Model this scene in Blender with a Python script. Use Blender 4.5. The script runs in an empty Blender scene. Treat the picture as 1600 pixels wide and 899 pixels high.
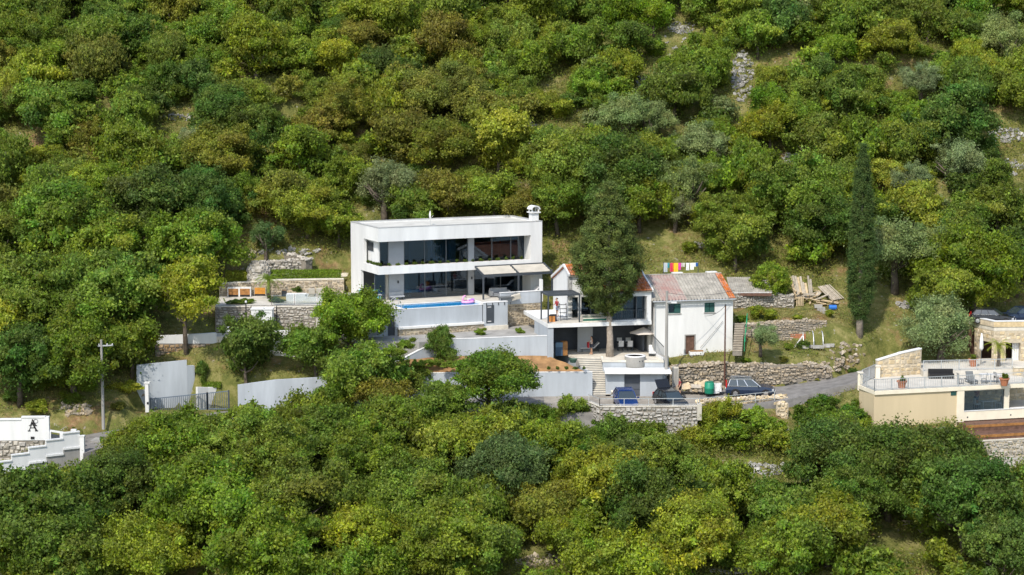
import bpy, math, random
import numpy as np
from mathutils import Vector, Matrix
sc = bpy.context.scene
C = sc.collection
R = math.radians
rnd = random.Random(7)

# ------------------------------------------------------------------ camera, sky, sun, exposure
CAMX, CAMY, CAMZ, PITCH, FPX = 0.0, -185.0, 24.3, R(7.0), 3111.1
cam_d = bpy.data.cameras.new('camera'); cam_d.lens = 70; cam_d.sensor_width = 36
cam_d.clip_start = 1; cam_d.clip_end = 6000
cam = bpy.data.objects.new('camera', cam_d); C.objects.link(cam)
cam.location = (CAMX, CAMY, CAMZ); cam.rotation_euler = (math.pi/2 - PITCH, 0, 0)
sc.camera = cam
SUN_EL, SUN_AZ = R(49), R(23)          # height, and angle to the left of straight behind the camera
to_sun = Vector((-math.sin(SUN_AZ)*math.cos(SUN_EL), -math.cos(SUN_AZ)*math.cos(SUN_EL), math.sin(SUN_EL)))
w = bpy.data.worlds.new('World'); sc.world = w; w.use_nodes = True
nt = w.node_tree; bg = nt.nodes['Background']
sky = nt.nodes.new('ShaderNodeTexSky'); sky.sky_type = 'NISHITA'; sky.sun_disc = False
sky.sun_elevation = SUN_EL; sky.sun_rotation = math.atan2(to_sun.x, to_sun.y)
sky.air_density = 1.3; sky.dust_density = 1.5
nt.links.new(sky.outputs[0], bg.inputs[0]); bg.inputs[1].default_value = 0.15
sun_d = bpy.data.lights.new('sun', 'SUN'); sun_d.energy = 2.9; sun_d.angle = R(0.55); sun_d.color = (1, 0.93, 0.82)
sun = bpy.data.objects.new('sun', sun_d); C.objects.link(sun); sun.location = (-60, -80, 90)
sun.rotation_euler = to_sun.to_track_quat('Z', 'Y').to_euler()
sc.view_settings.view_transform = 'Standard'; sc.view_settings.look = 'None'
sc.view_settings.exposure = 0.58; sc.view_settings.gamma = 1.0
sc.view_settings.use_curve_mapping = False
try:
    sc.cycles.max_bounces = 6; sc.cycles.diffuse_bounces = 3; sc.cycles.glossy_bounces = 3
    sc.cycles.transparent_max_bounces = 8; sc.cycles.transmission_bounces = 4
except Exception: pass

# ------------------------------------------------------------------ measuring: from the photograph's pixels to places
def ray(px, py):
    x = (px-800)/FPX; y = -(py-449.5)/FPX
    return Vector((x, math.cos(PITCH)+y*math.sin(PITCH), -math.sin(PITCH)+y*math.cos(PITCH)))
CAMV = Vector((CAMX, CAMY, CAMZ))
def at_z(px, py, z): d = ray(px, py); return CAMV + d*((z-CAMZ)/d.z)
def at_y(px, py, y): d = ray(px, py); return CAMV + d*((y-CAMY)/d.y)
def proj(p):
    q = Vector(p)-CAMV
    f = q.y*math.cos(PITCH)-q.z*math.sin(PITCH); u = q.y*math.sin(PITCH)+q.z*math.cos(PITCH)
    return 800+FPX*q.x/f, 449.5-FPX*u/f
class Frame:
    def __init__(s, ox, oy, deg):
        s.o = Vector((ox, oy, 0)); s.a = R(deg); s.ux = Vector((math.cos(s.a), math.sin(s.a), 0)); s.vx = Vector((-math.sin(s.a), math.cos(s.a), 0))
    def uz(s, px, py, v=0):
        d = ray(px, py); o = s.o+s.vx*v
        t = (o-CAMV).dot(s.vx)/d.dot(s.vx); p = CAMV+d*t
        return (p-s.o).dot(s.ux), p.z
    def vz(s, px, py, u=0):
        d = ray(px, py); o = s.o+s.ux*u
        t = (o-CAMV).dot(s.ux)/d.dot(s.ux); p = CAMV+d*t
        return (p-s.o).dot(s.vx), p.z
    def uv(s, px, py, z):
        p = at_z(px, py, z)-s.o; return p.dot(s.ux), p.dot(s.vx)
    def w(s, u, v, z): p = s.o+s.ux*u+s.vx*v; return Vector((p.x, p.y, z))
def Z1(x, y): return 530+x/3.909, 310+y/3.909
def Z2(x, y): return 830+x/3.747, 380+y/3.747
def Z3(x, y): return 330+x/4.493, 360+y/4.493
def Z4(x, y): return 580+x/4.211, 500+y/4.211
def Z5(x, y): return 900+x/4.211, 520+y/4.211
def Z6(x, y): return 1130+x/3.744, 380+y/3.746
def Z7(x, y): return 1300+x/3.1, 470+y/3.1
def Z8(x, y): return x/3.33, 500+y/3.33
def Z9(x, y): return 1480+x/4.492, 480+y/4.495
def Z10(x, y): return 340+x/6.42, 400+y/6.42
def Z11(x, y): return x/8.99, 640+y/8.99

# ------------------------------------------------------------------ materials
MATS = {}
def node(nt, t, **k):
    n = nt.nodes.new(t)
    for a, b in k.items(): setattr(n, a, b)
    return n
def mat(name, col, rough=0.8, var=0.12, scale=3.0, bump=0.0, metal=0.0, col2=None, island=0.0, streak=False, spec=0.3, detail=6):
    if name in MATS: return MATS[name]
    m = bpy.data.materials.new(name); m.use_nodes = True; MATS[name] = m
    nt = m.node_tree; b = nt.nodes['Principled BSDF']; L = nt.links.new
    b.inputs['Roughness'].default_value = rough; b.inputs['Metallic'].default_value = metal
    b.inputs['Specular IOR Level'].default_value = spec
    tc = node(nt, 'ShaderNodeTexCoord'); geo = node(nt, 'ShaderNodeNewGeometry')
    nz = node(nt, 'ShaderNodeTexNoise'); nz.inputs['Scale'].default_value = scale; nz.inputs['Detail'].default_value = detail
    nz.inputs['Roughness'].default_value = 0.65
    if streak:
        mp = node(nt, 'ShaderNodeMapping'); mp.inputs['Scale'].default_value = (1, 1, 0.16)
        L(tc.outputs['Object'], mp.inputs[0]); L(mp.outputs[0], nz.inputs['Vector'])
    else: L(tc.outputs['Object'], nz.inputs['Vector'])
    c2 = col2 or tuple(max(0, c*(1-var*2.2)) for c in col)
    c1 = col if col2 else tuple(min(1, c*(1+var*0.6)) for c in col)
    rp = node(nt, 'ShaderNodeValToRGB'); rp.color_ramp.elements[0].position = 0.32; rp.color_ramp.elements[1].position = 0.66
    rp.color_ramp.elements[0].color = (*c2, 1); rp.color_ramp.elements[1].color = (*c1, 1)
    L(nz.outputs['Fac'], rp.inputs[0]); out = rp.outputs[0]
    if island:
        mr = node(nt, 'ShaderNodeMapRange'); mr.inputs['To Min'].default_value = 1-island; mr.inputs['To Max'].default_value = 1+island*0.8
        L(geo.outputs['Random Per Island'], mr.inputs['Value'])
        hs = node(nt, 'ShaderNodeHueSaturation'); L(out, hs.inputs['Color']); L(mr.outputs[0], hs.inputs['Value'])
        mr2 = node(nt, 'ShaderNodeMath', operation='MULTIPLY'); mr2.inputs[1].default_value = 7.31
        L(geo.outputs['Random Per Island'], mr2.inputs[0])
        fr = node(nt, 'ShaderNodeMath', operation='FRACT'); L(mr2.outputs[0], fr.inputs[0])
        ms = node(nt, 'ShaderNodeMapRange'); ms.inputs['To Min'].default_value = 1-island; ms.inputs['To Max'].default_value = 1+island*.7
        L(fr.outputs[0], ms.inputs['Value']); L(ms.outputs[0], hs.inputs['Saturation'])
        out = hs.outputs[0]
    L(out, b.inputs['Base Color'])
    if bump:
        n2 = node(nt, 'ShaderNodeTexNoise'); n2.inputs['Scale'].default_value = scale*4; n2.inputs['Detail'].default_value = 4
        L(tc.outputs['Object'], n2.inputs['Vector'])
        bp = node(nt, 'ShaderNodeBump'); bp.inputs['Strength'].default_value = bump; bp.inputs['Distance'].default_value = 0.03
        L(n2.outputs['Fac'], bp.inputs['Height']); L(bp.outputs[0], b.inputs['Normal'])
    return m
def glass_mat(name, tint, gloss=0.22):
    if name in MATS: return MATS[name]
    m = bpy.data.materials.new(name); m.use_nodes = True; MATS[name] = m
    nt = m.node_tree; L = nt.links.new
    for n in list(nt.nodes):
        if n.type != 'OUTPUT_MATERIAL': nt.nodes.remove(n)
    out = [n for n in nt.nodes if n.type == 'OUTPUT_MATERIAL'][0]
    t = node(nt, 'ShaderNodeBsdfTransparent'); t.inputs[0].default_value = (*tint, 1)
    g = node(nt, 'ShaderNodeBsdfGlossy'); g.inputs['Roughness'].default_value = 0.03; g.inputs[0].default_value = (0.85, 0.93, 1, 1)
    fr = node(nt, 'ShaderNodeFresnel'); fr.inputs[0].default_value = 1.4
    ad = node(nt, 'ShaderNodeMath', operation='ADD'); ad.inputs[1].default_value = gloss; L(fr.outputs[0], ad.inputs[0])
    mx = node(nt, 'ShaderNodeMixShader'); L(ad.outputs[0], mx.inputs[0]); L(t.outputs[0], mx.inputs[1]); L(g.outputs[0], mx.inputs[2])
    L(mx.outputs[0], out.inputs['Surface'])
    return m
def leaf_mat(name, rough=0.55, trans=0.3, per_leaf=False):
    """foliage: the tree's own tint (object colour) with random tones per clump and leaf, partly painted-in light and dark"""
    if name in MATS: return MATS[name]
    m = bpy.data.materials.new(name); m.use_nodes = True; MATS[name] = m
    nt = m.node_tree; L = nt.links.new; b = nt.nodes['Principled BSDF']
    out = [n for n in nt.nodes if n.type == 'OUTPUT_MATERIAL'][0]
    oi = node(nt, 'ShaderNodeObjectInfo') if not per_leaf else node(nt, 'ShaderNodeAttribute', attribute_name='tint'); at = node(nt, 'ShaderNodeAttribute', attribute_name='tone')
    sp = node(nt, 'ShaderNodeSeparateXYZ'); L(at.outputs['Vector'], sp.inputs[0])
    hs = node(nt, 'ShaderNodeHueSaturation'); L(oi.outputs['Color'], hs.inputs['Color'])
    L(sp.outputs[0], hs.inputs['Value']); L(sp.outputs[1], hs.inputs['Hue']); L(sp.outputs[2], hs.inputs['Saturation'])
    b.inputs['Roughness'].default_value = rough; b.inputs['Specular IOR Level'].default_value = 0.22
    L(hs.outputs[0], b.inputs['Base Color'])
    tr = node(nt, 'ShaderNodeBsdfTranslucent')
    h2 = node(nt, 'ShaderNodeHueSaturation'); L(hs.outputs[0], h2.inputs['Color']); h2.inputs['Hue'].default_value = 0.495; h2.inputs['Value'].default_value = 1.35
    L(h2.outputs[0], tr.inputs[0])
    mx = node(nt, 'ShaderNodeMixShader'); mx.inputs[0].default_value = trans
    L(b.outputs[0], mx.inputs[1]); L(tr.outputs[0], mx.inputs[2]); L(mx.outputs[0], out.inputs['Surface'])
    return m
M = {}
M['white'] = mat('white_render', (0.68, 0.685, 0.68), 0.85, 0.075, 0.6, 0.05, streak=True)
M['white_old'] = mat('limewash', (0.68, 0.68, 0.665), 0.9, 0.05, 1.3, 0.3, streak=True)
M['grey'] = mat('grey_render', (0.40, 0.435, 0.475), 0.85, 0.1, 0.6, 0.06, streak=True)
M['greyd'] = mat('grey_panel', (0.36, 0.38, 0.41), 0.8, 0.06, 0.8, 0.04)
M['anth'] = mat('anthracite', (0.055, 0.065, 0.078), 0.5, 0.08, 2, 0)
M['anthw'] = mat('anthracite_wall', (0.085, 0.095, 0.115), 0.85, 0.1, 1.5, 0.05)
M['frame'] = mat('window_frame', (0.10, 0.115, 0.13), 0.45, 0.05, 2, 0)
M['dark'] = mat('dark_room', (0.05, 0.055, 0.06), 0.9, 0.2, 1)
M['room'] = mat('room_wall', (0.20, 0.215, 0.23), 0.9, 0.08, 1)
M['floor'] = mat('stone_floor', (0.56, 0.53, 0.47), 0.7, 0.09, 0.9, 0.03)
M['paving'] = mat('cream_paving', (0.62, 0.58, 0.50), 0.8, 0.1, 1.4, 0.05)
M['membrane'] = mat('roof_membrane', (0.54, 0.53, 0.49), 0.9, 0.09, 0.7)
M['fabric'] = mat('cream_canvas', (0.46, 0.43, 0.37), 0.9, 0.08, 1)
M['glass'] = glass_mat('window_glass', (0.34, 0.46, 0.55), 0.035)
M['glass2'] = glass_mat('clear_glass', (0.80, 0.83, 0.83), 0.02)
M['asphalt'] = mat('asphalt', (0.21, 0.20, 0.19), 0.9, 0.16, 1.2, 0.1)
M['concrete'] = mat('concrete', (0.33, 0.32, 0.30), 0.9, 0.14, 1.1, 0.15, streak=True)
M['wood'] = mat('warm_wood', (0.36, 0.17, 0.055), 0.6, 0.2, 3)
M['woodbr'] = mat('brown_wood', (0.15, 0.082, 0.058), 0.7, 0.2, 3)
M['timber'] = mat('raw_timber', (0.52, 0.39, 0.22), 0.85, 0.15, 4, 0, island=0.25)
M['timbergrey'] = mat('weathered_timber', (0.44, 0.39, 0.32), 0.9, 0.15, 4)
M['stones'] = mat('limestone', (0.43, 0.40, 0.35), 0.95, 0.16, 2.5, 0.4, island=0.34)
M['stones_warm'] = mat('limestone_warm', (0.38, 0.32, 0.24), 0.95, 0.18, 2.5, 0.4, island=0.28)
M['stones_rust'] = mat('limestone_rust', (0.40, 0.29, 0.18), 0.95, 0.2, 2.5, 0.4, island=0.4)
M['stones_clad'] = mat('stone_cladding', (0.60, 0.49, 0.33), 0.9, 0.15, 2, 0.25, island=0.26)
M['stones_white'] = mat('pale_scree', (0.36, 0.35, 0.33), 0.95, 0.16, 2, 0.3, island=0.3)
M['mortar'] = mat('mortar', (0.24, 0.215, 0.18), 0.95, 0.15, 3)
M['mortar_l'] = mat('pale_mortar', (0.50, 0.43, 0.32), 0.95, 0.12, 3)
M['soil'] = mat('red_soil', (0.33, 0.19, 0.085), 0.95, 0.22, 1.2, 0.5)
M['yellow'] = mat('yellow_render', (0.58, 0.475, 0.31), 0.9, 0.05, 0.4, 0.08, streak=True)
M['cream'] = mat('cream_render', (0.76, 0.69, 0.55), 0.85, 0.05, 0.9)
M['tile'] = mat('clay_tile', (0.47, 0.17, 0.07), 0.85, 0.16, 1.6, 0.2, island=0.22)
M['corr'] = mat('fibre_cement', (0.34, 0.32, 0.28), 0.95, 0.2, 1.3, 0.2)
M['corr_red'] = mat('rusty_sheet', (0.30, 0.185, 0.165), 0.85, 0.2, 1.1, 0.1, col2=(0.33, 0.30, 0.27))
M['metal'] = mat('galvanised', (0.50, 0.52, 0.53), 0.45, 0.06, 3, 0, metal=0.4)
M['metald'] = mat('dark_metal', (0.07, 0.075, 0.08), 0.5, 0.06, 3)
M['green_m'] = mat('green_paint', (0.02, 0.30, 0.14), 0.5, 0.08, 3)
M['shutter'] = mat('green_shutter', (0.025, 0.085, 0.075), 0.6, 0.1, 5)
M['bark'] = mat('bark', (0.13, 0.105, 0.08), 0.95, 0.3, 3, 0.6)
M['bark_l'] = mat('pale_bark', (0.34, 0.29, 0.24), 0.95, 0.22, 3, 0.5)
M['terracotta'] = mat('terracotta', (0.42, 0.17, 0.09), 0.8, 0.1, 4)
M['black'] = mat('black_plastic', (0.018, 0.018, 0.02), 0.5, 0.05, 3)
M['plastic_w'] = mat('white_plastic', (0.66, 0.66, 0.66), 0.5, 0.04, 3)
M['rubber'] = mat('rubber', (0.018, 0.018, 0.018), 0.8, 0.1, 6)
def solid(name, col, rough=0.6, metal=0.0): return mat('paint_'+name, col, rough, 0.06, 3, 0, metal)

# ------------------------------------------------------------------ things, parts, meshes
def tag(o, label=None, cat=None, group=None, kind=None):
    if label: o['label'] = label
    if cat: o['category'] = cat
    if group: o['group'] = group
    if kind: o['kind'] = kind
    return o
class Thing:
    def __init__(s, name, label, cat, frame=None, z=0.0, loc=None, rot=0.0, group=None, kind=None):
        s.r = bpy.data.objects.new(name, None); C.objects.link(s.r); s.r.empty_display_size = 0.3
        if frame is not None: s.r.location = (frame.o.x, frame.o.y, z); s.r.rotation_euler = (0, 0, frame.a); s.off = Vector((0, 0, -z))
        elif loc is not None: s.r.location = loc; s.r.rotation_euler = (0, 0, rot); s.off = Vector((0, 0, 0))
        else: s.r.location = (0, 0, 0); s.off = Vector((0, 0, 0))
        tag(s.r, label, cat, group, kind)
    def center(s, p):
        """put the Empty at a world point while the parts keep world coordinates"""
        s.r.location = p; s.off = -Vector(p); return s
class MB:
    def __init__(s): s.v = []; s.f = []
    def add(s, vs, fs):
        n = len(s.v); s.v += [tuple(p) for p in vs]; s.f += [tuple(i+n for i in f) for f in fs]; return s
    def box(s, x0, x1, y0, y1, z0, z1):
        return s.add([(x0,y0,z0),(x1,y0,z0),(x1,y1,z0),(x0,y1,z0),(x0,y0,z1),(x1,y0,z1),(x1,y1,z1),(x0,y1,z1)],
            [(3,2,1,0),(4,5,6,7),(0,1,5,4),(1,2,6,5),(2,3,7,6),(3,0,4,7)])
    def obox(s, c, ax, ay, az):
        """box from a centre and three half axes"""
        c, ax, ay, az = map(Vector, (c, ax, ay, az)); P = []
        for k in (-1, 1):
            for i, j in ((-1,-1),(1,-1),(1,1),(-1,1)): P.append(c+ax*i+ay*j+az*k)
        return s.add(P, [(3,2,1,0),(4,5,6,7),(0,1,5,4),(1,2,6,5),(2,3,7,6),(3,0,4,7)])
    def beam(s, a, b, w, h=None, up=(0,0,1)):
        a, b = Vector(a), Vector(b); d = b-a; h = h or w
        if d.length < 1e-6: return s
        x = d.normalized(); u = Vector(up)
        if abs(x.dot(u)) > 0.98: u = Vector((0, 1, 0))
        y = u.cross(x).normalized(); z = x.cross(y)
        return s.obox((a+b)/2, d/2, y*w/2, z*h/2)
    def prism(s, poly, z0, z1):
        """vertical prism; z0, z1 numbers or one value per corner"""
        n = len(poly)
        a = sum(poly[i][0]*poly[(i+1)%n][1]-poly[(i+1)%n][0]*poly[i][1] for i in range(n))
        idx = list(range(n)) if a > 0 else list(range(n))[::-1]
        g = lambda z, i: z[i] if hasattr(z, '__len__') else z
        vs = [(poly[i][0], poly[i][1], g(z0, i)) for i in idx]+[(poly[i][0], poly[i][1], g(z1, i)) for i in idx]
        fs = [tuple(range(n))[::-1], tuple(range(n, 2*n))]+[(i, (i+1)%n, n+(i+1)%n, n+i) for i in range(n)]
        return s.add(vs, fs)
    def tube(s, pts, r, n=6, cap=True):
        pts = [Vector(p) for p in pts]; m = len(pts); vs = []; fs = []
        rr = r if hasattr(r, '__len__') else [r]*m
        t = (pts[1]-pts[0]).normalized(); a = t.orthogonal().normalized()
        for i, p in enumerate(pts):
            t = (pts[min(i+1, m-1)]-pts[max(i-1, 0)]).normalized()
            a = (a-t*a.dot(t)).normalized(); b = t.cross(a)
            for k in range(n):
                q = 2*math.pi*k/n; vs.append(p+(a*math.cos(q)+b*math.sin(q))*rr[i])
        for i in range(m-1):
            for k in range(n): fs.append((i*n+k, i*n+(k+1)%n, (i+1)*n+(k+1)%n, (i+1)*n+k))
        if cap: fs += [tuple(range(n))[::-1], tuple((m-1)*n+k for k in range(n))]
        return s.add(vs, fs)
    def lathe(s, prof, c=(0,0,0), n=16):
        vs = []; fs = []; m = len(prof)
        for r, z in prof:
            for k in range(n): q = 2*math.pi*k/n; vs.append((c[0]+r*math.cos(q), c[1]+r*math.sin(q), c[2]+z))
        for i in range(m-1):
            for k in range(n): fs.append((i*n+k, i*n+(k+1)%n, (i+1)*n+(k+1)%n, (i+1)*n+k))
        fs += [tuple(range(n))[::-1], tuple((m-1)*n+k for k in range(n))]
        return s.add(vs, fs)
    def blob(s, c, rx, ry, rz, seed=0, j=0.2, rot=False):
        """small irregular 8-corner stone"""
        q = random.Random(seed); vs = []
        for k in (-1, 1):
            for i, jj in ((-1,-1),(1,-1),(1,1),(-1,1)):
                vs.append((rx*i*(1+q.uniform(-j, j)), ry*jj*(1+q.uniform(-j, j)), rz*k*(1+q.uniform(-j, j))))
        rm = Matrix.Rotation(q.uniform(0, 6.28), 3, 'Z') @ Matrix.Rotation(q.uniform(-.6, .6), 3, 'X') @ Matrix.Rotation(q.uniform(-.6, .6), 3, 'Y') if rot else Matrix.Identity(3)
        vs = [rm @ Vector(p)+Vector(c) for p in vs]
        return s.add(vs, [(3,2,1,0),(4,5,6,7),(0,1,5,4),(1,2,6,5),(2,3,7,6),(3,0,4,7)])
    def mesh(s, name, m, off=(0,0,0), smooth=False):
        me = bpy.data.meshes.new(name)
        o = Vector(off); me.from_pydata([tuple(Vector(p)+o) for p in s.v], [], s.f)
        me.materials.append(M[m] if isinstance(m, str) else m)
        if smooth: me.polygons.foreach_set('use_smooth', [True]*len(me.polygons))
        me.update(); return me
    def part(s, name, m, th, parent=None, smooth=False, label=None, kind=None):
        o = bpy.data.objects.new(name, s.mesh(name, m, th.off, smooth)); C.objects.link(o)
        o.parent = parent or th.r
        if label: o['label'] = label
        if kind: o['kind'] = kind
        return o
    def top(s, name, m, label=None, cat=None, group=None, kind=None, smooth=False, origin=None):
        org = Vector(origin) if origin is not None else Vector((0, 0, 0))
        o = bpy.data.objects.new(name, s.mesh(name, m, -org, smooth)); C.objects.link(o); o.location = org
        return tag(o, label, cat, group, kind)
def B(*a): return MB().box(*a)
def copy_tree(o, parent=None):
    c = o.copy(); C.objects.link(c); c.parent = parent
    for ch in list(o.children): copy_tree(ch, c)
    return c
# ------------------------------------------------------------------ the hillside
COLS = [
 (-70, [(-90,-42),(-70,-32),(-40,-20),(-24,-12.5),(-19,-10.2),(-15.5,-10.1),(-12,-7.5),(0,-2),(10,4),(30,16),(55,31),(130,72)]),
 (-38, [(-90,-42),(-70,-32),(-40,-20),(-26,-13.0),(-20.5,-9.9),(-15.5,-9.6),(-13,-7.6),(-5,-4.2),(3,0),(12,4.5),(30,15.5),(55,31),(130,72)]),
 (-28, [(-90,-42),(-70,-32),(-40,-19.5),(-24,-12),(-17.5,-8.5),(-12,-8.3),(-11,-7.8),(-6,-4.3),(-2,-1.9),(3,-.5),(7,-.1),(8,2.0),(12,3.8),(30,14.8),(55,30.5),(130,72)]),
 (-13, [(-90,-42),(-70,-32),(-40,-19.5),(-24,-12.5),(-17,-9),(-13,-7.6),(-11,-7.3),(-9.5,-5.4),(-5,-4.7),(-2,-2.9),(3,-1),(8,.3),(12,2.8),(30,14),(55,30),(130,72)]),
 (4, [(-90,-42),(-70,-32),(-40,-19),(-24,-12.5),(-15.9,-9.8),(-14.8,-7.6),(-9,-7.4),(-4,-5.2),(0,-4),(4,-2.0),(8,.3),(12,2.2),(30,14),(55,30),(130,72)]),
 (20, [(-90,-42),(-70,-32),(-40,-19),(-24,-12.5),(-15.6,-9.5),(-14.5,-7.5),(-9.5,-7.2),(-6.7,-7.0),(-6.0,-4.5),(-3,-3.9),(0,-2.4),(4,-.6),(8,1.2),(12,3),(30,14),(55,30),(130,72)]),
 (27, [(-90,-42),(-70,-32),(-40,-19),(-24,-12.2),(-14,-9.4),(-11,-7.4),(-9.8,-6.9),(-5.4,-6.5),(-4.7,-4.6),(-2,-3.9),(-.3,-3.5),(.2,-1.5),(5,-.9),(9,1),(13,3.2),(30,14),(55,30),(130,72)]),
 (36, [(-90,-42),(-70,-32),(-40,-18.5),(-24,-12.0),(-17,-9.0),(-14,-8.6),(-10,-6.5),(-7,-6.0),(-3.5,-5.5),(-1,-4.3),(4,-1.6),(9,1),(14,3.6),(30,14),(55,30),(130,72)]),
 (48, [(-90,-42),(-70,-32),(-40,-18.5),(-24,-12.4),(-17,-9.4),(-13,-8.5),(-8,-6.3),(-3,-5.8),(2,-2.3),(8,-2.0),(10,0.5),(14,3.2),(30,14),(55,30),(130,72)]),
 (75, [(-90,-42),(-70,-32),(-40,-18.5),(-24,-12.8),(-17,-10.5),(-13,-8.6),(-8,-6.3),(-3,-5.8),(2,-2.3),(8,-2.0),(10,0.5),(14,3.2),(30,14),(55,30),(130,72)]),
]
_cx = np.array([c[0] for c in COLS], float)
def vnoise(x, y, s, seed=0):
    x = np.asarray(x, float)/s; y = np.asarray(y, float)/s
    xi = np.floor(x); yi = np.floor(y); fx = x-xi; fy = y-yi
    fx = fx*fx*(3-2*fx); fy = fy*fy*(3-2*fy)
    def h(a, b): q = np.sin(a*127.1+b*311.7+seed*74.7)*43758.5453; return q-np.floor(q)
    return (h(xi,yi)*(1-fx)+h(xi+1,yi)*fx)*(1-fy)+(h(xi,yi+1)*(1-fx)+h(xi+1,yi+1)*fx)*fy
def hz(x, y):
    x = np.asarray(x, float); y = np.asarray(y, float); x, y = np.broadcast_arrays(x, y)
    zs = np.stack([np.interp(y, [p[0] for p in c[1]], [p[1] for p in c[1]]) for c in COLS])
    xc = np.clip(x, _cx[0], _cx[-1]); i = np.clip(np.searchsorted(_cx, xc, side='right')-1, 0, len(_cx)-2)
    t = (xc-_cx[i])/(_cx[i+1]-_cx[i]); t = t*t*(3-2*t)
    z0 = np.take_along_axis(zs, i[None], 0)[0]; z1 = np.take_along_axis(zs, (i+1)[None], 0)[0]
    z = z0*(1-t)+z1*t
    wild = np.clip((y-11)/10, 0, 1)+np.clip((-19-y)/6, 0, 1)
    n = (vnoise(x, y, 9, 1)-.5)*2.4+(vnoise(x, y, 3.5, 2)-.5)*0.9
    # old terraces on the hill: risers of about a metre
    st = ((z+n*.8)/2.6); st = (np.floor(st)+np.clip((st-np.floor(st))*2.4-0.7, 0, 1))*2.6-(z+n*.8)
    return z+wild*(n+0.45*st)+(1-np.clip(wild, 0, 1))*(vnoise(x, y, 2.2, 3)-.5)*0.16
def fast_h(x, y):
    """height read off the finished hillside grid"""
    x = (np.asarray(x, float)+75)/.75; y = (np.asarray(y, float)+80)/.75; n, k = GRID.shape
    i = np.clip(np.floor(x).astype(int), 0, k-2); j = np.clip(np.floor(y).astype(int), 0, n-2); fx = np.clip(x-i, 0, 1); fy = np.clip(y-j, 0, 1)
    return (GRID[j, i]*(1-fx)+GRID[j, i+1]*fx)*(1-fy)+(GRID[j+1, i]*(1-fx)+GRID[j+1, i+1]*fx)*fy
def H(x, y): return float(fast_h(x, y))
def ground_at(px, py, lift=0.0, t0=120.0, t1=330.0):
    """where the line of sight meets the hillside (raised by lift)"""
    d = ray(px, py)
    for n in (400, 60):
        t = np.linspace(t0, t1, n); hit = CAMZ+d.z*t <= fast_h(CAMX+d.x*t, CAMY+d.y*t)+lift
        if not hit.any(): return None
        k = int(np.argmax(hit)); t0, t1 = t[max(k-1, 0)], t[k]
    p = CAMV+d*t1; return Vector((p.x, p.y, H(p.x, p.y)))
def grid_mesh(name, xs, ys, fz, m):
    X, Y = np.meshgrid(xs, ys); Zz = fz(X, Y); n, k = len(ys), len(xs)
    v = np.stack([X, Y, Zz], -1).reshape(-1, 3); I = np.arange(n*k).reshape(n, k)
    q = np.stack([I[:-1,:-1], I[:-1,1:], I[1:,1:], I[1:,:-1]], -1).reshape(-1, 4)
    me = bpy.data.meshes.new(name); big_mesh(me, v, q); me.materials.append(m)
    me.polygons.foreach_set('use_smooth', [True]*len(me.polygons)); return me
def big_mesh(me, v, q):
    k = q.shape[1]
    me.vertices.add(len(v)); me.vertices.foreach_set('co', np.ascontiguousarray(v, dtype=np.float32).ravel())
    me.loops.add(q.size); me.loops.foreach_set('vertex_index', np.ascontiguousarray(q, dtype=np.int32).ravel())
    me.polygons.add(len(q)); me.polygons.foreach_set('loop_start', np.arange(0, q.size, k, dtype=np.int32))
    me.polygons.foreach_set('loop_total', np.full(len(q), k, dtype=np.int32)) if bpy.app.version < (4, 1) else None
    me.update(calc_edges=True)
def ground_material():
    m = bpy.data.materials.new('hillside'); m.use_nodes = True; nt = m.node_tree; L = nt.links.new
    b = nt.nodes['Principled BSDF']; b.inputs['Roughness'].default_value = 0.95; b.inputs['Specular IOR Level'].default_value = 0.1
    tc = node(nt, 'ShaderNodeTexCoord')
    def nz(s, d=6):
        n = node(nt, 'ShaderNodeTexNoise'); n.inputs['Scale'].default_value = s; n.inputs['Detail'].default_value = d; n.inputs['Roughness'].default_value = .7
        L(tc.outputs['Object'], n.inputs['Vector']); return n.outputs['Fac']
    def ramp(f, *st):
        r = node(nt, 'ShaderNodeValToRGB'); e = r.color_ramp.elements
        while len(e) < len(st): e.new(0.5)
        for i, (p, c) in enumerate(st): e[i].position = p; e[i].color = (*c, 1)
        L(f, r.inputs[0]); return r.outputs[0]
    def mix(f, a, c):
        x = node(nt, 'ShaderNodeMix', data_type='RGBA'); L(f, x.inputs[0]); L(a, x.inputs[6]); L(c, x.inputs[7]); return x.outputs[2]
    grass = ramp(nz(0.9), (.30, (.065, .085, .022)), (.5, (.15, .155, .045)), (.68, (.27, .24, .10)))
    soil = ramp(nz(2.2), (.3, (.13, .085, .05)), (.55, (.27, .165, .085)), (.75, (.36, .28, .18)))
    f = ramp(nz(0.28), (.55, (0, 0, 0)), (.68, (1, 1, 1)))
    c = mix(f, grass, soil)
    rock = ramp(nz(1.6), (.62, (0, 0, 0)), (.68, (1, 1, 1)))
    rc = ramp(nz(5), (.3, (.22, .20, .18)), (.7, (.42, .40, .37)))
    L(mix(rock, c, rc), b.inputs['Base Color'])
    bp = node(nt, 'ShaderNodeBump'); bp.inputs['Strength'].default_value = .9; bp.inputs['Distance'].default_value = .25
    L(nz(3.5, 8), bp.inputs['Height']); L(bp.outputs[0], b.inputs['Normal'])
    return m
M['ground'] = ground_material()
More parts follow.
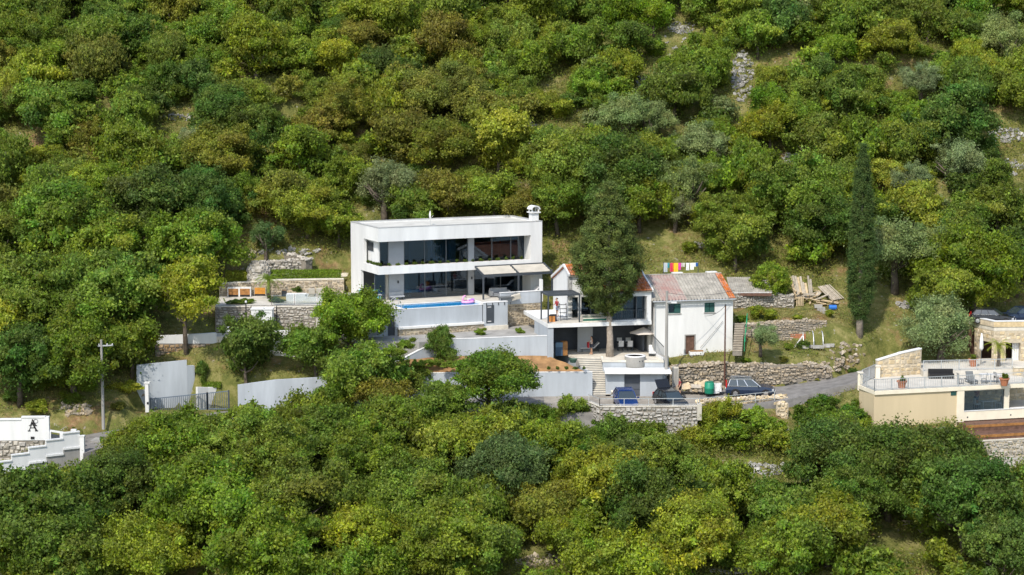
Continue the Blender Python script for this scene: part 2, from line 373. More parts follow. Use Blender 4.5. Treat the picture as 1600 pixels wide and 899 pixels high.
def build_land():
    global GRID
    GRID = hz(*np.meshgrid(np.arange(-75, 75.1, .75), np.arange(-80, 110.1, .75)))
    hill = bpy.data.objects.new('hillside', grid_mesh('hillside', np.arange(-75, 75.1, .75), np.arange(-80, 110.1, .75), hz, M['ground']))
    C.objects.link(hill); tag(hill, 'grassy terraced hillside under the trees', kind='structure')
    # the land beyond: sides, ridge behind and the valley floor in front, down to the horizon
    def far_z(x, y):
        base = np.interp(y, [-4000, -400, -190, -80, 0, 110, 300, 700, 4000], [-120, -120, -95, -38, 0, 58, 150, 210, 210])
        ins = (np.abs(x) <= 74) & (y > -79) & (y < 109)
        near = hz(np.clip(x, -75, 75), np.clip(y, -80, 110))
        t = np.clip((np.maximum(np.abs(x)-75, np.maximum(y-110, -80-y)))/40, 0, 1)
        z = near*(1-t)+base*t+(vnoise(x, y, 60, 9)-.5)*18*t
        return np.where(ins, near-4.0, z)
    fx = np.concatenate([np.linspace(-4000, -400, 10), np.linspace(-360, -90, 10), np.linspace(-75, 75, 31), np.linspace(90, 360, 10), np.linspace(400, 4000, 10)])
    fy = np.concatenate([np.linspace(-4000, -450, 10), np.linspace(-400, -95, 12), np.linspace(-80, 110, 39), np.linspace(125, 700, 16), np.linspace(900, 4000, 6)])
    land = bpy.data.objects.new('terrain', grid_mesh('terrain', fx, fy, far_z, M['ground'])); C.objects.link(land)
    MB().add([(-4000, -4000, -70), (4000, -4000, -70), (4000, -120, -70), (-4000, -120, -70)], [(0, 1, 2, 3)]).top('water', mat('bay_water', (.03, .09, .14), .22, .1, .02, 0, spec=.5), 'blue water of the bay below the hillside', kind='structure')
    tag(land, 'wider hills and valley floor beyond the hillside', kind='structure')

# ------------------------------------------------------------------ dry-stone and mortared walls
def stone_face(mb, a, b, zb, zt, size, out, depth=0.1, jit=0.22, seed=1, flat=False):
    """irregular stones in courses on a vertical face from a to b; zb, zt as functions of s in 0..1"""
    q = random.Random(seed); a = Vector((a[0], a[1], 0)); b = Vector((b[0], b[1], 0)); L = (b-a).length
    if L < 0.05: return
    x = (b-a)/L; n = Vector((out[0], out[1], 0)).normalized()
    zmin = min(zb(0), zb(.5), zb(1)); zmax = max(zt(0), zt(.5), zt(1)); z = zmin
    while z < zmax:
        h = size*q.uniform(.55, .95); s = -q.uniform(0, size); ph = q.uniform(0, 6.28)
        while s < L:
            l = size*q.uniform(.7, 1.9); c = min(max((s+l/2)/L, 0), 1)
            s0, s1 = max(s, 0), min(s+l, L)
            hh = h*q.uniform(.75, 1.3); z0 = z; wv = (0 if flat and size > .4 else size*.22*math.sin((s+l/2)*1.7+ph)+size*q.uniform(-.16, .16)); z = z0+wv
            if s1-s0 > .06 and z+h*.35 > zb(c) and z+h*.6 < zt(c):
                top = min(z+hh, zt(c)+size*(.0 if flat else .18))
                g = .014+.012*q.random(); d = depth*q.uniform(.55, 1.25); P = []
                for k, zz in ((0, z+g), (1, top-g)):
                    for i, sn in ((0, s0+g), (1, s1-g)):
                        for dd in (-.05, d):
                            jj = jit*size*.5 if dd > 0 else 0
                            ins = .16*(1 if dd > 0 else 0); sn2 = sn+(l*ins if i == 0 else -l*ins)*.8; zz2 = zz+((top-z)*ins if k == 0 else -(top-z)*ins)
                            P.append(a+x*(sn2+q.uniform(-jj, jj)*.6)+n*(dd+(q.uniform(-.3, .3)*d if dd > 0 else 0))+Vector((0, 0, zz2+q.uniform(-jj, jj)*.6)))
                # order: k*4+i*2+dd
                mb.add(P, [(1,3,7,5),(4,5,7,6),(0,2,3,1),(0,1,5,4),(2,6,7,3)])
            z = z0; s += l
        z += h
def stone_wall(name, label, pts, thick=0.5, size=0.3, m='stones', core='mortar', depth=0.1, cap=None, seed=1, group=None, th=None, cat='stone wall', top_stones=True, flat=False, amp=0.0):
    """pts: list of (x, y, zbottom, ztop) along the visible face, left to right; the wall lies behind it"""
    own = th is None
    if own: th = Thing(name, label, cat, group=group).center((pts[0][0], pts[0][1], pts[0][2]))
    cm = MB(); sm = MB()
    for i in range(len(pts)-1):
        a, b = pts[i], pts[i+1]; d = Vector((b[0]-a[0], b[1]-a[1], 0))
        if d.length < .05: continue
        x = d.normalized(); out = Vector((x.y, -x.x, 0))
        e = .04
        poly = [(a[0]-x.x*e, a[1]-x.y*e), (b[0]+x.x*e, b[1]+x.y*e), (b[0]-out.x*thick+x.x*e, b[1]-out.y*thick+x.y*e), (a[0]-out.x*thick-x.x*e, a[1]-out.y*thick-x.y*e)]
        cm.prism(poly, [a[2]-.4, b[2]-.4, b[2]-.4, a[2]-.4], [a[3]-.02-amp*.8, b[3]-.02-amp*.8, b[3]-.02-amp*.8, a[3]-.02-amp*.8])
        wob = lambda s: -amp*max(0., float(vnoise((a[0]+(b[0]-a[0])*s)*1.0, seed*3.7, 1.3, seed))-.25)*1.5
        stone_face(sm, a, b, lambda s: a[2]+(b[2]-a[2])*s-.25, lambda s: a[3]+(b[3]-a[3])*s+wob(s), size, out, depth, seed=seed*31+i, flat=flat)
        if top_stones:
            q = random.Random(seed*7+i); s = 0
            while s < d.length:
                for row in range(max(1, int(thick/size/.9))):
                    t = s/d.length; c = Vector((a[0], a[1], 0))+x*s-out*(.08+(row+.5)*thick/max(1, int(thick/size/.9)))
                    sm.blob((c.x, c.y, a[3]+(b[3]-a[3])*t+wob(t)-.02+q.uniform(-.05, .05)), size*.5, size*.42, size*.26, q.random(), .35, True)
                s += size*q.uniform(.7, 1.1)
        if cap:
            cap2 = [(a[0]+out.x*.05-x.x*.03, a[1]+out.y*.05-x.y*.03), (b[0]+out.x*.05+x.x*.03, b[1]+out.y*.05+x.y*.03), (b[0]-out.x*(thick+.05)+x.x*.03, b[1]-out.y*(thick+.05)+x.y*.03), (a[0]-out.x*(thick+.05)-x.x*.03, a[1]-out.y*(thick+.05)-x.y*.03)]
            MB().prism(cap2, [a[3]+.0, b[3]+.0, b[3]+.0, a[3]+.0], [a[3]+.10, b[3]+.10, b[3]+.10, a[3]+.10]).part('coping', cap, th)
    cm.part('core', core, th); sm.part('stones', m, th, kind='stuff')
    return th
def wall_pts(picks, zb, zt=None):
    """picks: (px, py_of_base, py_of_top) with the base on level zb"""
    r = []
    for k, (px, pb, pt) in enumerate(picks):
        z = zb[k] if hasattr(zb, '__len__') else zb
        p = at_z(px, pb, z); q = at_y(px, pt, p.y); r.append((p.x, p.y, z, q.z))
    return r
def slab_poly(picks, z): return [tuple(at_z(px, py, z)[:2]) for px, py in picks]
# ------------------------------------------------------------------ foliage: leaf-sized faces in clumps
M['leaf'] = leaf_mat('foliage', .55, .45); M['leaf_olive'] = leaf_mat('olive_foliage', .5, .3); M['leaf_mass'] = leaf_mat('wood_foliage', .55, .45, True); M['needle'] = leaf_mat('needle_foliage', .7, .2)
def leaf_cards(name, pos, nrm, size, q, tone=None, aspect=.62, m='leaf', hue=None):
    n = len(pos); nrm = nrm/np.maximum(np.linalg.norm(nrm, axis=1), 1e-6)[:, None]
    t = q.normal(size=(n, 3)); t -= nrm*(t*nrm).sum(1)[:, None]; t /= np.maximum(np.linalg.norm(t, axis=1), 1e-6)[:, None]
    b = np.cross(nrm, t); s = np.asarray(size)[:, None]
    v = np.stack([pos+t*s*.6, pos-t*s*.38+b*s*aspect*.62, pos-t*s*.38-b*s*aspect*.62], 1).reshape(-1, 3)
    f = np.arange(3*n).reshape(n, 3)
    me = bpy.data.meshes.new(name); big_mesh(me, v, f); me.materials.append(M[m])
    tn = np.ones(n) if tone is None else tone
    hu = .5+q.normal(size=n)*.012 if hue is None else hue
    a = me.attributes.new('tone', 'FLOAT_VECTOR', 'POINT')
    col = np.stack([tn*(.62+.86*q.random(n)**1.4), hu, .92+.16*q.random(n)], 1)  # leaf tone at random, spread wide to paint sunlit tips and dark holes
    a.data.foreach_set('vector', np.repeat(col, 3, 0).astype(np.float32).ravel())
    return me
def unit(q, n): d = q.normal(size=(n, 3)); return d/np.linalg.norm(d, axis=1)[:, None]
def clump_crown(name, seed, centers, radii, per, leaf, m='leaf', flat=.75, mid=None, up=.25, aspect=.62, tone_sd=.20, hue_sd=.012, rough=.8):
    """leaves on the shells of many small clumps"""
    q = np.random.default_rng(seed); P = []; N = []; S = []; T = []; Hh = []
    mid = np.zeros(3) if mid is None else np.asarray(mid)
    for c, r in zip(centers, radii):
        k = max(12, int(per*min(r/np.mean(radii), 1.8)**2)); d = unit(q, k); sc = r*(.5+.9*q.random(3))*np.array([1, 1, flat]); a = q.random()*6.28
        off = q.normal(size=(k, 3))*sc*.41; off = np.stack([off[:, 0]*math.cos(a)-off[:, 1]*math.sin(a), off[:, 0]*math.sin(a)+off[:, 1]*math.cos(a), off[:, 2]], 1); d = off/np.maximum(np.linalg.norm(off, axis=1), 1e-4)[:, None]
        o = c-mid; o = o/max(np.linalg.norm(o), 1e-3)
        P.append(c+off); N.append(d*.55+o*.4+np.array([0, 0, up])+q.normal(size=(k, 3))*rough); S.append(leaf*(.6+.8*q.random(k)))
        T.append(np.full(k, 1+q.normal()*tone_sd)); Hh.append(np.full(k, .5+q.normal()*hue_sd)+q.normal(size=k)*.008)  # clump tone at random, with light and dark structure of the crown painted in
    return leaf_cards(name, np.concatenate(P), np.concatenate(N), np.concatenate(S), q, np.clip(np.concatenate(T), .5, 1.6), aspect, m, np.concatenate(Hh))
def broad_crown(seed, r=2.5, hr=1.0, nc=46, per=170, leaf=.24, cr=.62, m='leaf', lobes=5, name='crown', **k):
    """a broad, lobed crown about its own centre"""
    q = np.random.default_rng(seed); ls = .30+.34*q.random(lobes); lc = unit(q, lobes); lc[:, 2] = np.where(lc[:, 2] < -.3, -lc[:, 2], lc[:, 2]); lc = lc*((1-ls)*r)[:, None]*np.array([1, 1, .8*hr]); pr = ls**2/(ls**2).sum()
    cs = []; rs = []
    for i in range(nc):
        l = q.choice(lobes, p=pr); d = unit(q, 1)[0]
        if d[2] < -.7: d[2] *= -.5
        cs.append(lc[l]+d*np.array([1, 1, .9*hr])*ls[l]*r*(.5+.62*q.random())); rs.append(cr*(.4+1.2*q.random()**1.5)*r/2.5)
    cs.append(np.array([0, 0, -.1*r])); rs.append(r*.5)
    return clump_crown(name, seed+1, np.array(cs), np.array(rs), per, leaf, m, **k)
def profile_crown(seed, prof, height, nc, per, leaf, cr, m='needle', name='crown', jitter=.15, **k):
    """clumps laid on a surface of revolution (conifers)"""
    q = np.random.default_rng(seed); cs = []; rs = []
    ts = np.linspace(0, 1, 200); rr = np.interp(ts, [p[0] for p in prof], [p[1] for p in prof]); cdf = np.cumsum(rr+.15); cdf /= cdf[-1]
    for i in range(nc):
        t = float(np.interp((i+q.random())/nc, cdf, ts)); r = float(np.interp(t, ts, rr)); a = i*2.39996+q.normal()*.4
        r2 = max(r-cr*.55, 0)*(1+q.normal()*jitter); cs.append((r2*math.cos(a), r2*math.sin(a), t*height)); rs.append(cr*(.7+.6*q.random()))
    return clump_crown(name, seed+3, np.array(cs), np.array(rs), per, leaf, m, **k)
def trunk_mesh(seed, h, r, spread, name='trunk', limbs=6, m='bark', lean=.12):
    q = random.Random(seed); mb = MB(); top = Vector((q.uniform(-lean, lean)*h, q.uniform(-lean, lean)*h, h))
    mb.tube([(0, 0, -.5), top*.33+Vector((.06, 0, 0)), top*.7, top], [r*1.25, r, r*.75, r*.4], 7)
    for k in range(limbs):
        a = 2.4*k+q.uniform(-.4, .4); s = top*q.uniform(.5, .95); e = s+Vector((math.cos(a)*spread, math.sin(a)*spread, spread*q.uniform(.5, 1.1)))*q.uniform(.6, 1)
        mid = (s+e)/2+Vector((0, 0, -.12*spread)); mb.tube([s, mid, e], [r*.5, r*.35, r*.12], 5)
    return mb.mesh(name, m, (0, 0, 0), True)
# ------------------------------------------------------------------ the flat-roofed villa
FM = Frame(-12.55, 0.95, 25)
LU, ZR = FM.uz(*Z1(1240, 143)); ZTOP = FM.uz(*Z1(225, 183))[1]
DEP = FM.vz(*Z1(70, 165))[0]; DEP = min(max(DEP, 5.6), 7.5)
ZB2, ZB1 = FM.uz(*Z1(210, 421))[1], FM.uz(*Z1(205, 470))[1]      # slab band top and bottom
ZP = FM.uz(*Z1(240, 268))[1]                                     # underside of the roof band
PU = FM.uz(*Z1(1170, 235))[0]                                    # inner edge of the right pier
V2, V1 = 1.5, 1.9                                                # glazing planes upstairs and downstairs
print('villa', round(LU,2), round(ZTOP,2), round(ZR,2), 'dep', round(DEP,2), 'z', round(ZB2,2), round(ZB1,2), round(ZP,2), 'pier', round(PU,2))
villa = Thing('flat_roofed_villa', 'white two-storey flat-roofed villa with wide glass fronts above the pool', 'house', FM, 0)
vs = FM.vz(*Z1(150, 240))[0]; vs = min(max(vs, 2.2), 4.2)
T = .28
ret = MB(); ret.box(0, LU, 0, T, ZP, ZTOP); ret.box(0, T, T, DEP, ZP, ZTOP); ret.box(LU-T, LU, T, DEP, ZP, ZTOP); ret.box(T, LU-T, DEP-T, DEP, ZP, ZTOP)
rf = ret.part('roof', 'white', villa)
B(T, LU-T, T, DEP-T, ZP+.02, ZTOP-.16).part('roof_membrane', 'membrane', villa, rf)
cp = MB(); e = .03
cp.box(-e, LU+e, -e, T+e, ZTOP, ZTOP+.045); cp.box(-e, T+e, T+e, DEP+e, ZTOP, ZTOP+.045); cp.box(LU-T-e, LU+e, T+e, DEP+e, ZTOP, ZTOP+.045); cp.box(T+e, LU-T-e, DEP-T-e, DEP+e, ZTOP, ZTOP+.045)
cp.part('parapet_coping', solid('coping', (.42, .42, .41), .5), villa, rf)
# walls
wl = MB(); wl.box(0, T, vs, DEP, ZB2+.001, ZP); wl.box(0.001, T, vs+.9, DEP, -.1, ZB1-.001)
wl.part('wall', 'white', villa, label='solid left side wall')
B(PU, LU, 0.001, DEP, 0, ZP).part('wall', 'white', villa, label='broad white pier on the right')
B(T, PU, DEP-T, DEP, -.1, ZP).part('wall', 'white', villa)
# slab between the storeys with its raised edge
sl = MB(); sl.box(0, PU, 0, .22, ZB1, ZB2); sl.box(0, .22, .22, DEP-.01, ZB1, ZB2); sl.box(.22, PU, .22, DEP-T, ZB1+.002, ZB1+.42)
band = sl.part('floor_slab', 'white', villa)
pl = MB(); pl.box(.25, PU-.1, .62, .68, ZB1+.43, ZB2-.02); pl.part('planter_edge', 'paving', villa, band)
B(.25, PU-.1, .23, .61, ZB1+.43, ZB2-.08).part('planter_soil', 'soil', villa, band)
# inner left wall of the upper rooms with its small window
u0 = FM.uz(*Z1(246, 300), V2)[0]
zf2 = ZB1+.43
iw = MB(); iw.box(u0-.2, u0, V2, DEP-T, zf2, ZP); iw.part('wall', 'white', villa)
vw0, zw0 = FM.vz(*Z1(178, 318), u0-.2); vw1, zw1 = FM.vz(*Z1(210, 268), u0-.2)
vw0, vw1 = max(vw0, vw1), min(vw0, vw1)
wf = B(u0-.235, u0-.2, vw1, vw0, zw0, zw1).part('window', 'frame', villa)
B(u0-.245, u0-.236, vw1+.07, vw0-.07, zw0+.07, zw1-.07).part('pane', 'dark', villa, wf)
def glazing(th, F, x0, x1, v, z0, z1, conv, ymid, nsplit=0, name='window', glassm='glass'):
    a = F.uz(*conv(x0, ymid), v)[0]; b = F.uz(*conv(x1, ymid), v)[0]; f = .05
    fm = MB(); fm.box(a, a+f, v-.04, v+.04, z0, z1); fm.box(b-f, b, v-.04, v+.04, z0, z1); fm.box(a+f, b-f, v-.04, v+.04, z0, z0+f); fm.box(a+f, b-f, v-.04, v+.04, z1-f, z1)
    o = fm.part(name, 'frame', th)
    B(a+f, b-f, v-.008, v+.008, z0+f, z1-f).part('pane', glassm, th, o)
    return a, b
# upper glazing
zu0, zu1 = zf2+.02, ZP-.001
glazing(villa, FM, 247, 298, V2, zu0, zu1, Z1, 320, name='door')
a = FM.uz(*Z1(299, 330), V2)[0]; b = FM.uz(*Z1(392, 330), V2)[0]
B(a, b, V2-.12, V2+.1, zu0, zu1).part('wall_panel', 'greyd', villa)
for x0, x1 in ((394, 520), (520, 652), (652, 784), (822, 932), (932, 1047), (1047, 1158)): glazing(villa, FM, x0, x1, V2, zu0, zu1, Z1, 320)
a = FM.uz(*Z1(786, 320), V2)[0]; b = FM.uz(*Z1(820, 320), V2)[0]
B(a, b, V2-.12, V2+.1, zu0, zu1).part('wall_panel', 'greyd', villa)
# ground-floor glazing
zl0, zl1 = .03, ZB1-.001
glazing(villa, FM, 215, 281, V1, zl0, zl1, Z1, 540, name='door')
a = FM.uz(*Z1(303, 540), V1)[0]; b = FM.uz(*Z1(392, 540), V1)[0]
B(a, b, V1-.12, V1+.1, zl0, zl1).part('wall_panel', 'greyd', villa)
for x0, x1 in ((394, 522), (522, 652), (652, 782), (822, 985), (985, 1158)): glazing(villa, FM, x0, x1, V1, zl0, zl1, Z1, 540)
a2 = FM.uz(*Z1(786, 540), V1)[0]; b2 = FM.uz(*Z1(820, 540), V1)[0]
B(a2, b2, V1-.12, V1+.1, zl0, zl1).part('wall_panel', 'greyd', villa)
for uu in ((a+b)/2+.15, (a2+b2)/2+.05): B(uu-.05, uu+.05, V1-.2, V1-.12, 1.55, 1.8).part('wall_lamp', 'black', villa)
B(T, u0+.4, V1+.12, V1+.3, zl0, zl1).part('wall_panel', 'greyd', villa) if False else None
# interiors
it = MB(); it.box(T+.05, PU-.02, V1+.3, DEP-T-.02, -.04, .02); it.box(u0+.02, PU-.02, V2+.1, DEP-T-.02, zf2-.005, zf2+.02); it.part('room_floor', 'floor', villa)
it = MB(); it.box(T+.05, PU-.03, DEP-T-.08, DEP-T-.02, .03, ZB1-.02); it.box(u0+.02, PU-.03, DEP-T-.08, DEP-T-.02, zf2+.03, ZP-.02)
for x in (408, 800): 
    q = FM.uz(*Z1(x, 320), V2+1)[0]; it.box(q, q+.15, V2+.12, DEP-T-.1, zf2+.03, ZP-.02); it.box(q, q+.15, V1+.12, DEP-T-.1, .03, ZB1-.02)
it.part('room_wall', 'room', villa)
def curtain(th, F, x0, x1, v, z0, z1, conv, ymid, m):
    a = F.uz(*conv(x0, ymid), v)[0]; b = F.uz(*conv(x1, ymid), v)[0]; n = max(4, int((b-a)/.09)); vs_ = []; fs = []
    for i in range(n+1):
        x = a+(b-a)*i/n; y = v+.04*(i % 2); vs_ += [(x, y, z0), (x, y, z1)]
    for i in range(n): fs.append((2*i, 2*i+2, 2*i+3, 2*i+1))
    MB().add(vs_, fs).part('curtain', m, th)
M['curt'] = mat('grey_curtain', (.42, .43, .44), .95, .08, 3)
for x0, x1 in ((590, 655), (655, 712), (540, 585), (1112, 1156)): curtain(villa, FM, x0, x1, V2+.35, zf2+.05, ZP-.05, Z1, 320, 'curt')
for x0, x1 in ((283, 300), (505, 535), (940, 965)): curtain(villa, FM, x0, x1, V1+.3 if x0 > 300 else V1+.02, .05, ZB1-.05, Z1, 540, M['fabric'])
# staircase seen through the ground-floor glass
su = FM.uz(*Z1(705, 540), V1+1.6)[0]
for k in range(11): B(su, su+1.05, V1+1.1+k*.2, V1+1.42+k*.2, .1+k*.23, .16+k*.23).part('stair_tread', 'fabric', villa)
B(FM.uz(*Z1(560, 540), V1+2)[0], FM.uz(*Z1(640, 540), V1+2)[0], V1+1.4, V1+2.1, .03, .75).part('sofa', 'curt', villa)
# chimney with an arched cap, satellite dish
ch = FM.uz(*Z1(1190, 120), 1.2)[0]
chm = B(ch-.36, ch+.36, .9, 1.6, ZTOP-.2, ZTOP+.75).part('chimney', 'white', villa, rf)
m = MB(); m.box(ch-.52, ch+.52, .75, 1.75, ZTOP+.75, ZTOP+.86)
for sx in (-.4, .28):
    for yy in (.85, 1.5): m.box(ch+sx, ch+sx+.12, yy, yy+.12, ZTOP+.86, ZTOP+1.1)
n = 8
for k in range(n):
    t0 = math.pi*k/n; t1 = math.pi*(k+1)/n
    P = []
    for y in (.75, 1.75):
        for r in (.38, .5):
            for t in (t0, t1): P.append((ch-math.cos(t)*r, y, ZTOP+1.1+math.sin(t)*r*.75))
    m.add(P, [(0,1,3,2),(4,6,7,5),(2,3,7,6),(0,4,5,1)])
m.part('chimney', 'white', villa, rf)
du, dzz = FM.uz(*Z1(556, 137), 2.6)
dish = Thing('satellite_dish', 'small white satellite dish standing on the villa roof', 'satellite dish', loc=FM.w(du, 2.6, ZTOP-.155), rot=R(12)); dish.r.scale = (.8, .8, .85)
MB().tube([(0, 0, 0), (0, 0, .95)], .035).part('mast', 'metal', dish)
pr = [(0.02, 0), (.2, .03), (.36, .09), (.46, .16)]
me = MB(); nn = 16
for r, z in pr:
    for k in range(nn): q = 2*math.pi*k/nn; me.v.append((-.05-.16+z-.1+.16, r*math.cos(q)*.85, 1.1+r*math.sin(q)*1.15))
for i in range(len(pr)-1):
    for k in range(nn): me.f.append((i*nn+k, i*nn+(k+1) % nn, (i+1)*nn+(k+1) % nn, (i+1)*nn+k))
me.part('reflector', 'plastic_w', dish, smooth=True)
MB().tube([(-.02, 0, .75), (.38, 0, 1.02)], .02).part('feed_arm', 'metal', dish)
# canopy over the terrace: grey frame, two cream awnings
def pick(x, y, z): return FM.uv(*Z1(x, y), z)
awn = Thing('awning', 'grey steel pergola with two cream fabric bays against the villa', 'pergola', FM, 0)
af0 = FM.uz(*Z1(875, 468), -1.7); af1 = FM.uz(*Z1(1240, 450), -1.7); zf = 2.35
ab0 = FM.uz(*Z1(815, 425), -.05)[0]; ab1 = af1[0]+.35
ua, ub = af0[0], af1[0]+.1; zb_ = 2.95; vF = -1.9
ub = LU+.15
um = (ua+ub)/2+.05
fr = MB()
for uu in (ua, um, ub): fr.beam((uu, vF, zf), (uu, -.02, zb_), .13, .16)
fr.beam((ua-.06, vF, zf-.1), (ub+.06, vF, zf-.1), .14, .22); fr.beam((ua-.06, -.06, zb_+.02), (ub+.06, -.06, zb_+.02), .12, .16)
fr.part('frame', 'anth', awn)
for uu in (ua, um, ub): B(uu-.07, uu+.07, vF-.07, vF+.07, 0.0, zf-.2).part('post', 'anth', awn)
for p, q in ((ua+.09, um-.09), (um+.09, ub-.09)):
    vv = []; n = 8
    for i in range(n+1):
        t = i/n; z = zf+(zb_-zf)*t+.05-.09*math.sin(math.pi*((t*4) % 1))
        vv += [(p, vF+.05+(-.1-vF)*t, z), (q, vF+.05+(-.1-vF)*t, z)]
    MB().add(vv, [(2*i, 2*i+1, 2*i+3, 2*i+2) for i in range(n)]).part('canvas', 'fabric', awn)

# ------------------------------------------------------------------ pool terrace in front of the villa
ter = Thing('pool_terrace', 'pale grey pool terrace with white ledge and stone footing below the villa', 'terrace', FM, -3.2)
VP = FM.uv(*Z1(630, 662), 0)[1]; print('pool front v', VP)
VP = max(min(VP, -3.6), -5.2)
pu0 = FM.uz(*Z1(397, 668), VP)[0]; pu1 = FM.uz(*Z1(866, 650), VP)[0]; VB = VP+2.9
dl = FM.uz(*Z1(150, 640), VP)[0]; dr = FM.uz(*Z1(1025, 600), VP)[0]; rr_ = FM.uz(*Z1(1236, 575), VP+1.2)[0]
dk = MB(); ZD = 0.0
dk.box(dl, pu0, VP+.35, V1+.3, -.3, ZD); dk.box(pu0, pu1, VB, V1+.3, -.3, ZD); dk.box(pu1, rr_, VP+1.4, V1+.3, -.3, ZD); dk.box(pu1, dr-.02, VP+.3, VP+1.4, -.3, ZD-.001)
dk.part('deck', 'floor', ter)
# tank front, rim and water
B(pu0-.15, pu1+.12, VP, VP+.35, -1.75, -.06).part('pool_wall', 'grey', ter)
rm = MB(); rm.box(pu0-.15, pu1+.1, VP-.02, VP+.2, -.06, .0); rm.box(pu0-.18, pu0, VP+.2, VB+.15, -.06, .03); rm.box(pu0, pu1, VB, VB+.25, -.06, .03); rm.box(pu1, pu1+.2, VP+.0, VB+.25, -.06, .2)
rm.part('pool_rim', 'white', ter)
M['water'] = mat('pool_water', (.02, .27, .60), .06, .12, .6, .05, spec=.5)
bs = MB(); bs.box(pu0, pu1, VP+.2, VB, -1.4, -1.3); bs.part('pool_floor', solid('pool_tile', (.05, .35, .65), .5), ter)
B(pu0, pu1, VP+.2, VB, -.12, -.045).part('water', 'water', ter)
# ledge and stone footing
zl = FM.uz(*Z1(600, 776), VP-.5)[1]; le0 = FM.uz(*Z1(362, 785), VP-.5)[0]; le1 = FM.uz(*Z1(886, 755), VP-.5)[0]
B(le0, le1, VP-.55, VP+.02, zl-.16, zl+.02).part('ledge', 'white', ter)
B(le0+.3, le1-.1, VP-.02, VP+.3, zl-.6, -1.75).part('pool_wall', 'grey', ter)
sm = MB(); cm = B(le0+.1, le1, VP-.4, VP-.05, zl-1.7, zl-.17); cm.part('footing', 'mortar_l', ter)
stone_face(sm, (le0+.1, VP-.4), (le1, VP-.4), lambda s: zl-1.4, lambda s: zl-.2, .26, (0, -1), .06, seed=5, flat=True)
sm.part('footing_stones', 'stones_warm', ter, kind='stuff')
# block with the dark door, right of the pool
bz0 = FM.uz(*Z1(950, 778), VP-.15)[1]
blk = MB(); blk.box(pu1+.22, dr, VP-.15, VP+.3, bz0, .12); blk.part('wall', 'grey', ter)
B(pu1+.2, dr+.03, VP-.18, VP+.33, .12, .18).part('coping', 'white', ter)
q0, z0 = FM.uz(*Z1(898, 764), VP-.15); q1, z1 = FM.uz(*Z1(945, 652), VP-.15)
dr_ = B(q0, q1, VP-.19, VP-.152, z0, z1).part('door', 'anth', ter)
for zz in (z0+.14, z1-.2): B(q0+.12, q1-.3, VP-.2, VP-.192, zz, zz+.07).part('door_plate', 'plastic_w', ter, dr_)
for k in range(5): uu = pu1+.45+k*.62; B(uu, uu+.07, VP-.21, VP-.152, -.16, .1).part('spout', 'metald', ter)
B(pu1+.1, dr-.1, VP-.5, VP-.16, bz0-.5, bz0+.02).part('step', 'paving', ter)
# right-hand parapet on its stone wall
vR = VP+1.2; rz0 = FM.uz(*Z1(1130, 643), vR)[1]; rz1 = FM.uz(*Z1(1130, 572), vR)[1]; rb = FM.uz(*Z1(1130, 806), vR)[1]
B(dr-.1, rr_, vR, vR+.25, rz0, rz1).part('wall', 'grey', ter)
B(dr-.12, rr_+.02, vR-.04, vR+.29, rz1, rz1+.06).part('coping', 'white', ter)
B(dr-.1, rr_, vR+.06, vR+.5, rb-1.2, rz0).part('footing', 'mortar_l', ter)
sm = MB(); stone_face(sm, (dr-.1, vR+.06), (rr_, vR+.06), lambda s: rb-.6, lambda s: rz0-.04, .25, (0, -1), .06, seed=9, flat=True); sm.part('footing_stones', 'stones_warm', ter, kind='stuff')
B(rr_-.02, rr_+.12, vR-.05, vR+.5, rz0+.1, rz1+1.1).part('post', 'white', ter)
# left part of the terrace wall with the dark gate
wz0 = -3.6
gl0 = FM.uz(*Z1(296, 740), VP)[0]; gl1 = FM.uz(*Z1(342, 740), VP)[0]
lw = MB(); lw.box(dl, gl0, VP, VP+.35, wz0, .02); lw.box(gl1, pu0-.15, VP, VP+.35, wz0, .02); lw.box(gl0, gl1, VP, VP+.35, -.55, .02); lw.part('wall', 'grey', ter)
B(dl-.05, pu0-.18, VP-.04, VP+.38, .021, .07).part('coping', 'white', ter)
g = MB(); g.box(gl0, gl1, VP+.2, VP+.24, wz0, -.56); g.part('gate', 'anth', ter)
for k in range(4): uu = dl+.4+k*.9; B(uu, uu+.06, VP-.05, VP-.001, -.22, -.04).part('spout', 'metald', ter)
B(gl1+.2, gl1+.3, VP-.06, VP-.002, -.75, -.6).part('wall_lamp', 'plastic_w', ter)
# solid ground under the deck, right of the tank to the hill
fl = MB(); fl.box(dl+.05, dr-.1, VP+.4, DEP+1.0, -3.4, -.31); fl.box(dr-.1, rr_-.2, vR+.5, DEP+1.0, -3.4, -.31); fl.part('fill', 'grey', ter)
# left extension of the terrace towards the garden stairs
ex = MB(); ex.box(dl, T, V1+.31, DEP+1.2, -.3, -.002); ex.part('deck', 'floor', ter)

# small shrubs along the balcony planter
shr_me = []
def leaf_mesh_small(seed, r, n, ls, up=.3):
    q = np.random.default_rng(seed); d = q.normal(size=(n, 3)); d /= np.linalg.norm(d, axis=1)[:, None]
    p = d*r*(.5+.5*q.random((n, 1))); p[:, 2] = np.abs(p[:, 2])*1.1
    return leaf_cards('small_shrub', p, d+q.normal(size=(n, 3))*.5, ls*(.6+.8*q.random(n)), q)
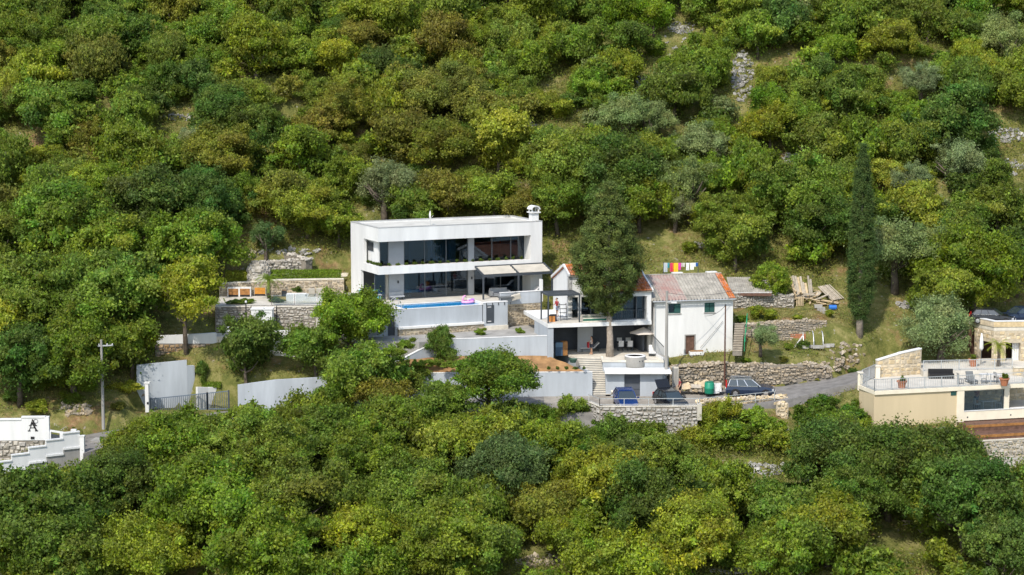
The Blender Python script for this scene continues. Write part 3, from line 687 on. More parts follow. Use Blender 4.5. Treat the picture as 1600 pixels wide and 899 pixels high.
# ------------------------------------------------------------------ the terrace house with the tiled roof
FB = Frame(3.24, -6.9, 13)
LB = FB.uz(*Z2(705, 480))[0]; ZU = -.9
zs0 = FB.uz(*Z2(100, 497))[1]
zE = FB.uz(*Z2(690, 284))[1]; print('house B', LB, zs0, zE)
mid = Thing('terrace_house', 'white house with orange tiled roof and dark glass behind the tall conifer', 'house', FB, -4.1)
ZL = -4.1; GV = 3.4                                   # lower floor level, set-back of the left wing
uG = FB.uz(*Z2(160, 260), 5.2)[0]+.6                  # plane of the left gable
ub0 = FB.uz(*Z2(455, 400), .4)[0]                     # left edge of the glazed box
RV, RZ = 5.2, zE+1.95
sl = MB(); sl.box(0, LB, 0, 9.5, zs0, ZU); sl.part('floor_slab', 'white', mid)
B(.05, ub0, .06, GV, ZU+.002, ZU+.03).part('terrace_paving', 'floor', mid)
# glazed box on the right
bx = MB(); bx.box(LB-.42, LB, .15, 9.4, ZU, zE); bx.box(ub0, LB-.42, .15, .55, zE-.42, zE); bx.box(ub0, LB-.42, .35, 1.0, ZU, ZU+.08); bx.box(ub0-.2, ub0, .5, 5, ZU, zE)
bx.part('wall', 'white', mid)
um = (ub0+LB-.42)/2
for p, q in ((ub0, um-.4), (um-.4, um+1.0), (um+1.0, LB-.42)):
    f = MB(); f.box(p, p+.06, .9, .98, ZU+.08, zE-.42); f.box(q-.06, q, .9, .98, ZU+.08, zE-.42); f.box(p+.06, q-.06, .9, .98, zE-.5, zE-.42); f.box(p+.06, q-.06, .9, .98, ZU+.08, ZU+.15)
    o = f.part('window', 'frame', mid); B(p+.06, q-.06, .93, .95, ZU+.15, zE-.5).part('pane', 'glass', mid, o)
g = MB(); g.box(ub0+.1, LB-.5, .42, .44, ZU+.95, ZU+1.0)
for k in range(16): uu = ub0+.15+k*(LB-.65-ub0)/15; g.box(uu-.012, uu+.012, .42, .44, ZU+.1, ZU+.95)
g.part('railing', 'anth', mid)
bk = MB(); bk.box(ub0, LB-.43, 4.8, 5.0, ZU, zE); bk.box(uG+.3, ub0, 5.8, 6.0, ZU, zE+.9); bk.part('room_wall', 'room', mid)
# left wing: gable end, front wall with glazing
zeL = FB.uz(*Z2(225, 188), GV)[1]; RL = RZ
gab = MB()
vB = 9.6; zBk = RZ-(vB-RV)*.36
poly = [(GV, ZU), (vB, ZU), (vB, zBk-.1), (RV, RZ-.12), (GV, zeL-.08)]
vv = [(uG, v, z) for v, z in poly]+[(uG+.25, v, z) for v, z in poly]; n = len(poly)
gab.add(vv, [tuple(range(n))[::-1], tuple(range(n, 2*n))]+[(i, (i+1) % n, n+(i+1) % n, n+i) for i in range(n)])
gab.part('gable_wall', 'white', mid)
d0 = FB.uz(*Z2(215, 370), GV)[0]; d1 = FB.uz(*Z2(275, 370), GV)[0]; w0 = FB.uz(*Z2(293, 370), GV)[0]; w1 = FB.uz(*Z2(405, 370), GV)[0]; zh = FB.uz(*Z2(300, 316), GV)[1]
fw = MB(); fw.box(uG+.25, d0, GV, GV+.22, ZU, zeL-.1); fw.box(d0, ub0-.2, GV, GV+.22, zh, zeL-.1); fw.box(d1, w0, GV, GV+.22, ZU, zh); fw.box(w1, ub0-.2, GV, GV+.22, ZU, zh)
fw.part('wall', 'white', mid)
for nm, p, q in (('door', d0, d1), ('window', w0, (w0+w1)/2), ('window', (w0+w1)/2, w1)):
    f = MB(); f.box(p, p+.06, GV+.05, GV+.12, ZU+.03, zh); f.box(q-.06, q, GV+.05, GV+.12, ZU+.03, zh); f.box(p+.06, q-.06, GV+.05, GV+.12, zh-.07, zh)
    o = f.part(nm, 'frame', mid); B(p+.06, q-.06, GV+.08, GV+.1, ZU+.03, zh-.07).part('pane', 'glass', mid, o)
# tiled roofs: rows of curved tiles
def tile_roof(th, u0, u1, v0, z0, v1, z1, name='roof', pitch=.24, rows=.34, m='tile', verge=None, parent=None):
    mb = MB(); nu = max(2, int(round((u1-u0)/pitch))); L = math.hypot(v1-v0, z1-z0); nr = max(2, int(L/rows)); pu = (u1-u0)/nu
    nx, nz_ = -(z1-z0)/L, (v1-v0)/L
    if nz_ < 0: nx, nz_ = -nx, -nz_
    q = random.Random(3)
    for r in range(nr):
        t0, t1 = r/nr, (r+1.12)/nr
        for k in range(nu):
            j = q.uniform(-.012, .012); lo, hi = .06+j, .025+j; ring = []
            for t, l in ((t0, lo), (t1, hi)):
                for a in (0, .25, .5, .75, 1):
                    hgt = l+math.sin(math.pi*a)*.075
                    ring.append((u0+(k+a*.98)*pu, v0+(v1-v0)*min(t, 1)+nx*hgt, z0+(z1-z0)*min(t, 1)+nz_*hgt))
            mb.add(ring, [(i, i+1, i+6, i+5) for i in range(4)]+[(4, 3, 2, 1, 0)])
    o = mb.part(name, m, th, parent, kind='stuff', label='rows of curved orange clay tiles')
    bd = MB(); bd.add([(u0, v0, z0), (u1, v0, z0), (u1, v1, z1), (u0, v1, z1), (u0, v0, z0-.1), (u1, v0, z0-.1), (u1, v1, z1-.1), (u0, v1, z1-.1)],
        [(0,1,2,3),(7,6,5,4),(0,4,5,1),(1,5,6,2),(2,6,7,3),(3,7,4,0)]); bd.part('roof_deck', 'mortar', th, parent)
    return o
uV = LB+.02
tile_roof(mid, ub0-.6, uV, -.05, zE+.06, RV, RZ)
tile_roof(mid, uG-.12, ub0-.61, GV-.25, zeL-.02, RV, RZ)
bk = MB(); bk.add([(uG-.12, RV, RZ), (uV, RV, RZ), (uV, vB+.2, zBk), (uG-.12, vB+.2, zBk), (uG-.12, RV, RZ-.1), (uV, RV, RZ-.1), (uV, vB+.2, zBk-.1), (uG-.12, vB+.2, zBk-.1)],
    [(0,1,2,3),(7,6,5,4),(0,4,5,1),(1,5,6,2),(2,6,7,3),(3,7,4,0)]); bk.part('roof', 'tile', mid)
# white verge boards
for uu, a, b_ in ((uV, (-.1, zE+.08), (RV, RZ+.1)), (uG-.16, (GV-.3, zeL+.02), (RV, RZ+.1)), (uG-.16, (vB+.2, zBk+.06), (RV, RZ+.1))):
    MB().beam((uu+.05, a[0], a[1]), (uu+.05, b_[0], b_[1]), .14, .22).part('verge_board', 'white', mid)
rg = MB(); k = uG-.1
while k < uV: rg.tube([(k, RV, RZ+.06), (min(k+.42, uV), RV, RZ+.08)], .11, 8); k += .4
rg.part('ridge_tiles', 'tile', mid, kind='stuff')
# lower floor
LV = 5.0
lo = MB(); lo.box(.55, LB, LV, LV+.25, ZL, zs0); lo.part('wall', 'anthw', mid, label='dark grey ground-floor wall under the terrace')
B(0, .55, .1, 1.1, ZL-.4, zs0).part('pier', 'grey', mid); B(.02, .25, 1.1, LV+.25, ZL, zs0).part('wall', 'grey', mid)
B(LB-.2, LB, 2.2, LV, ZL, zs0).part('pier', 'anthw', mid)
o0 = FB.uz(*Z2(205, 560), 3.6)[0]; p0 = FB.uz(*Z2(272, 560), 3.6)[0]; p1 = FB.uz(*Z2(360, 560), 3.6)[0]
B(p0, p1, 3.6, 3.75, ZL, zs0).part('partition', 'greyd', mid)
q0 = FB.uz(*Z2(602, 560), LV)[0]; q1 = FB.uz(*Z2(655, 560), LV)[0]
f = MB(); f.box(q0, q0+.07, LV-.07, LV-.001, ZL, ZL+2.15); f.box(q1-.07, q1, LV-.07, LV-.001, ZL, ZL+2.15); f.box(q0+.07, q1-.07, LV-.07, LV-.001, ZL+2.08, ZL+2.15); o = f.part('door', 'frame', mid)
B(q0+.07, q1-.07, LV-.05, LV-.001, ZL+.02, ZL+2.08).part('pane', 'dark', mid, o)
kt = FB.uz(*Z2(142, 600), 1.6)[0]; k2 = FB.uz(*Z2(174, 600), 1.6)[0]; k3 = FB.uz(*Z2(202, 600), 1.6)[0]
# pergola on the left of the upper terrace
pz = FB.uz(*Z2(103, 311), .35)[1]; pe = FB.uz(*Z2(283, 311), .35)[0]; pv = 3.0
per = Thing('pergola', 'dark grey steel pergola at the left corner of the upper terrace', 'pergola', FB, ZU)
for uu, v in ((.12, .35), (.12, pv), (pe, .35)): B(uu-.06, uu+.06, v-.06, v+.06, ZU+.03, pz).part('post', 'anth', per)
f = MB(); f.box(.06, pe+.06, .28, .42, pz, pz+.16); f.box(.06, pe+.06, pv-.07, pv+.07, pz, pz+.16); f.box(.05, .19, .42, pv-.07, pz+.001, pz+.159); f.box(pe-.07, pe+.07, .42, pv-.07, pz+.001, pz+.159); f.part('frame', 'anth', per)
for k in range(7): v = .6+k*.36; B(.19, pe-.07, v, v+.2, pz+.06, pz+.1).part('louvre', 'anth', per)
# plunge pool on the upper terrace
t0 = FB.uz(*Z2(300, 455), .7)[0]; t1 = FB.uz(*Z2(440, 455), .7)[0]
tub = Thing('plunge_pool', 'white-rimmed plunge pool with green water on the upper terrace', 'pool', FB, ZU+.03)
f = MB(); zz = ZU+.36
f.box(t0, t1, .55, .72, ZU+.03, zz); f.box(t0, t1, 2.0, 2.2, ZU+.03, zz+.1); f.box(t0, t0+.2, .72, 2.0, ZU+.03, zz); f.box(t1-.2, t1, .72, 2.0, ZU+.03, zz); f.part('rim', 'paving', tub)
M['greenwater'] = mat('green_water', (.02, .13, .085), .08, .1, 1, .05, spec=.5)
B(t0+.2, t1-.2, .72, 2.0, ZU+.03, zz-.05).part('water', 'greenwater', tub)
B(t0+.01, t1-.01, .535, .549, ZU+.1, zz-.08).part('panel', 'greenwater', tub)

# ------------------------------------------------------------------ lower terrace, stairs, garage
low = Thing('lower_terrace', 'cream paved lower terrace with grey front wall above the garage', 'terrace').center(at_z(*Z2(600, 690), ZL-1))
lp = [at_z(*Z2(x, y), ZL)[:2] for x, y in ((130, 628), (255, 668), (405, 671), (415, 686), (776, 688), (806, 660))]
e0 = FB.w(LB+.3, 1.2, 0); e1 = FB.w(LB, 5.1, 0); e2 = FB.w(.5, 5.1, 0)
lp += [(e0.x, e0.y), (e1.x, e1.y), (e2.x, e2.y)]
MB().prism(lp, ZL-.18, ZL).part('paving', 'paving', low)
inner = [(0.985*x+.015*lp[4][0], y+.06) for x, y in lp]
MB().prism(inner, -7.3, ZL-.181).part('wall', 'grey', low)
# raised kerb and railing on the right side
pa = Vector((lp[4][0], lp[4][1], ZL)); pb = Vector((e0.x, e0.y, ZL))
rl = MB(); d = (pb-pa)
rl.beam(pa+Vector((0, 0, 1.25)), pb+Vector((0, 0, 1.9)), .05); rl.beam(pa+Vector((0, 0, .12)), pb+Vector((0, 0, .12)), .05)
for k in range(19): q = pa+d*(k/18); rl.beam(q+Vector((0, 0, 0)), q+Vector((0, 0, 1.25+.65*k/18)), .025)
rl.part('railing', 'metald', low)
MB().beam(pa+Vector((0, .1, .13)), pb+Vector((0, .1, .13)), .2, .26).part('kerb', 'white', low)
# garage below with its projecting white slab
ga = at_z(*Z2(436, 893), -7.0); gb = at_z(*Z2(768, 893), -7.0); FG = Frame(ga.x, ga.y, math.degrees(math.atan2(gb.y-ga.y, gb.x-ga.x)))
gL = (gb-ga).length; gz = FG.uz(*Z2(600, 760))[1]
gar = Thing('garage', 'pale grey garage with dark door under a white slab beside the stairs', 'garage', FG, -7.05)
g0 = FG.uz(*Z2(545, 890))[0]; g1 = FG.uz(*Z2(637, 890))[0]; gzt = FG.uz(*Z2(590, 768))[1]
f = MB(); f.box(0, g0, 0, 1.4, -7.3, gz); f.box(g1, gL, 0, 1.4, -7.3, gz); f.box(g0, g1, 0, 1.4, gzt, gz); f.box(g0, g1, .5, 1.4, -7.3, gzt); f.part('wall', 'grey', gar)
B(g0, g1, .12, .2, -7.1, gzt).part('door', 'anthw', gar)
for k in range(4): B(g0+.03, g1-.03, .1, .119, -7.0+k*.52, -6.94+k*.52).part('door_rib', 'anth', gar)
B(-.12, gL+.75, -.65, 1.7, gz, gz+.2).part('roof_slab', 'white', gar)
pp = at_z(*Z2(612, 733), gz+.2)
ht = Thing('hot_tub', 'round grey inflatable hot tub with white rim on the garage slab', 'hot tub', loc=Vector((pp.x, pp.y+.95, gz+.2)))
hh = .98
MB().lathe([(.9, 0), (.96, .1), (.96, hh-.1), (.92, hh)], n=24).part('shell', solid('tub', (.30, .29, .27), .7), ht, smooth=True)
MB().lathe([(.92, hh-.06), (.98, hh), (.92, hh+.07), (.74, hh+.07), (.70, hh+.02), (.70, hh-.02)], n=24).part('rim', 'plastic_w', ht, smooth=True)
MB().lathe([(.7, hh-.05), (.7, hh-.0)], n=24).part('water', solid('tubwater', (.25, .45, .47), .15), ht)
for a in (-1.2, -.9): MB().tube([(math.cos(a)*.95, math.sin(a)*.95, .62), (math.cos(a)*1.0, math.sin(a)*1.0, .62)], .05).part('valve', 'black', ht)
# stairs from the parking level
ta0 = at_z(*Z2(262, 668), ZL); ta1 = at_z(*Z2(403, 672), ZL); ba0 = at_z(*Z2(366, 893), -7); ba1 = at_z(*Z2(466, 893), -7)
sta = Thing('outdoor_staircase', 'cream stone outdoor staircase climbing from the parking area to the lower terrace', 'stairs').center(ba0)
N = 17
for k in range(N):
    t0 = k/N; t1 = (k+1.0)/N; P = []
    l0 = ba0.lerp(ta0, t0); r0 = ba1.lerp(ta1, t0); l1 = ba0.lerp(ta0, t1); r1 = ba1.lerp(ta1, t1)
    z = -7+(ZL+7)*(k+1)/N-.02
    MB().prism([l0[:2], r0[:2], r1[:2], l1[:2]], -7.3, z-.05).part('riser', 'concrete', sta)
    o = Vector((0, -.03, 0)); MB().prism([(l0+o)[:2], (r0+o)[:2], r1[:2], l1[:2]], z-.049, z).part('tread', 'paving', sta)
for a, b_ in ((ba1, ta1),):
    c = a.copy(); c.z = -6.9; MB().beam(c+Vector((.12, -.1, .12)), b_+Vector((.12, 0, .05)), .16, .3).part('cheek_wall', 'paving', sta)
# garden wall left of the stairs and the sloping curved wall behind it
gw = Thing('garden_retaining_wall', 'long pale blue-grey retaining wall left of the staircase', 'wall').center(at_z(760, 618, -7))
wr = at_z(*Z2(358, 893), -7.0); wl_ = at_y(607, 600, wr.y-.6); wl_ = Vector((wl_.x, wr.y-.6, -7))
ztw = at_y(*Z2(358, 757), wr.y).z
d = (wr-wl_).normalized(); nb = Vector((-d.y, d.x, 0))
MB().prism([wl_[:2], wr[:2], (wr+nb*.28)[:2], (wl_+nb*.28)[:2]], -8.2, ztw).part('wall', 'grey', gw)
MB().prism([wr[:2], (wr+nb*.28)[:2], (wr+nb*3.2-d*.9)[:2], (wr+nb*3.2-d*1.18)[:2]], -8.2, ztw+.001).part('return_wall', 'grey', gw)
MB().prism([(wl_-nb*.02)[:2], (wr-nb*.02)[:2], (wr+nb*.3)[:2], (wl_+nb*.3)[:2]], ztw+.001, ztw+.04).part('coping', 'white', gw)
cw = Thing('sloping_garden_wall', 'pale grey garden wall with a top that slopes down to the left', 'wall')
cpts = [(611, 571, -9.9), (632, 560, -9.0), (655, 548, -8.1), (676, 538, -7.3), (696, 530.5, -6.8), (740, 529.5, -6.6), (800, 527, -6.5), (858, 525, -6.6)]
cpt = []
for px, py, y in cpts: p = at_y(px, py, y); cpt.append(p)
cw.center(cpt[4])
for i in range(len(cpt)-1):
    a, b_ = cpt[i], cpt[i+1]; dd = (b_-a); dd.z = 0; dd.normalize(); nn = Vector((-dd.y, dd.x, 0))*.25
    MB().prism([a[:2], b_[:2], (b_+nn)[:2], (a+nn)[:2]], -5.6, [a.z, b_.z, b_.z, a.z]).part('wall', 'grey', cw)
    n2 = nn*1.1; MB().prism([(a-nn*.1)[:2], (b_-nn*.1)[:2], (b_+n2)[:2], (a+n2)[:2]], [a.z+.002, b_.z+.002, b_.z+.002, a.z+.002], [a.z+.05, b_.z+.05, b_.z+.05, a.z+.05]).part('coping', 'white', cw)
# soil bed between the two walls and the path bed above
bed = MB(); front = [wl_+nb*.2, wl_.lerp(wr, .35)+nb*.2, wl_.lerp(wr, .7)+nb*.2, wr+nb*.2-d*.2]
back = [cpt[0], cpt[3], cpt[5], cpt[7]]; nx_ = 14
vs_ = []; 
for i in range(nx_+1):
    t = i/nx_*3; k = min(int(t), 2); a = front[k].lerp(front[k+1], t-k); b_ = back[k].lerp(back[k+1], t-k)
    for j in range(6):
        s = j/5; z = (ztw-.12)*(1-s)+(-3.85)*s+rnd.uniform(-.06, .06); vs_.append((a.x+(b_.x-a.x)*s, a.y+(b_.y-a.y)*s, z))
fs_ = [(i*6+j, (i+1)*6+j, (i+1)*6+j+1, i*6+j+1) for i in range(nx_) for j in range(5)]
MB().add(vs_, fs_).top('soil_bed', 'soil', 'bare reddish soil bed between the garden walls', kind='structure', smooth=True)
path = [tuple((cpt[i]+Vector((0, .2, 0)))[:2]) for i in (2, 3, 4, 5, 6, 7)]+[tuple(FM.w(rr_, VP+1.0, 0)[:2]), tuple(FM.w(dl+.2, VP+.1, 0)[:2]), tuple(FM.w(dl+.2, VP-2.5, 0)[:2])]
MB().prism(path, -5, -2.42).top('garden_path', 'concrete', 'rough pale path below the pool terrace', kind='structure')

# ------------------------------------------------------------------ the old limewashed house
pc = FB.w(LB+.35, .25, 0); FC = Frame(pc.x, pc.y, 13)
LC = FC.uz(*Z2(1180, 480))[0]; zCe = FC.uz(*Z2(900, 337))[1]; zCb = FC.uz(*Z2(1170, 628))[1]; print('house C', LC, zCe, zCb)
old = Thing('old_whitewashed_house', 'old whitewashed house with corrugated roof and green shutters', 'house', FC, zCb)
DC = 7.5; VR = 3.9; q = FC.uz(*Z2(1110, 178), VR); ZRc = max(q[1], zCe+1.5)
ops = []
for x0, x1, y0, y1 in ((803, 876, 347, 410), (1014, 1075, 355, 410), (903, 957, 540, 640)):
    a, zb_ = FC.uz(*Z2(x0, y1)); b_, zt_ = FC.uz(*Z2(x1, y0)); ops.append((a, b_, zb_, zt_))
(wa0, wa1, wz0_, wz1_), (wb0, wb1, wz2_, wz3_), (da0, da1, dz0_, dz1_) = ops
wzb, wzt = (wz0_+wz2_)/2, (wz1_+wz3_)/2
f = MB(); zb = zCb-.6
cuts = [0, wa0, wa1, da0, da1, wb0, wb1, LC]
cuts = sorted(cuts)
for i in range(len(cuts)-1):
    a, b_ = cuts[i], cuts[i+1]; mid_ = (a+b_)/2; z = [(zb, zCe)]
    def cut(z, lo_, hi_):
        r = []
        for p, q_ in z:
            if lo_ > p: r.append((p, min(lo_, q_)))
            if hi_ < q_: r.append((max(hi_, p), q_))
        return r
    if wa0 <= mid_ <= wa1: z = cut(z, wzb, wzt)
    if wb0 <= mid_ <= wb1: z = cut(z, wzb, wzt)
    if da0 <= mid_ <= da1: z = cut(z, dz0_-.2, dz1_)
    for p, q_ in z: f.box(a, b_, 0, .45, p, q_)
f.part('wall', 'white_old', old)
f = MB()
for uu in (0, LC-.45):
    P = [(0.451, zb), (DC, zb), (DC, ZRc-(DC-VR)*.42), (VR, ZRc-.08), (.451, zCe+.1)]
    n = len(P); f.add([(uu, v, z) for v, z in P]+[(uu+.45, v, z) for v, z in P], [tuple(range(n))[::-1], tuple(range(n, 2*n))]+[(i, (i+1) % n, n+(i+1) % n, n+i) for i in range(n)])
f.box(.45, LC-.45, DC-.4, DC, zb, zCe+.3); f.part('wall', 'white_old', old)
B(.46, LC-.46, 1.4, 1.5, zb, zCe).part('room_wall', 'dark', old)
for (a, b_), op in (((wa0, wa1), .5), ((wb0, wb1), 0)):
    o = MB(); o.box(a, a+.07, .1, .17, wzb, wzt); o.box(b_-.07, b_, .1, .17, wzb, wzt); o.box(a+.07, b_-.07, .1, .17, wzb, wzb+.07); o.box(a+.07, b_-.07, .1, .17, wzt-.07, wzt); o.box((a+b_)/2-.03, (a+b_)/2+.03, .1, .17, wzb+.07, wzt-.07)
    wn = o.part('window', 'shutter', old)
    B(a+.07, b_-.07, .13, .14, wzb+.07, wzt-.07).part('pane', 'glass', old, wn)
    mm = (a+b_)/2
    for p, q_ in (((mm, b_),) if op else ((a, mm), (mm, b_))):
        sh = B(p+.03, q_-.03, .03, .07, wzb+.03, wzt-.03).part('shutter', 'shutter', old, wn)
    B(a-.06, b_+.06, -.06, .1, wzb-.1, wzb-.005).part('sill', 'concrete', old, wn)
dd = B(da0, da1, .12, .2, dz0_-.2, dz1_).part('door', 'woodbr', old)
for k in range(4): B(da0+.06+k*(da1-da0-.1)/4, da0+(k+1)*(da1-da0-.1)/4, .1, .119, dz0_-.1, dz1_-.1).part('door_plank', 'woodbr', old, dd)
fr = MB(); fr.box(da0-.1, da0, -.03, .15, dz0_-.1, dz1_+.1); fr.box(da1, da1+.1, -.03, .15, dz0_-.1, dz1_+.1); fr.box(da0, da1, -.03, .15, dz1_, dz1_+.1); fr.part('door_surround', 'concrete', old)
# corrugated front slope: grey with a rusty red stretch and a strip of tiles on the right verge
def corr_sheet(th, u0, u1, v0, z0, v1, z1, m, amp=.06, pitch=.3, name='roof_sheet', lift=0, wob=0.0, seed=1):
    q = random.Random(seed); n = int((u1-u0)/pitch*4); vs_ = []; fs = []; R_ = 4
    for j in range(R_+1):
        t = j/R_
        for i in range(n+1):
            uu = u0+(u1-u0)*i/n; vs_.append((uu, v0+(v1-v0)*t, z0+(z1-z0)*t+amp*math.sin(2*math.pi*uu/pitch)+lift+wob*q.uniform(-1, 1)))
    for j in range(R_):
        for i in range(n): k = j*(n+1)+i; fs.append((k, k+1, k+n+2, k+n+1))
    return MB().add(vs_, fs).part(name, m, th, smooth=True)
ro = at = None
v0, z0 = -.35, zCe+.08
ur = FC.uz(*Z2(868, 260), 1.8)[0]; ul = FC.uz(*Z2(705, 260), 1.8)[0]; ut = FC.uz(*Z2(1118, 250), 1.8)[0]
u_ = -.35; edges = [(u_, .55, 'corr'), (.55, ur, 'corr_red')]
k = ur
while k < ut-.3: edges.append((k, min(k+1.02, ut), 'corr')); k += 1.02
for i, (a, b_, m_) in enumerate(edges):
    half = .5
    corr_sheet(old, a, b_+.06, v0, z0, v0+(VR-v0)*.52, z0+(ZRc-z0)*.52, m_, lift=.005*(i % 2)+.03, seed=i)
    corr_sheet(old, a, b_+.06, v0+(VR-v0)*.5, z0+(ZRc-z0)*.5-.03, VR, ZRc-.03, m_ if m_ != 'corr_red' or i % 2 else 'corr', lift=.005*(i % 2)+.055, seed=i+50)
tile_roof(old, ut, LC+.15, v0, z0+.02, VR, ZRc, 'verge_tiles', pitch=.22)
bk = MB(); zb2 = ZRc-(DC-VR+.2)*.42
bk.add([(-.35, VR, ZRc), (LC+.15, VR, ZRc), (LC+.15, DC+.2, zb2), (-.35, DC+.2, zb2), (-.35, VR, ZRc-.1), (LC+.15, VR, ZRc-.1), (LC+.15, DC+.2, zb2-.1), (-.35, DC+.2, zb2-.1)], [(0,1,2,3),(7,6,5,4),(0,4,5,1),(1,5,6,2),(2,6,7,3),(3,7,4,0)])
bk.part('roof', 'corr', old)
rg = MB(); rg.tube([(-.35, VR, ZRc+.03), (LC+.15, VR, ZRc+.03)], .09, 6); rg.part('ridge', 'corr', old)
MB().tube([(-.3, -.4, zCe+.02), (LC+.1, -.4, zCe+.04)], .07, 6).part('gutter', 'metal', old)
MB().tube([(.03, -.08, zCe), (.03, -.08, zCb+.3)], .05, 6).part('downpipe', 'metal', old)
for x in (855, 1055):
    a = FC.uz(*Z2(x, 180), VR+.3)[0]; B(a-.5, a+.5, VR+.1, VR+.6, ZRc-.3, ZRc+.18).part('ridge_slab', 'white', old)
# ------------------------------------------------------------------ railings, roads, parking
def railing(th, pts, h=1.0, step=.16, m='metal', post=1.6, r=.035, bar=.018, name='railing'):
    mb = MB(); up = Vector((0, 0, 1))
    for a, b in zip(pts[:-1], pts[1:]):
        a, b = Vector(a), Vector(b); L = (b-a).length; mb.beam(a+up*h, b+up*h, .06, .05); mb.beam(a+up*.12, b+up*.12, .04, .04)
        if step:
            for k in range(1, int(L/step)): q = a.lerp(b, k*step/L); mb.beam(q+up*.12, q+up*h, bar)
        n = max(1, int(round(L/post)))
        for k in range(n+1): q = a.lerp(b, k/n); MB().beam(q-up*.05, q+up*(h+.03), r*2).part('post', m, th)
    return mb.part(name, m, th)
road_st = [((130, 709), (130, 680), -9.55, -9.55), ((168, 697), (168, 674), -9.3, -9.3), ((260, 674), (260, 656), -8.7, -8.7), ((345, 658), (345, 643), -8.25, -8.25), ((480, 650), (480, 632), -7.8, -7.8),
   ((600, 648), (600, 625), -7.5, -7.4), ((850, 645), (850, 617), -7.4, -7.02), ((925, 645), (925, 616), -7.42, -7.0), ((1000, 645), (1000, 615), -7.42, -7.0), ((1094, 643), (1094, 610), -7.4, -6.95), ((1226, 626), (1222, 604), -7.05, -6.8), ((1300, 607), (1300, 591), -6.3, -6.3), ((1345, 597), (1345, 578), -5.95, -5.95), ((1400, 580), (1400, 563), -5.55, -5.55)]
vs_ = []; CARVE = []; prev = None
for n_, f_, z, zf_ in road_st:
    a = at_z(*n_, z); b = at_z(*f_, zf_); vs_ += [tuple(a), tuple(b)]
    if prev: CARVE.append(([prev[0][:2], a[:2], b[:2], prev[1][:2]], min(z, prev[2])-.12))
    prev = (a, b, z)
n_ = len(road_st); rd = MB(); rd.v = list(vs_)+[(x, y-.5, z-1.6) for x, y, z in vs_[::2]]; rd.f = [(2*i, 2*i+2, 2*i+3, 2*i+1) for i in range(n_-1)]+[(len(vs_)+i, len(vs_)+i+1, 2*i+2, 2*i) for i in range(n_-1)]
rd.top('road', 'asphalt', 'narrow grey asphalt lane along the hillside', kind='structure')
pk = [Vector(vs_[12]), Vector(vs_[14]), Vector(vs_[16]), Vector(vs_[18]), Vector(vs_[19]), Vector(vs_[17]), Vector(vs_[15]), Vector(vs_[13])]
# manhole slab on the lane
hp = slab_poly([Z8(466, 632), Z8(520, 638), Z8(550, 622), Z8(500, 612)], -9.38); MB().prism(hp, -9.6, -9.34).top('road_slab', 'concrete', 'pale concrete slab set in the lane', kind='structure')
# parking bay: paved sheet a little over the lane
MB().add([p+Vector((0, 0, .006)) for p in pk], [(0, 1, 6, 7), (1, 2, 5, 6), (2, 3, 4, 5)]).top('parking_area', mat('parking_paving', (.30, .275, .24), .9, .16, .9, .1), 'sandy grey parking area in front of the garage', kind='structure')
# parking wall of split blocks with a railing
pw = Thing('block_retaining_wall', 'grey split-block retaining wall with a steel rail beside the two parked cars', 'wall')
wp = [at_z(x, y, -7.0) for x, y in ((920, 634), (937, 641), (1090, 640.5))]
pw.center(wp[1])
cm = MB(); sm = MB()
for a, b in zip(wp[:-1], wp[1:]):
    d = (b-a).normalized(); n = Vector((-d.y, d.x, 0))
    cm.prism([a[:2], b[:2], (b+n*.3)[:2], (a+n*.3)[:2]], -10.5, -6.72)
    stone_face(sm, a, b, lambda s: -10.2, lambda s: -6.75, .34, -n, .12, jit=.12, seed=44, flat=True)
cm.part('core', 'mortar', pw)
sm.part('blocks', mat('split_block', (.40, .38, .35), .95, .1, 3, .3, island=.22), pw, kind='stuff')
for a, b in zip(wp[:-1], wp[1:]):
    d = (b-a).normalized(); n = Vector((-d.y, d.x, 0)); MB().prism([(a-n*.05)[:2], (b-n*.05)[:2], (b+n*.33)[:2], (a+n*.33)[:2]], -6.72, -6.66).part('coping', 'paving', pw)
railing(pw, [p+Vector((0, .15, .34)) for p in wp], .62, 0, 'metal', 2.2, .03)
p = wp[2]; B(p.x-.05, p.x+.35, p.y-.1, p.y+.5, -7.9, -6.5).part('pillar', 'fabric', pw)
stone_wall('rough_stone_wall', 'rough stone wall edging the lane below the parked estate car', wall_pts([(1092, 640, 627), (1140, 636, 623), (1190, 632, 621), (1231, 628, 617)], -7.35), .5, .34, 'stones_clad', 'mortar_l', .12, seed=21, amp=0.2)
stone_wall('stone_wall_end', 'tall rough stone end of the wall beside the green vines', [(at_z(1214, 636, -7.3).x, at_z(1214, 636, -7.3).y, -9.6, -7.0), (at_z(1231, 636, -7.3).x, at_z(1231, 636, -7.3).y, -9.6, -7.0)], .6, .36, 'stones_clad', 'mortar_l', .12, seed=23)
lr = Thing('lane_guard_rail', 'low steel guard rail in front of the parked estate car', 'railing')
rp = [at_z(x, y, -6.95) for x, y in ((1093, 636), (1150, 631), (1210, 625))]; lr.center(rp[0]); railing(lr, rp, .75, 0, 'metal', 1.8, .03)

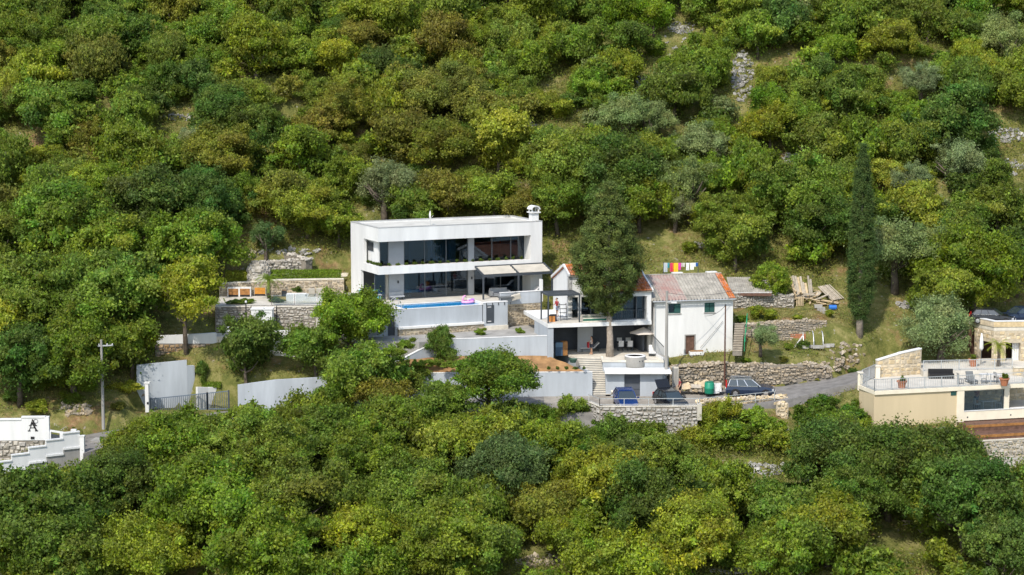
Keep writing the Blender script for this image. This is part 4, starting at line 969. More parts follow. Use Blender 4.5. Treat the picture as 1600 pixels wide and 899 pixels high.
# ------------------------------------------------------------------ walls right of the old house
stone_wall('dry_stone_wall', 'long tumbled dry-stone wall below the whitewashed house', wall_pts([(1047, 607, 571), (1090, 604, 569), (1135, 602, 567.5), (1180, 600, 565), (1220, 597, 564), (1262, 591, 563), (1300, 585, 577)], [-6.9, -6.85, -6.8, -6.7, -6.5, -6.2, -5.9]), .9, .3, 'stones_warm', 'mortar', .16, seed=3, amp=0.5)
stone_wall('terrace_stone_wall', 'warm grey terrace wall behind the young olive and the hoops', wall_pts([(1148, 539, 506), (1180, 539, 504), (1222, 538, 502), (1262, 537, 500), (1291, 536, 501)], [-3.7]*5), .5, .26, 'stones_warm', 'mortar', .1, seed=8, amp=0.22)
stone_wall('shed_stone_wall', 'grey stone wall under the shed roof right of the old house', wall_pts([(1146, 478, 458), (1175, 477, 457), (1215, 476, 456), (1240, 476, 462)], -.6), .5, .26, 'stones', 'mortar', .1, seed=12, amp=0.2)
shd = Thing('shed_roof', 'low lean-to shed with weathered corrugated roof beside the orange verge', 'shed')
a = at_z(1146, 477, -.6); yy = a.y; z1 = at_y(1160, 457.5, yy).z; xr = at_y(1182, 457, yy).x; xl = at_y(1141, 457, yy).x
shd.center((xl, yy, -.6))
sd = MB(); nn_ = 70; vv = []
zt_ = at_y(1160, 434, yy+3.4).z
for j in range(4):
    for i in range(nn_+1): x = xl+(xr-xl+1.5)*i/nn_; vv.append((x, yy-.3+3.7*j/3, z1+.05+(zt_-z1)*j/3+.04*math.sin(x*30)))
sd.add(vv, [(j*(nn_+1)+i, j*(nn_+1)+i+1, (j+1)*(nn_+1)+i+1, (j+1)*(nn_+1)+i) for j in range(3) for i in range(nn_)]); sd.part('roof_sheet', 'corr', shd, smooth=True)
B(xl, xr+1.4, yy-.36, yy-.31, z1-.28, z1+.0).part('fascia', 'woodbr', shd)
B(xl, xr+1.4, yy-.37, yy-.28, z1+.01, z1+.06).part('gutter', 'plastic_w', shd)
B(xl+.3, xr+1.0, yy+.6, yy+3.2, -.9, z1-.2).part('wall', 'stones', shd)
# garden steps with green handrail
gs = Thing('garden_steps', 'narrow stone steps with green handrail right of the old house', 'stairs')
g0 = at_z(*Z2(1170, 640), -3.7); g1 = at_z(*Z2(1225, 640), -3.7); t0 = at_y(*Z2(1185, 470), g0.y+3.2); zt = t0.z; gs.center(g0)
for k in range(12):
    y = g0.y+k*.27; z = -3.7+(zt+3.7)*(k+1)/12; x = g0.x+.15+(t0.x-g0.x)*k/12
    B(x, x+.85, y, y+.28, z-.5, z-.06).part('riser', 'mortar', gs); B(x, x+.85, y-.03, y+.28, z-.059, z).part('step', 'stones_warm', gs)
hr = MB(); A = Vector((g1.x+.35, g1.y, -3.6)); E = Vector((t0.x+1.25, g0.y+3.2, zt))
hr.tube([A+Vector((0, 0, .9)), E+Vector((0, 0, .9))], .035)
for k in range(4): q = A.lerp(E, k/3); hr.tube([q, q+Vector((0, 0, .95))], .03)
hr.part('handrail', 'green_m', gs)

# ------------------------------------------------------------------ right-hand villa
ZT = -5.5
def D7(x, y, z=ZT): return at_z(*Z7(x, y), z)
pa_ = D7(132, 407); pb_ = D7(205, 438); pc_ = D7(605, 418); pd_ = D7(858, 424)
FD = Frame(pb_.x, pb_.y, math.degrees(math.atan2(pc_.y-pb_.y, pc_.x-pb_.x)))
print('right villa angle', math.degrees(FD.a), pa_, pb_, pc_)
rv = Thing('terrace_villa', 'yellow and cream villa with railed roof terrace and open glazed room', 'house', FD, -9)
uC = (pc_-FD.o).dot(FD.ux); uE = 16.0
vA = (pa_-FD.o).dot(FD.vx); uA = (pa_-FD.o).dot(FD.ux)
zy = FD.uz(*Z7(400, 572))[1]
bl_ = D7(224, 368); bu, bv = (bl_-FD.o).dot(FD.ux), (bl_-FD.o).dot(FD.vx)
foot = [(uA, vA), (0, 0), (uC, 0), (uC, 9), (bu, bv)]
MB().prism(foot, -10.2, ZT-.32).part('wall', 'yellow', rv)
MB().prism([(uA-.12, vA-.02), (0, -.14), (uC+8.2, -.14), (uC+8.2, 9.5), (bu+1.5, bv+1.5), (bu, bv)], ZT-.318, ZT).part('terrace_slab', 'cream', rv)
MB().prism([(uA+.1, vA+.1), (.05, .1), (uC+8.0, .1), (uC+8.0, 9.5), (bu+1.5, bv+1.4), (bu+.1, bv)], ZT+.001, ZT+.02).part('paving', 'floor', rv)
q0, z0 = FD.uz(*Z7(575, 460)); q1, z1 = FD.uz(*Z7(605, 432)); B(q0, q1-.05, -.03, .03, z0, z1).part('window', 'shutter', rv)
railing(rv, [(uA, vA+.05, ZT), (.02, .0, ZT), (uC+8.0, .0, ZT)], 1.0, .17)
# cream frame of the open room
zo0 = FD.uz(*Z7(700, 533))[1]; zo1 = FD.uz(*Z7(700, 434))[1]; zbb = FD.uz(*Z7(700, 578))[1]
ua_ = uC; ub_ = FD.uz(*Z7(638, 480))[0]; uc_ = FD.uz(*Z7(833, 480))[0]; ud_ = FD.uz(*Z7(856, 480))[0]
f = MB(); f.box(ua_, ub_, -.1, .35, -10, ZT-.319); f.box(uc_, ud_, -.1, .35, zo0, ZT-.319); f.box(ub_, uc_, -.1, .35, zo1, ZT-.319); f.box(ub_, ud_+7, -.1, .35, zbb, zo0); f.part('frame_wall', 'cream', rv)
B(ub_, ud_+7, -.14, .4, zo0, zo0+.05).part('sill', 'white', rv)
for k in range(3): uu = ub_+.3+k*4.2; B(uu, uu+.12, -.12, -.101, zbb+.25, zbb+.37).part('vent', 'metald', rv)
f = MB(); f.box(ub_, ub_+.05, 0, .06, zo0+.05, zo1); f.box(uc_-.05, uc_, 0, .06, zo0+.05, zo1); f.box(ub_+.05, uc_-.05, 0, .06, zo1-.05, zo1); o = f.part('window', 'frame', rv)
B(ub_+.05, uc_-.05, .02, .035, zo0+.05, zo1-.05).part('pane', 'glass2', rv, o)
B(uC+.05, ud_+7, .36, 6.5, zo0-.25, zo0-.1).part('room_floor', 'floor', rv)
f = MB(); f.box(uC+.05, ud_+7, 4.2, 4.5, zo0-.1, ZT-.33); f.part('room_wall', 'mortar_l', rv)
sm = MB(); stone_face(sm, (uC+.1, 4.2), (ud_+7, 4.2), lambda s: zo0, lambda s: ZT-.35, .42, (0, -1), .05, seed=31, flat=True); sm.part('stone_cladding', 'stones_clad', rv, kind='stuff')
tb = MB(); tu = FD.uz(*Z7(755, 525), 1.2)[0]; tb.box(tu-.7, tu+.7, .9, 1.6, zo0+.55, zo0+.6)
for sx in (-.6, .6):
    for yy in (1.0, 1.5): tb.box(tu+sx-.03, tu+sx+.03, yy-.03, yy+.03, zo0-.1, zo0+.55)
# timber deck below, in two steps, and the stone wall under it
for k, (v0, z) in enumerate(((-1.7, zbb-.08), (-3.4, zbb-.62))):
    nb_ = 9
    for j in range(nb_):
        B(uC+.05, uC+10, v0+j*.2, v0+j*.2+.185, z-.09, z).part('deck_board', 'woodbr', rv)
    B(uC+.05, uC+10, v0-.03, v0+1.78, z-.75, z-.091).part('deck_base', 'woodbr', rv)
    B(uC+.05, uC+10, v0-.06, v0-.031, z-.22, z+.01).part('deck_nosing', 'wood', rv)
vq = -3.6; sq0 = s0 = FD.w(uC+.5, vq, 0); sq1 = s1 = FD.w(uC+11, vq, 0)
stone_wall('deck_stone_wall', 'pale stone wall under the brown timber deck', [(s0.x, s0.y, zbb-3.4, zbb-1.15), (s1.x, s1.y, zbb-3.4, zbb-1.15)], .5, .3, 'stones', 'mortar_l', .08, seed=15, top_stones=False, cap='paving')
st = Thing('slope_steps', 'rough stone steps going down below the timber deck', 'stairs'); c0 = D7(870, 752, zbb-2.0); st.center(c0)
for k in range(8): B(c0.x-.7-.2*k, c0.x+.9-.15*k, c0.y-.5-.45*k, c0.y-.05-.45*k, c0.z-.27*k-.9, c0.z-.27*k-.15).part('step', 'stones', st)
# stone building behind with the car deck on its roof
ZQ = -1.75
fa = at_z(*Z7(786, 128), ZQ); FE = Frame(fa.x, fa.y, 4)
sb = Thing('stone_annex', 'honey stone building with two open bays and cars on its roof', 'house', FE, ZT)
LE = 9; vL = 7.5; ul_ = -(.0)
la = at_z(*Z7(692, 108), ZQ); lu, lv = (la-FE.o).dot(FE.ux), (la-FE.o).dot(FE.vx)
b0, bz = FE.uz(*Z7(842, 205)); b1, _ = FE.uz(*Z7(914, 205)); zbt = bz
P = [(lu, lv), (0, 0), (LE, 0), (LE, lv+6), (lu, lv+6)]
MB().prism(P, ZQ-.35, ZQ).part('roof_slab', 'paving', sb)
f = MB(); f.box(0.001, b0, .0, .4, ZT-.5, ZQ-.36); f.box(b1, LE, 0, .4, ZT-.5, ZQ-.36); f.box(b0, b1, 0, .4, zbt, ZQ-.36)
f.part('wall', 'mortar_l', sb)
# left wing wall with its bay
dw = Vector((lu, lv, 0)); Lw = dw.length; dx = dw.normalized(); nw = Vector((dx.y, -dx.x, 0))
if nw.y > 0: nw = -nw
def wing(s0, s1, z0, z1, t=.4):
    a = dx*s0; b = dx*s1; return [(a.x, a.y), (b.x, b.y), (b.x-nw.x*t, b.y-nw.y*t), (a.x-nw.x*t, a.y-nw.y*t)]
fw = MB(); ws0, ws1 = Lw*.10, Lw*.82; 
fw.prism(wing(0.02, ws0, 0, 0), ZT-.5, ZQ-.361); fw.prism(wing(ws1, Lw, 0, 0), ZT-.5, ZQ-.361); fw.prism(wing(ws0, ws1, 0, 0), zbt, ZQ-.361); fw.part('wall', 'mortar_l', sb)
sm = MB()
stone_face(sm, (0, 0), (b0, 0), lambda s: ZT, lambda s: ZQ-.36, .5, (0, -1), .04, seed=61, flat=True); stone_face(sm, (b1, 0), (LE, 0), lambda s: ZT, lambda s: ZQ-.36, .5, (0, -1), .04, seed=62, flat=True); stone_face(sm, (b0, 0), (b1, 0), lambda s: zbt+.3, lambda s: ZQ-.36, .5, (0, -1), .04, seed=63, flat=True)
for s0, s1, zl_ in ((Lw, ws1, ZT), (ws0, 0, ZT), (ws1, ws0, zbt+.3)):
    a, b = dx*s0, dx*s1; stone_face(sm, a, b, lambda s: zl_, lambda s: ZQ-.36, .5, nw, .04, seed=64, flat=True)
sm.part('stone_cladding', 'stones_clad', sb, kind='stuff')
f = MB(); f.box(lu, LE, lv*.5+3.2, lv*.5+3.4, ZT-.5, ZQ-.37); f.part('room_wall', 'woodbr', sb)
cpn = MB(); cpn.prism([(dx*Lw-nw*-.06)[:2], (dx*0-nw*-.06)[:2], (dx*0-nw*.3)[:2], (dx*Lw-nw*.3)[:2]], ZQ+.001, ZQ+.5); cpn.box(-.02, LE, -.06, .3, ZQ+.001, ZQ+.501); cpn.part('parapet', 'stones_clad', sb); cpn = MB(); cpn.prism([(dx*Lw+nw*.1)[:2], (nw*.1)[:2], (nw*-.34)[:2], (dx*Lw-nw*.34)[:2]], ZQ+.502, ZQ+.58); cpn.box(-.04, LE, -.1, .34, ZQ+.502, ZQ+.581); cpn.part('coping', 'white', sb)
curtain(sb, FE, 872, 912, .5, ZT+.1, zbt-.05, Z7, 260, M['plastic_w'])
# stepped platform in front of the stone building (upper patio) and its parapets
pfp = [D7(445, 338), D7(865, 338), D7(930, 338), D7(930, 300), D7(445, 300)]
up_ = Thing('upper_patio', 'upper patio with railing in front of the stone building', 'terrace'); up_.center(pfp[0])
Z8_ = ZT+.55
q0_, q1_ = at_z(*Z7(443, 372), ZT), at_z(*Z7(872, 362), ZT)
MB().prism([q0_[:2], q1_[:2], (q1_.x+4, q1_.y+.3), (q1_.x+4, q1_.y+7), (q0_.x, q0_.y+6.5)], ZT-.3, Z8_).part('platform', 'floor', up_)
railing(up_, [Vector((q0_.x, q0_.y+.1, Z8_)), Vector((q1_.x, q1_.y+.1, Z8_))], .95, .17)
e_ = at_z(*Z7(872, 362), ZT); sw = [(e_.x+.1, e_.y-.2, ZT-.1, Z8_+.15), (e_.x+5, e_.y-.0, ZT-.1, Z8_+.15)]
stone_wall('patio_stone_wall', 'honey stone wall at the right edge of the upper patio', sw, .4, .45, 'stones_clad', 'mortar_l', .04, seed=71, top_stones=False, cap='paving', flat=True)
# entrance walls by the lane
e0_ = D7(220, 372); e1_ = D7(330, 366); e2_ = D7(440, 366)
stone_wall('entrance_stone_wall', 'honey stone entrance wall with pale sloping coping beside the lane', [(e0_.x, e0_.y, ZT-.6, at_y(*Z7(222, 292), e0_.y).z), (e1_.x, e1_.y, ZT-.4, at_y(*Z7(330, 257), e1_.y).z), (e2_.x, e2_.y+1, ZT-.3, at_y(*Z7(400, 235), e2_.y+1).z)], .35, .45, 'stones_clad', 'mortar_l', .04, seed=72, top_stones=False, cap='white', flat=True)
for nm, x, y0, y1 in (('a', 137, 408, 352), ('b', 222, 376, 320)):
    p = D7(x, y0); z = at_y(*Z7(x, y1), p.y).z
    t = Thing('gate_post', 'cream stone gate post at the terrace corner by the lane' if nm == 'a' else 'cream stone gate post against the honey entrance wall', 'gate post', loc=Vector((p.x, p.y+.2, ZT-.5)), group=None)
    B(-.2, .2, -.2, .2, 0, z-ZT+.5).part('shaft', 'cream', t); B(-.26, .26, -.26, .26, z-ZT+.5, z-ZT+.6).part('cap', 'paving', t)
gt = Thing('terrace_gate', 'steel bar gate between the two cream posts by the lane', 'gate'); ga_, gb_ = D7(147, 403), D7(214, 374); gt.center(ga_)
railing(gt, [ga_+Vector((0, .2, 0)), gb_+Vector((0, .2, 0))], 1.2, .15)

# ------------------------------------------------------------------ left garden
def wp3(picks, z): return wall_pts([(*Z3(x, yb), Z3(x, yt)[1]) if False else (Z3(x, yb)[0], Z3(x, yb)[1], Z3(x, yt)[1]) for x, yb, yt in picks], z)
stone_wall('hedge_stone_wall', 'stone garden wall with pale coping under the clipped hedge', wp3([(60, 462, 378), (290, 458, 366), (460, 455, 354), (930, 443, 346)], 0), .5, .3, 'stones_warm', 'mortar_l', .09, cap='paving', seed=81, top_stones=False)
stone_wall('lawn_stone_wall', 'stone wall at the edge of the small lawn, beside the white hut', [(q.x, q.y-.06, -2.2, -.12) for q in (at_z(*Z3(x, 530), 0) for x in (30, 280, 460, 730))], .5, .3, 'stones', 'mortar', .1, cap='paving', seed=83, top_stones=False)
gp = slab_poly([Z3(30, 530), Z3(730, 532), Z3(1090, 510), Z3(1040, 440), Z3(930, 440), Z3(60, 462)], -.02)
MB().prism(gp, -2.2, -.02).top('garden_terrace', 'floor', 'pale paved garden terrace left of the villa', kind='structure')
lawn = slab_poly([Z3(415, 462), Z3(600, 462), Z3(600, 496), Z3(470, 498)], .0)
MB().prism(lawn, -.015, .0).top('dry_lawn', mat('straw_lawn', (.50, .38, .13), .95, .15, 4, .3), 'straw-coloured patch of lawn by the palm', kind='structure')
# second terrace behind the hedge wall
b0_ = wp3([(60, 462, 378)], 0)[0]; b1_ = wp3([(930, 443, 346)], 0)[0]; ZH = (b0_[3]+b1_[3])/2
hb = [(b0_[0], b0_[1]+.45), (b1_[0], b1_[1]+.45), (b1_[0]+.5, b1_[1]+4), (b0_[0], b0_[1]+4)]
MB().prism(hb, -.5, ZH-.06).top('hedge_terrace', 'ground', 'grassy upper terrace behind the hedge wall', kind='structure')
stone_wall('mossy_stone_wall', 'dark weathered dry-stone wall behind the clipped hedge', [(b0_[0]+3.0, b0_[1]+4, ZH-.2, ZH+1.5), (b0_[0]+8.5, b0_[1]+4.2, ZH-.2, ZH+1.9), (b1_[0]-6.0, b1_[1]+4.6, ZH-.2, ZH+2.4), (b1_[0]-1.6, b1_[1]+4.8, ZH-.2, ZH+2.0)], .8, .36, 'stones', 'mortar', .15, seed=85)
# garden steps between the wall and the villa
gst = Thing('garden_stairs', 'pale garden stairs between the hedge wall and the villa', 'stairs'); p0 = at_z(*Z3(975, 425), 0); gst.center(p0)
for k in range(7): B(p0.x-.9-.08*k, p0.x+.75-.02*k, p0.y+.32*k, p0.y+.32*k+.33, -.2, .22*(k+1)).part('step', 'paving', gst)
for sx in (.2, .75): B(p0.x+sx, p0.x+sx+.14, p0.y-.1, p0.y+.04, 0, 1.25).part('newel', 'white', gst)
B(p0.x+.05, p0.x+.18, p0.y+2.3, p0.y+2.45, 1.4, 3.6).part('post', 'plastic_w', gst)
# bread oven of rounded stone courses
ov = Thing('stone_oven', 'beehive-shaped pale stone oven beside the palm', 'oven'); p = at_z(*Z3(328, 362), ZH); ov.center((p.x, p.y+.6, ZH-.1))
oh = 1.85; sm = MB(); q = random.Random(4)
for k in range(9):
    z = ZH-.1+k*oh/8; r = .9*(1-.02*k) if k < 5 else .9*math.cos((k-4.4)/4.9*1.35); nst = max(5, int(14*r/.8))
    for i in range(nst):
        a = 2*math.pi*(i+.5*(k % 2))/nst; sm.blob((p.x+math.cos(a)*r, p.y+.6+math.sin(a)*r, z+.1), .2*max(r, .5)/.8+.05, .2*max(r, .5)/.8+.05, .125, q.random(), .2)
sm.part('stones', 'stones', ov, kind='stuff')
MB().lathe([(.7, 0), (.7, 1.0), (.5, 1.45), (.12, 1.7)], (p.x, p.y+.6, ZH-.1), 14).part('core', 'mortar_l', ov)
B(p.x-.1, p.x+.16, p.y-.12, p.y+.3, ZH+1.42, ZH+1.65).part('smoke_hole', 'black', ov)
# outdoor kitchen cabinets against the wall
def cab(name, label, x0, x1, y0, y1, doors, m, frame='white'):
    a = at_z(*Z3(x0, y1), 0); b = at_z(*Z3(x1, y1), 0); zt = at_y(*Z3(x0, y0), a.y).z
    t = Thing(name, label, 'cabinet'); t.center(a); L = b.x-a.x; y = a.y
    B(a.x, b.x, y, y+.6, 0, zt).part('body', frame, t)
    n = doors
    for k in range(n):
        p = a.x+L*k/n+.08; q_ = a.x+L*(k+1)/n-.08; B(p, q_, y-.03, y-.001, .18, zt-.1).part('door', m, t); B(p, q_, y-.02, y-.001, .0, .17).part('plinth', 'black', t)
    return t
cab('outdoor_cabinet', 'white outdoor kitchen unit with two reddish wooden doors', 115, 278, 403, 466, 2, 'wood')
cab('wood_cabinet', 'orange wooden cabinet front under the stone oven', 300, 385, 396, 460, 1, mat('orange_wood', (.55, .24, .04), .6, .15, 3), 'stones_warm')
# white bench planter, cushions, pot
bp_ = at_z(*Z3(545, 500), 0); be = at_z(*Z3(780, 500), 0)
pln = Thing('white_bench_planter', 'white built-in garden bench with a shrub planter at its left end', 'bench'); pln.center(bp_)
lb_ = be.x-bp_.x
B(bp_.x-.3, bp_.x+1.55, bp_.y+.3, bp_.y+1.6, -.02, .62).part('planter', 'white', pln); B(bp_.x+1.55, be.x, bp_.y+.1, bp_.y+1.0, -.02, .42).part('seat', 'white', pln); B(bp_.x+1.55, be.x, bp_.y+1.0, bp_.y+1.25, -.02, .6).part('backrest', 'white', pln)
for k in range(2):
    x = bp_.x+1.8+k*.72; c = MB(); c.obox((x+.3, bp_.y+.88, .82), (.29, 0, 0), (0, .07, .02), (0, -.1, .3)); c.box(x, x+.6, bp_.y+.2, bp_.y+.82, .42, .56)
    c.top('cushion', 'fabric', 'beige seat cushion on the white garden bench, %s one' % ('left' if k == 0 else 'right'), 'cushion', 'cushions on the garden bench', origin=(x, bp_.y, .42))
pot = at_z(*Z3(513, 462), 0); t = Thing('plant_pot', 'dark square plant pot standing against the garden wall', 'pot', loc=pot)
MB().prism([(-.24, -.24), (.24, -.24), (.24, .24), (-.24, .24)], 0, .55).part('pot', 'anth', t); B(-.2, .2, -.2, .2, .551, .57).part('soil', 'soil', t)
glr = Thing('glass_balustrade', 'clear glass balustrade at the edge of the garden terrace', 'railing'); a = at_z(*Z3(425, 525), 0); b = at_z(*Z3(1060, 512), 0); glr.center(a)
for k in range(5): p = a.lerp(b, k/4); MB().beam(p, p+Vector((0, 0, 1.0)), .05).part('post', 'metald', glr)
for k in range(4): p = a.lerp(b, k/4+.01); q_ = a.lerp(b, (k+1)/4-.01); MB().beam(p+Vector((0, 0, .52)), q_+Vector((0, 0, .52)), .015, .9).part('pane', 'glass2', glr)
# white hut and basin on the lower level
Zg = -2.5
h0 = at_y(*Z3(280, 662), -3.2); h1 = at_y(*Z3(428, 662), -3.2); zt = at_y(*Z3(280, 558), h0.y).z
hut = Thing('white_hut', 'small flat-roofed white hut below the lawn wall', 'hut'); hut.center(h0)
B(h0.x, h1.x, h0.y, h0.y+1.4, Zg-.2, zt).part('wall', 'white', hut); B(h0.x-.06, h1.x+.06, h0.y-.06, h0.y+1.46, zt, zt+.08).part('roof', 'white', hut); B(h0.x+.5, h1.x-.25, h0.y-.03, h0.y-.001, zt-.3, zt-.26).part('slot', 'metald', hut)
bs = Thing('white_basin_wall', 'white angular low wall of the lower garden behind the trees', 'wall'); w0_ = at_y(*Z3(372, 690), -4.6); bs.center(w0_)
ptsw = [at_y(*Z3(x, y), yw) for x, y, yw in ((372, 678, -3.9), (445, 705, -4.9), (600, 703, -4.8), (760, 695, -4.7))]; zbw = ptsw[1].z
for a, b in zip(ptsw[:-1], ptsw[1:]):
    d = (b-a).normalized(); n = Vector((-d.y, d.x, 0)); MB().prism([a[:2], b[:2], (b+n*.3)[:2], (a+n*.3)[:2]], Zg-2.6, zbw).part('wall', 'white', bs)
low_g = [(at_y(328, 500, -2).x, -3.9), (ptsw[0].x, ptsw[0].y+.1), (ptsw[1].x, ptsw[1].y+.1), (ptsw[3].x, ptsw[3].y+.1), (ptsw[3].x+3, -1.6), (at_y(328, 500, -2).x, -1.4)]
MB().prism(low_g, -5, Zg).top('lower_garden', 'paving', 'pale paved lower garden level', kind='structure')
wc = Thing('white_lounger', 'white fabric lounger under the trees by the lower garden', 'lounger'); p = at_y(*Z3(165, 692), -3.2); p.z = Zg+.1; wc.center(p)
MB().add([(p.x-.9, p.y, Zg+.35), (p.x+.9, p.y, Zg+.4), (p.x+1.0, p.y+.7, Zg+.95), (p.x-.8, p.y+.7, Zg+.8)], [(0, 1, 2, 3)]).part('seat', 'plastic_w', wc)
f = MB()
for sx in (-.8, .8):
    for sy in (.05, .6): f.beam((p.x+sx, p.y+sy, Zg), (p.x+sx, p.y+sy, Zg+.4), .04)
f.part('frame', 'metal', wc)
lp_ = at_y(*Z3(246, 660), -2.9); t = Thing('garden_lamp', 'slim dark lamp post beside the white hut', 'lamp', loc=lp_); MB().tube([(0, 0, 0), (0, 0, 2.0)], .06).part('post', 'black', t); MB().lathe([(.09, 2.0), (.11, 2.1), (.07, 2.2)], n=10).part('lamp_head', 'plastic_w', t)

# ------------------------------------------------------------------ gate, tall walls and the lane on the left
def plain_wall(name, label, pts, t, m='grey', cap=None, cat='wall', zb=None):
    """pts (x, y, zb, zt) along the face"""
    th = Thing(name, label, cat); th.center((pts[0][0], pts[0][1], pts[0][2]))
    for a, b in zip(pts[:-1], pts[1:]):
        d = Vector((b[0]-a[0], b[1]-a[1], 0)).normalized(); n = Vector((-d.y, d.x, 0))*t
        MB().prism([a[:2], b[:2], (b[0]+n.x, b[1]+n.y), (a[0]+n.x, a[1]+n.y)], [a[2], b[2], b[2], a[2]], [a[3], b[3], b[3], a[3]]).part('wall', m, th)
        if cap:
            n2 = n*1.1; n3 = n*-.12; MB().prism([(a[0]+n3.x, a[1]+n3.y), (b[0]+n3.x, b[1]+n3.y), (b[0]+n2.x, b[1]+n2.y), (a[0]+n2.x, a[1]+n2.y)], [a[3]+.002, b[3]+.002, b[3]+.002, a[3]+.002], [a[3]+.07, b[3]+.07, b[3]+.07, a[3]+.07]).part('coping', cap, th)
    return th
def wp8(picks, z): return wall_pts([(Z8(x, yb)[0], Z8(x, yb)[1], Z8(x, yt)[1]) for x, yb, yt in picks], z)
bw = wp8([(715, 440, 236), (976, 428, 210)], -7.9); bw = [(x, y, z-2, t) for x, y, z, t in bw]
plain_wall('tall_grey_wall', 'tall pale grey-blue wall dappled with tree shadows behind the gate', bw, .3)
bw2 = wp8([(977, 428, 238), (1016, 424, 238)], -7.9); bw2 = [(x, y-.01, z-2, t) for x, y, z, t in bw2]
plain_wall('tall_wall_step', 'lower stepped end of the tall grey-blue wall', bw2, .3)
lw = wp8([(1030, 440, 350), (1085, 432, 352), (1155, 424, 346)], -7.9); plain_wall('low_gate_wall', 'low white curved wall right of the tall grey wall', [(x, y, z-.6, t) for x, y, z, t in lw], .3, 'white')
rw = wall_pts([(372, 644, 602), (430, 640, 594), (500, 634, 590), (590, 626, 585)], [-8.05, -7.9, -7.7, -7.45]); plain_wall('lane_wall', 'long grey-blue lane wall shaded by the tree right of the gate', [(x, y, z-.5, t) for x, y, z, t in rw], .3, 'grey')
gpst = wp8([(757, 505, 332), (780, 500, 330)], -8.75)
t = Thing('gate_pillar', 'white gate pillar with slanted cap at the left of the sliding gate', 'gate post'); t.center(gpst[0][:3])
B(gpst[0][0], gpst[1][0], gpst[0][1], gpst[0][1]+.5, -9.3, gpst[0][3]).part('shaft', 'white', t); MB().prism([(gpst[0][0]-.05, gpst[0][1]-.05), (gpst[1][0]+.12, gpst[0][1]-.05), (gpst[1][0]+.12, gpst[0][1]+.6), (gpst[0][0]-.05, gpst[0][1]+.6)], gpst[0][3], gpst[0][3]+.1).part('cap', 'white', t)
B(gpst[0][0]+.15, gpst[0][0]+.3, gpst[0][1]-.05, gpst[0][1]-.002, -7.6, -7.4).part('intercom', 'black', t)
gate = Thing('sliding_gate', 'grey-blue sliding gate of vertical steel slats across the driveway', 'gate')
gq = wp8([(782, 492, 412), (1080, 470, 382), (1192, 470, 370)], [-8.75, -8.4, -8.25]); gate.center(gq[0][:3])
M['gate'] = mat('gate_paint', (.12, .155, .20), .6, .06, 2)
for i, (a, b) in enumerate(zip(gq[:-1], gq[1:])):
    A = Vector(a[:3]); E = Vector(b[:3]); L = (E-A).length; fr = MB()
    ta, tb_ = a[3], b[3]
    fr.beam((a[0], a[1], ta), (b[0], b[1], tb_), .06, .08); fr.beam((a[0], a[1], a[2]+.12), (b[0], b[1], b[2]+.12), .06, .1); fr.part('rail', 'gate', gate)
    n = int(L/.17)
    for k in range(n):
        q_ = A.lerp(E, (k+.5)/n); zt_ = ta+(tb_-ta)*(k+.5)/n; MB().beam(q_+Vector((0, 0, .12)), (q_.x, q_.y, zt_), .03, .135).part('slat', 'gate', gate)
    for q_, zt_ in ((A, ta), (E, tb_)): MB().beam(q_-Vector((0, .02, .1)), (q_.x, q_.y-.02, zt_+.08), .12).part('post', 'anth', gate)
sbk = wp8([(706, 452, 408), (756, 462, 392)], -8.3); plain_wall('white_block_wall', 'short white block wall left of the gate pillar', [(x, y+.3, z-.6, t_) for x, y, z, t_ in sbk], .4, 'white')
# white band wall over stones, higher up between the trees
wb = wall_pts([(243, 560, 526), (285, 558, 524.5), (338, 556, 521)], -4.2)
plain_wall('white_band_wall', 'white wall band above orange stones between the trees', [(x, y+.35, at_y(270, 538, y).z, t_) for x, y, z, t_ in wb], .35, 'white')
stone_wall('rust_stone_wall', 'orange-brown stone wall under the white wall band', [(x, y+.3, -4.8, at_y(270, 538.5, y).z) for x, y, z, t_ in wb], .5, .32, 'stones_rust', 'mortar', .12, seed=91, top_stones=False)
# white fence and signed wall at the far left
ZR8 = -9.6
def Q11(x, y, z): return at_z(*Z11(x, y), z)
fz = Thing('stepped_white_fence', 'white stepped panel fence on a grey plinth at the left edge', 'fence')
fr_ = Q11(1128, 640, -9.75); fr_l = Vector((Q11(0, 960, -12.0).x-1.5, fr_.y-5.5, -12))
fz.center(fr_)
npn = 7; dfl = (fr_l-fr_); hy = at_y(*Z11(1100, 318), fr_.y).z
for k in range(npn):
    a = fr_+dfl*(k/npn); b = fr_+dfl*((k+1)/npn); top = hy-(.45*k+ .08*k*0); bot = -9.1-.42*k
    d = (a-b); d.z = 0; d.normalize(); n = Vector((-d.y, d.x, 0))*.14
    MB().prism([b[:2], a[:2], (a+n)[:2], (b+n)[:2]], bot, top).part('panel', 'white', fz)
    MB().prism([(b-n*.6)[:2], (a-n*.6)[:2], (a+n*1.6)[:2], (b+n*1.6)[:2]], top+.001, top+.1).part('coping', 'white', fz)
    MB().prism([(b-n*.7)[:2], (a-n*.7)[:2], (a-n*.05)[:2], (b-n*.05)[:2]], bot-.06, bot+.1).part('base_strip', 'white', fz)
    MB().prism([b[:2], a[:2], (a+n)[:2], (b+n)[:2]], bot-2.2, bot-.061).part('plinth', 'concrete', fz)
ptop = at_y(*Z11(1150, 378), fr_.y).z
B(fr_.x, fr_.x+.36, fr_.y-.1, fr_.y+.26, -10.2, ptop).part('end_post', 'white', fz); B(fr_.x-.04, fr_.x+.4, fr_.y-.14, fr_.y+.3, ptop, ptop+.07).part('post_cap', 'white', fz)
sg0 = Q11(640, 520, -9.3); zA = at_y(*Z11(640, 100), sg0.y).z; zB_ = at_y(*Z11(640, 432), sg0.y).z
FS = Frame(sg0.x, sg0.y, 3)
sgn = Thing('signed_white_wall', 'white entrance wall with black monogram emblem on a rubble base', 'wall', FS, -10)
sL = 11; um_ = FS.uz(*Z11(300, 200))[0]
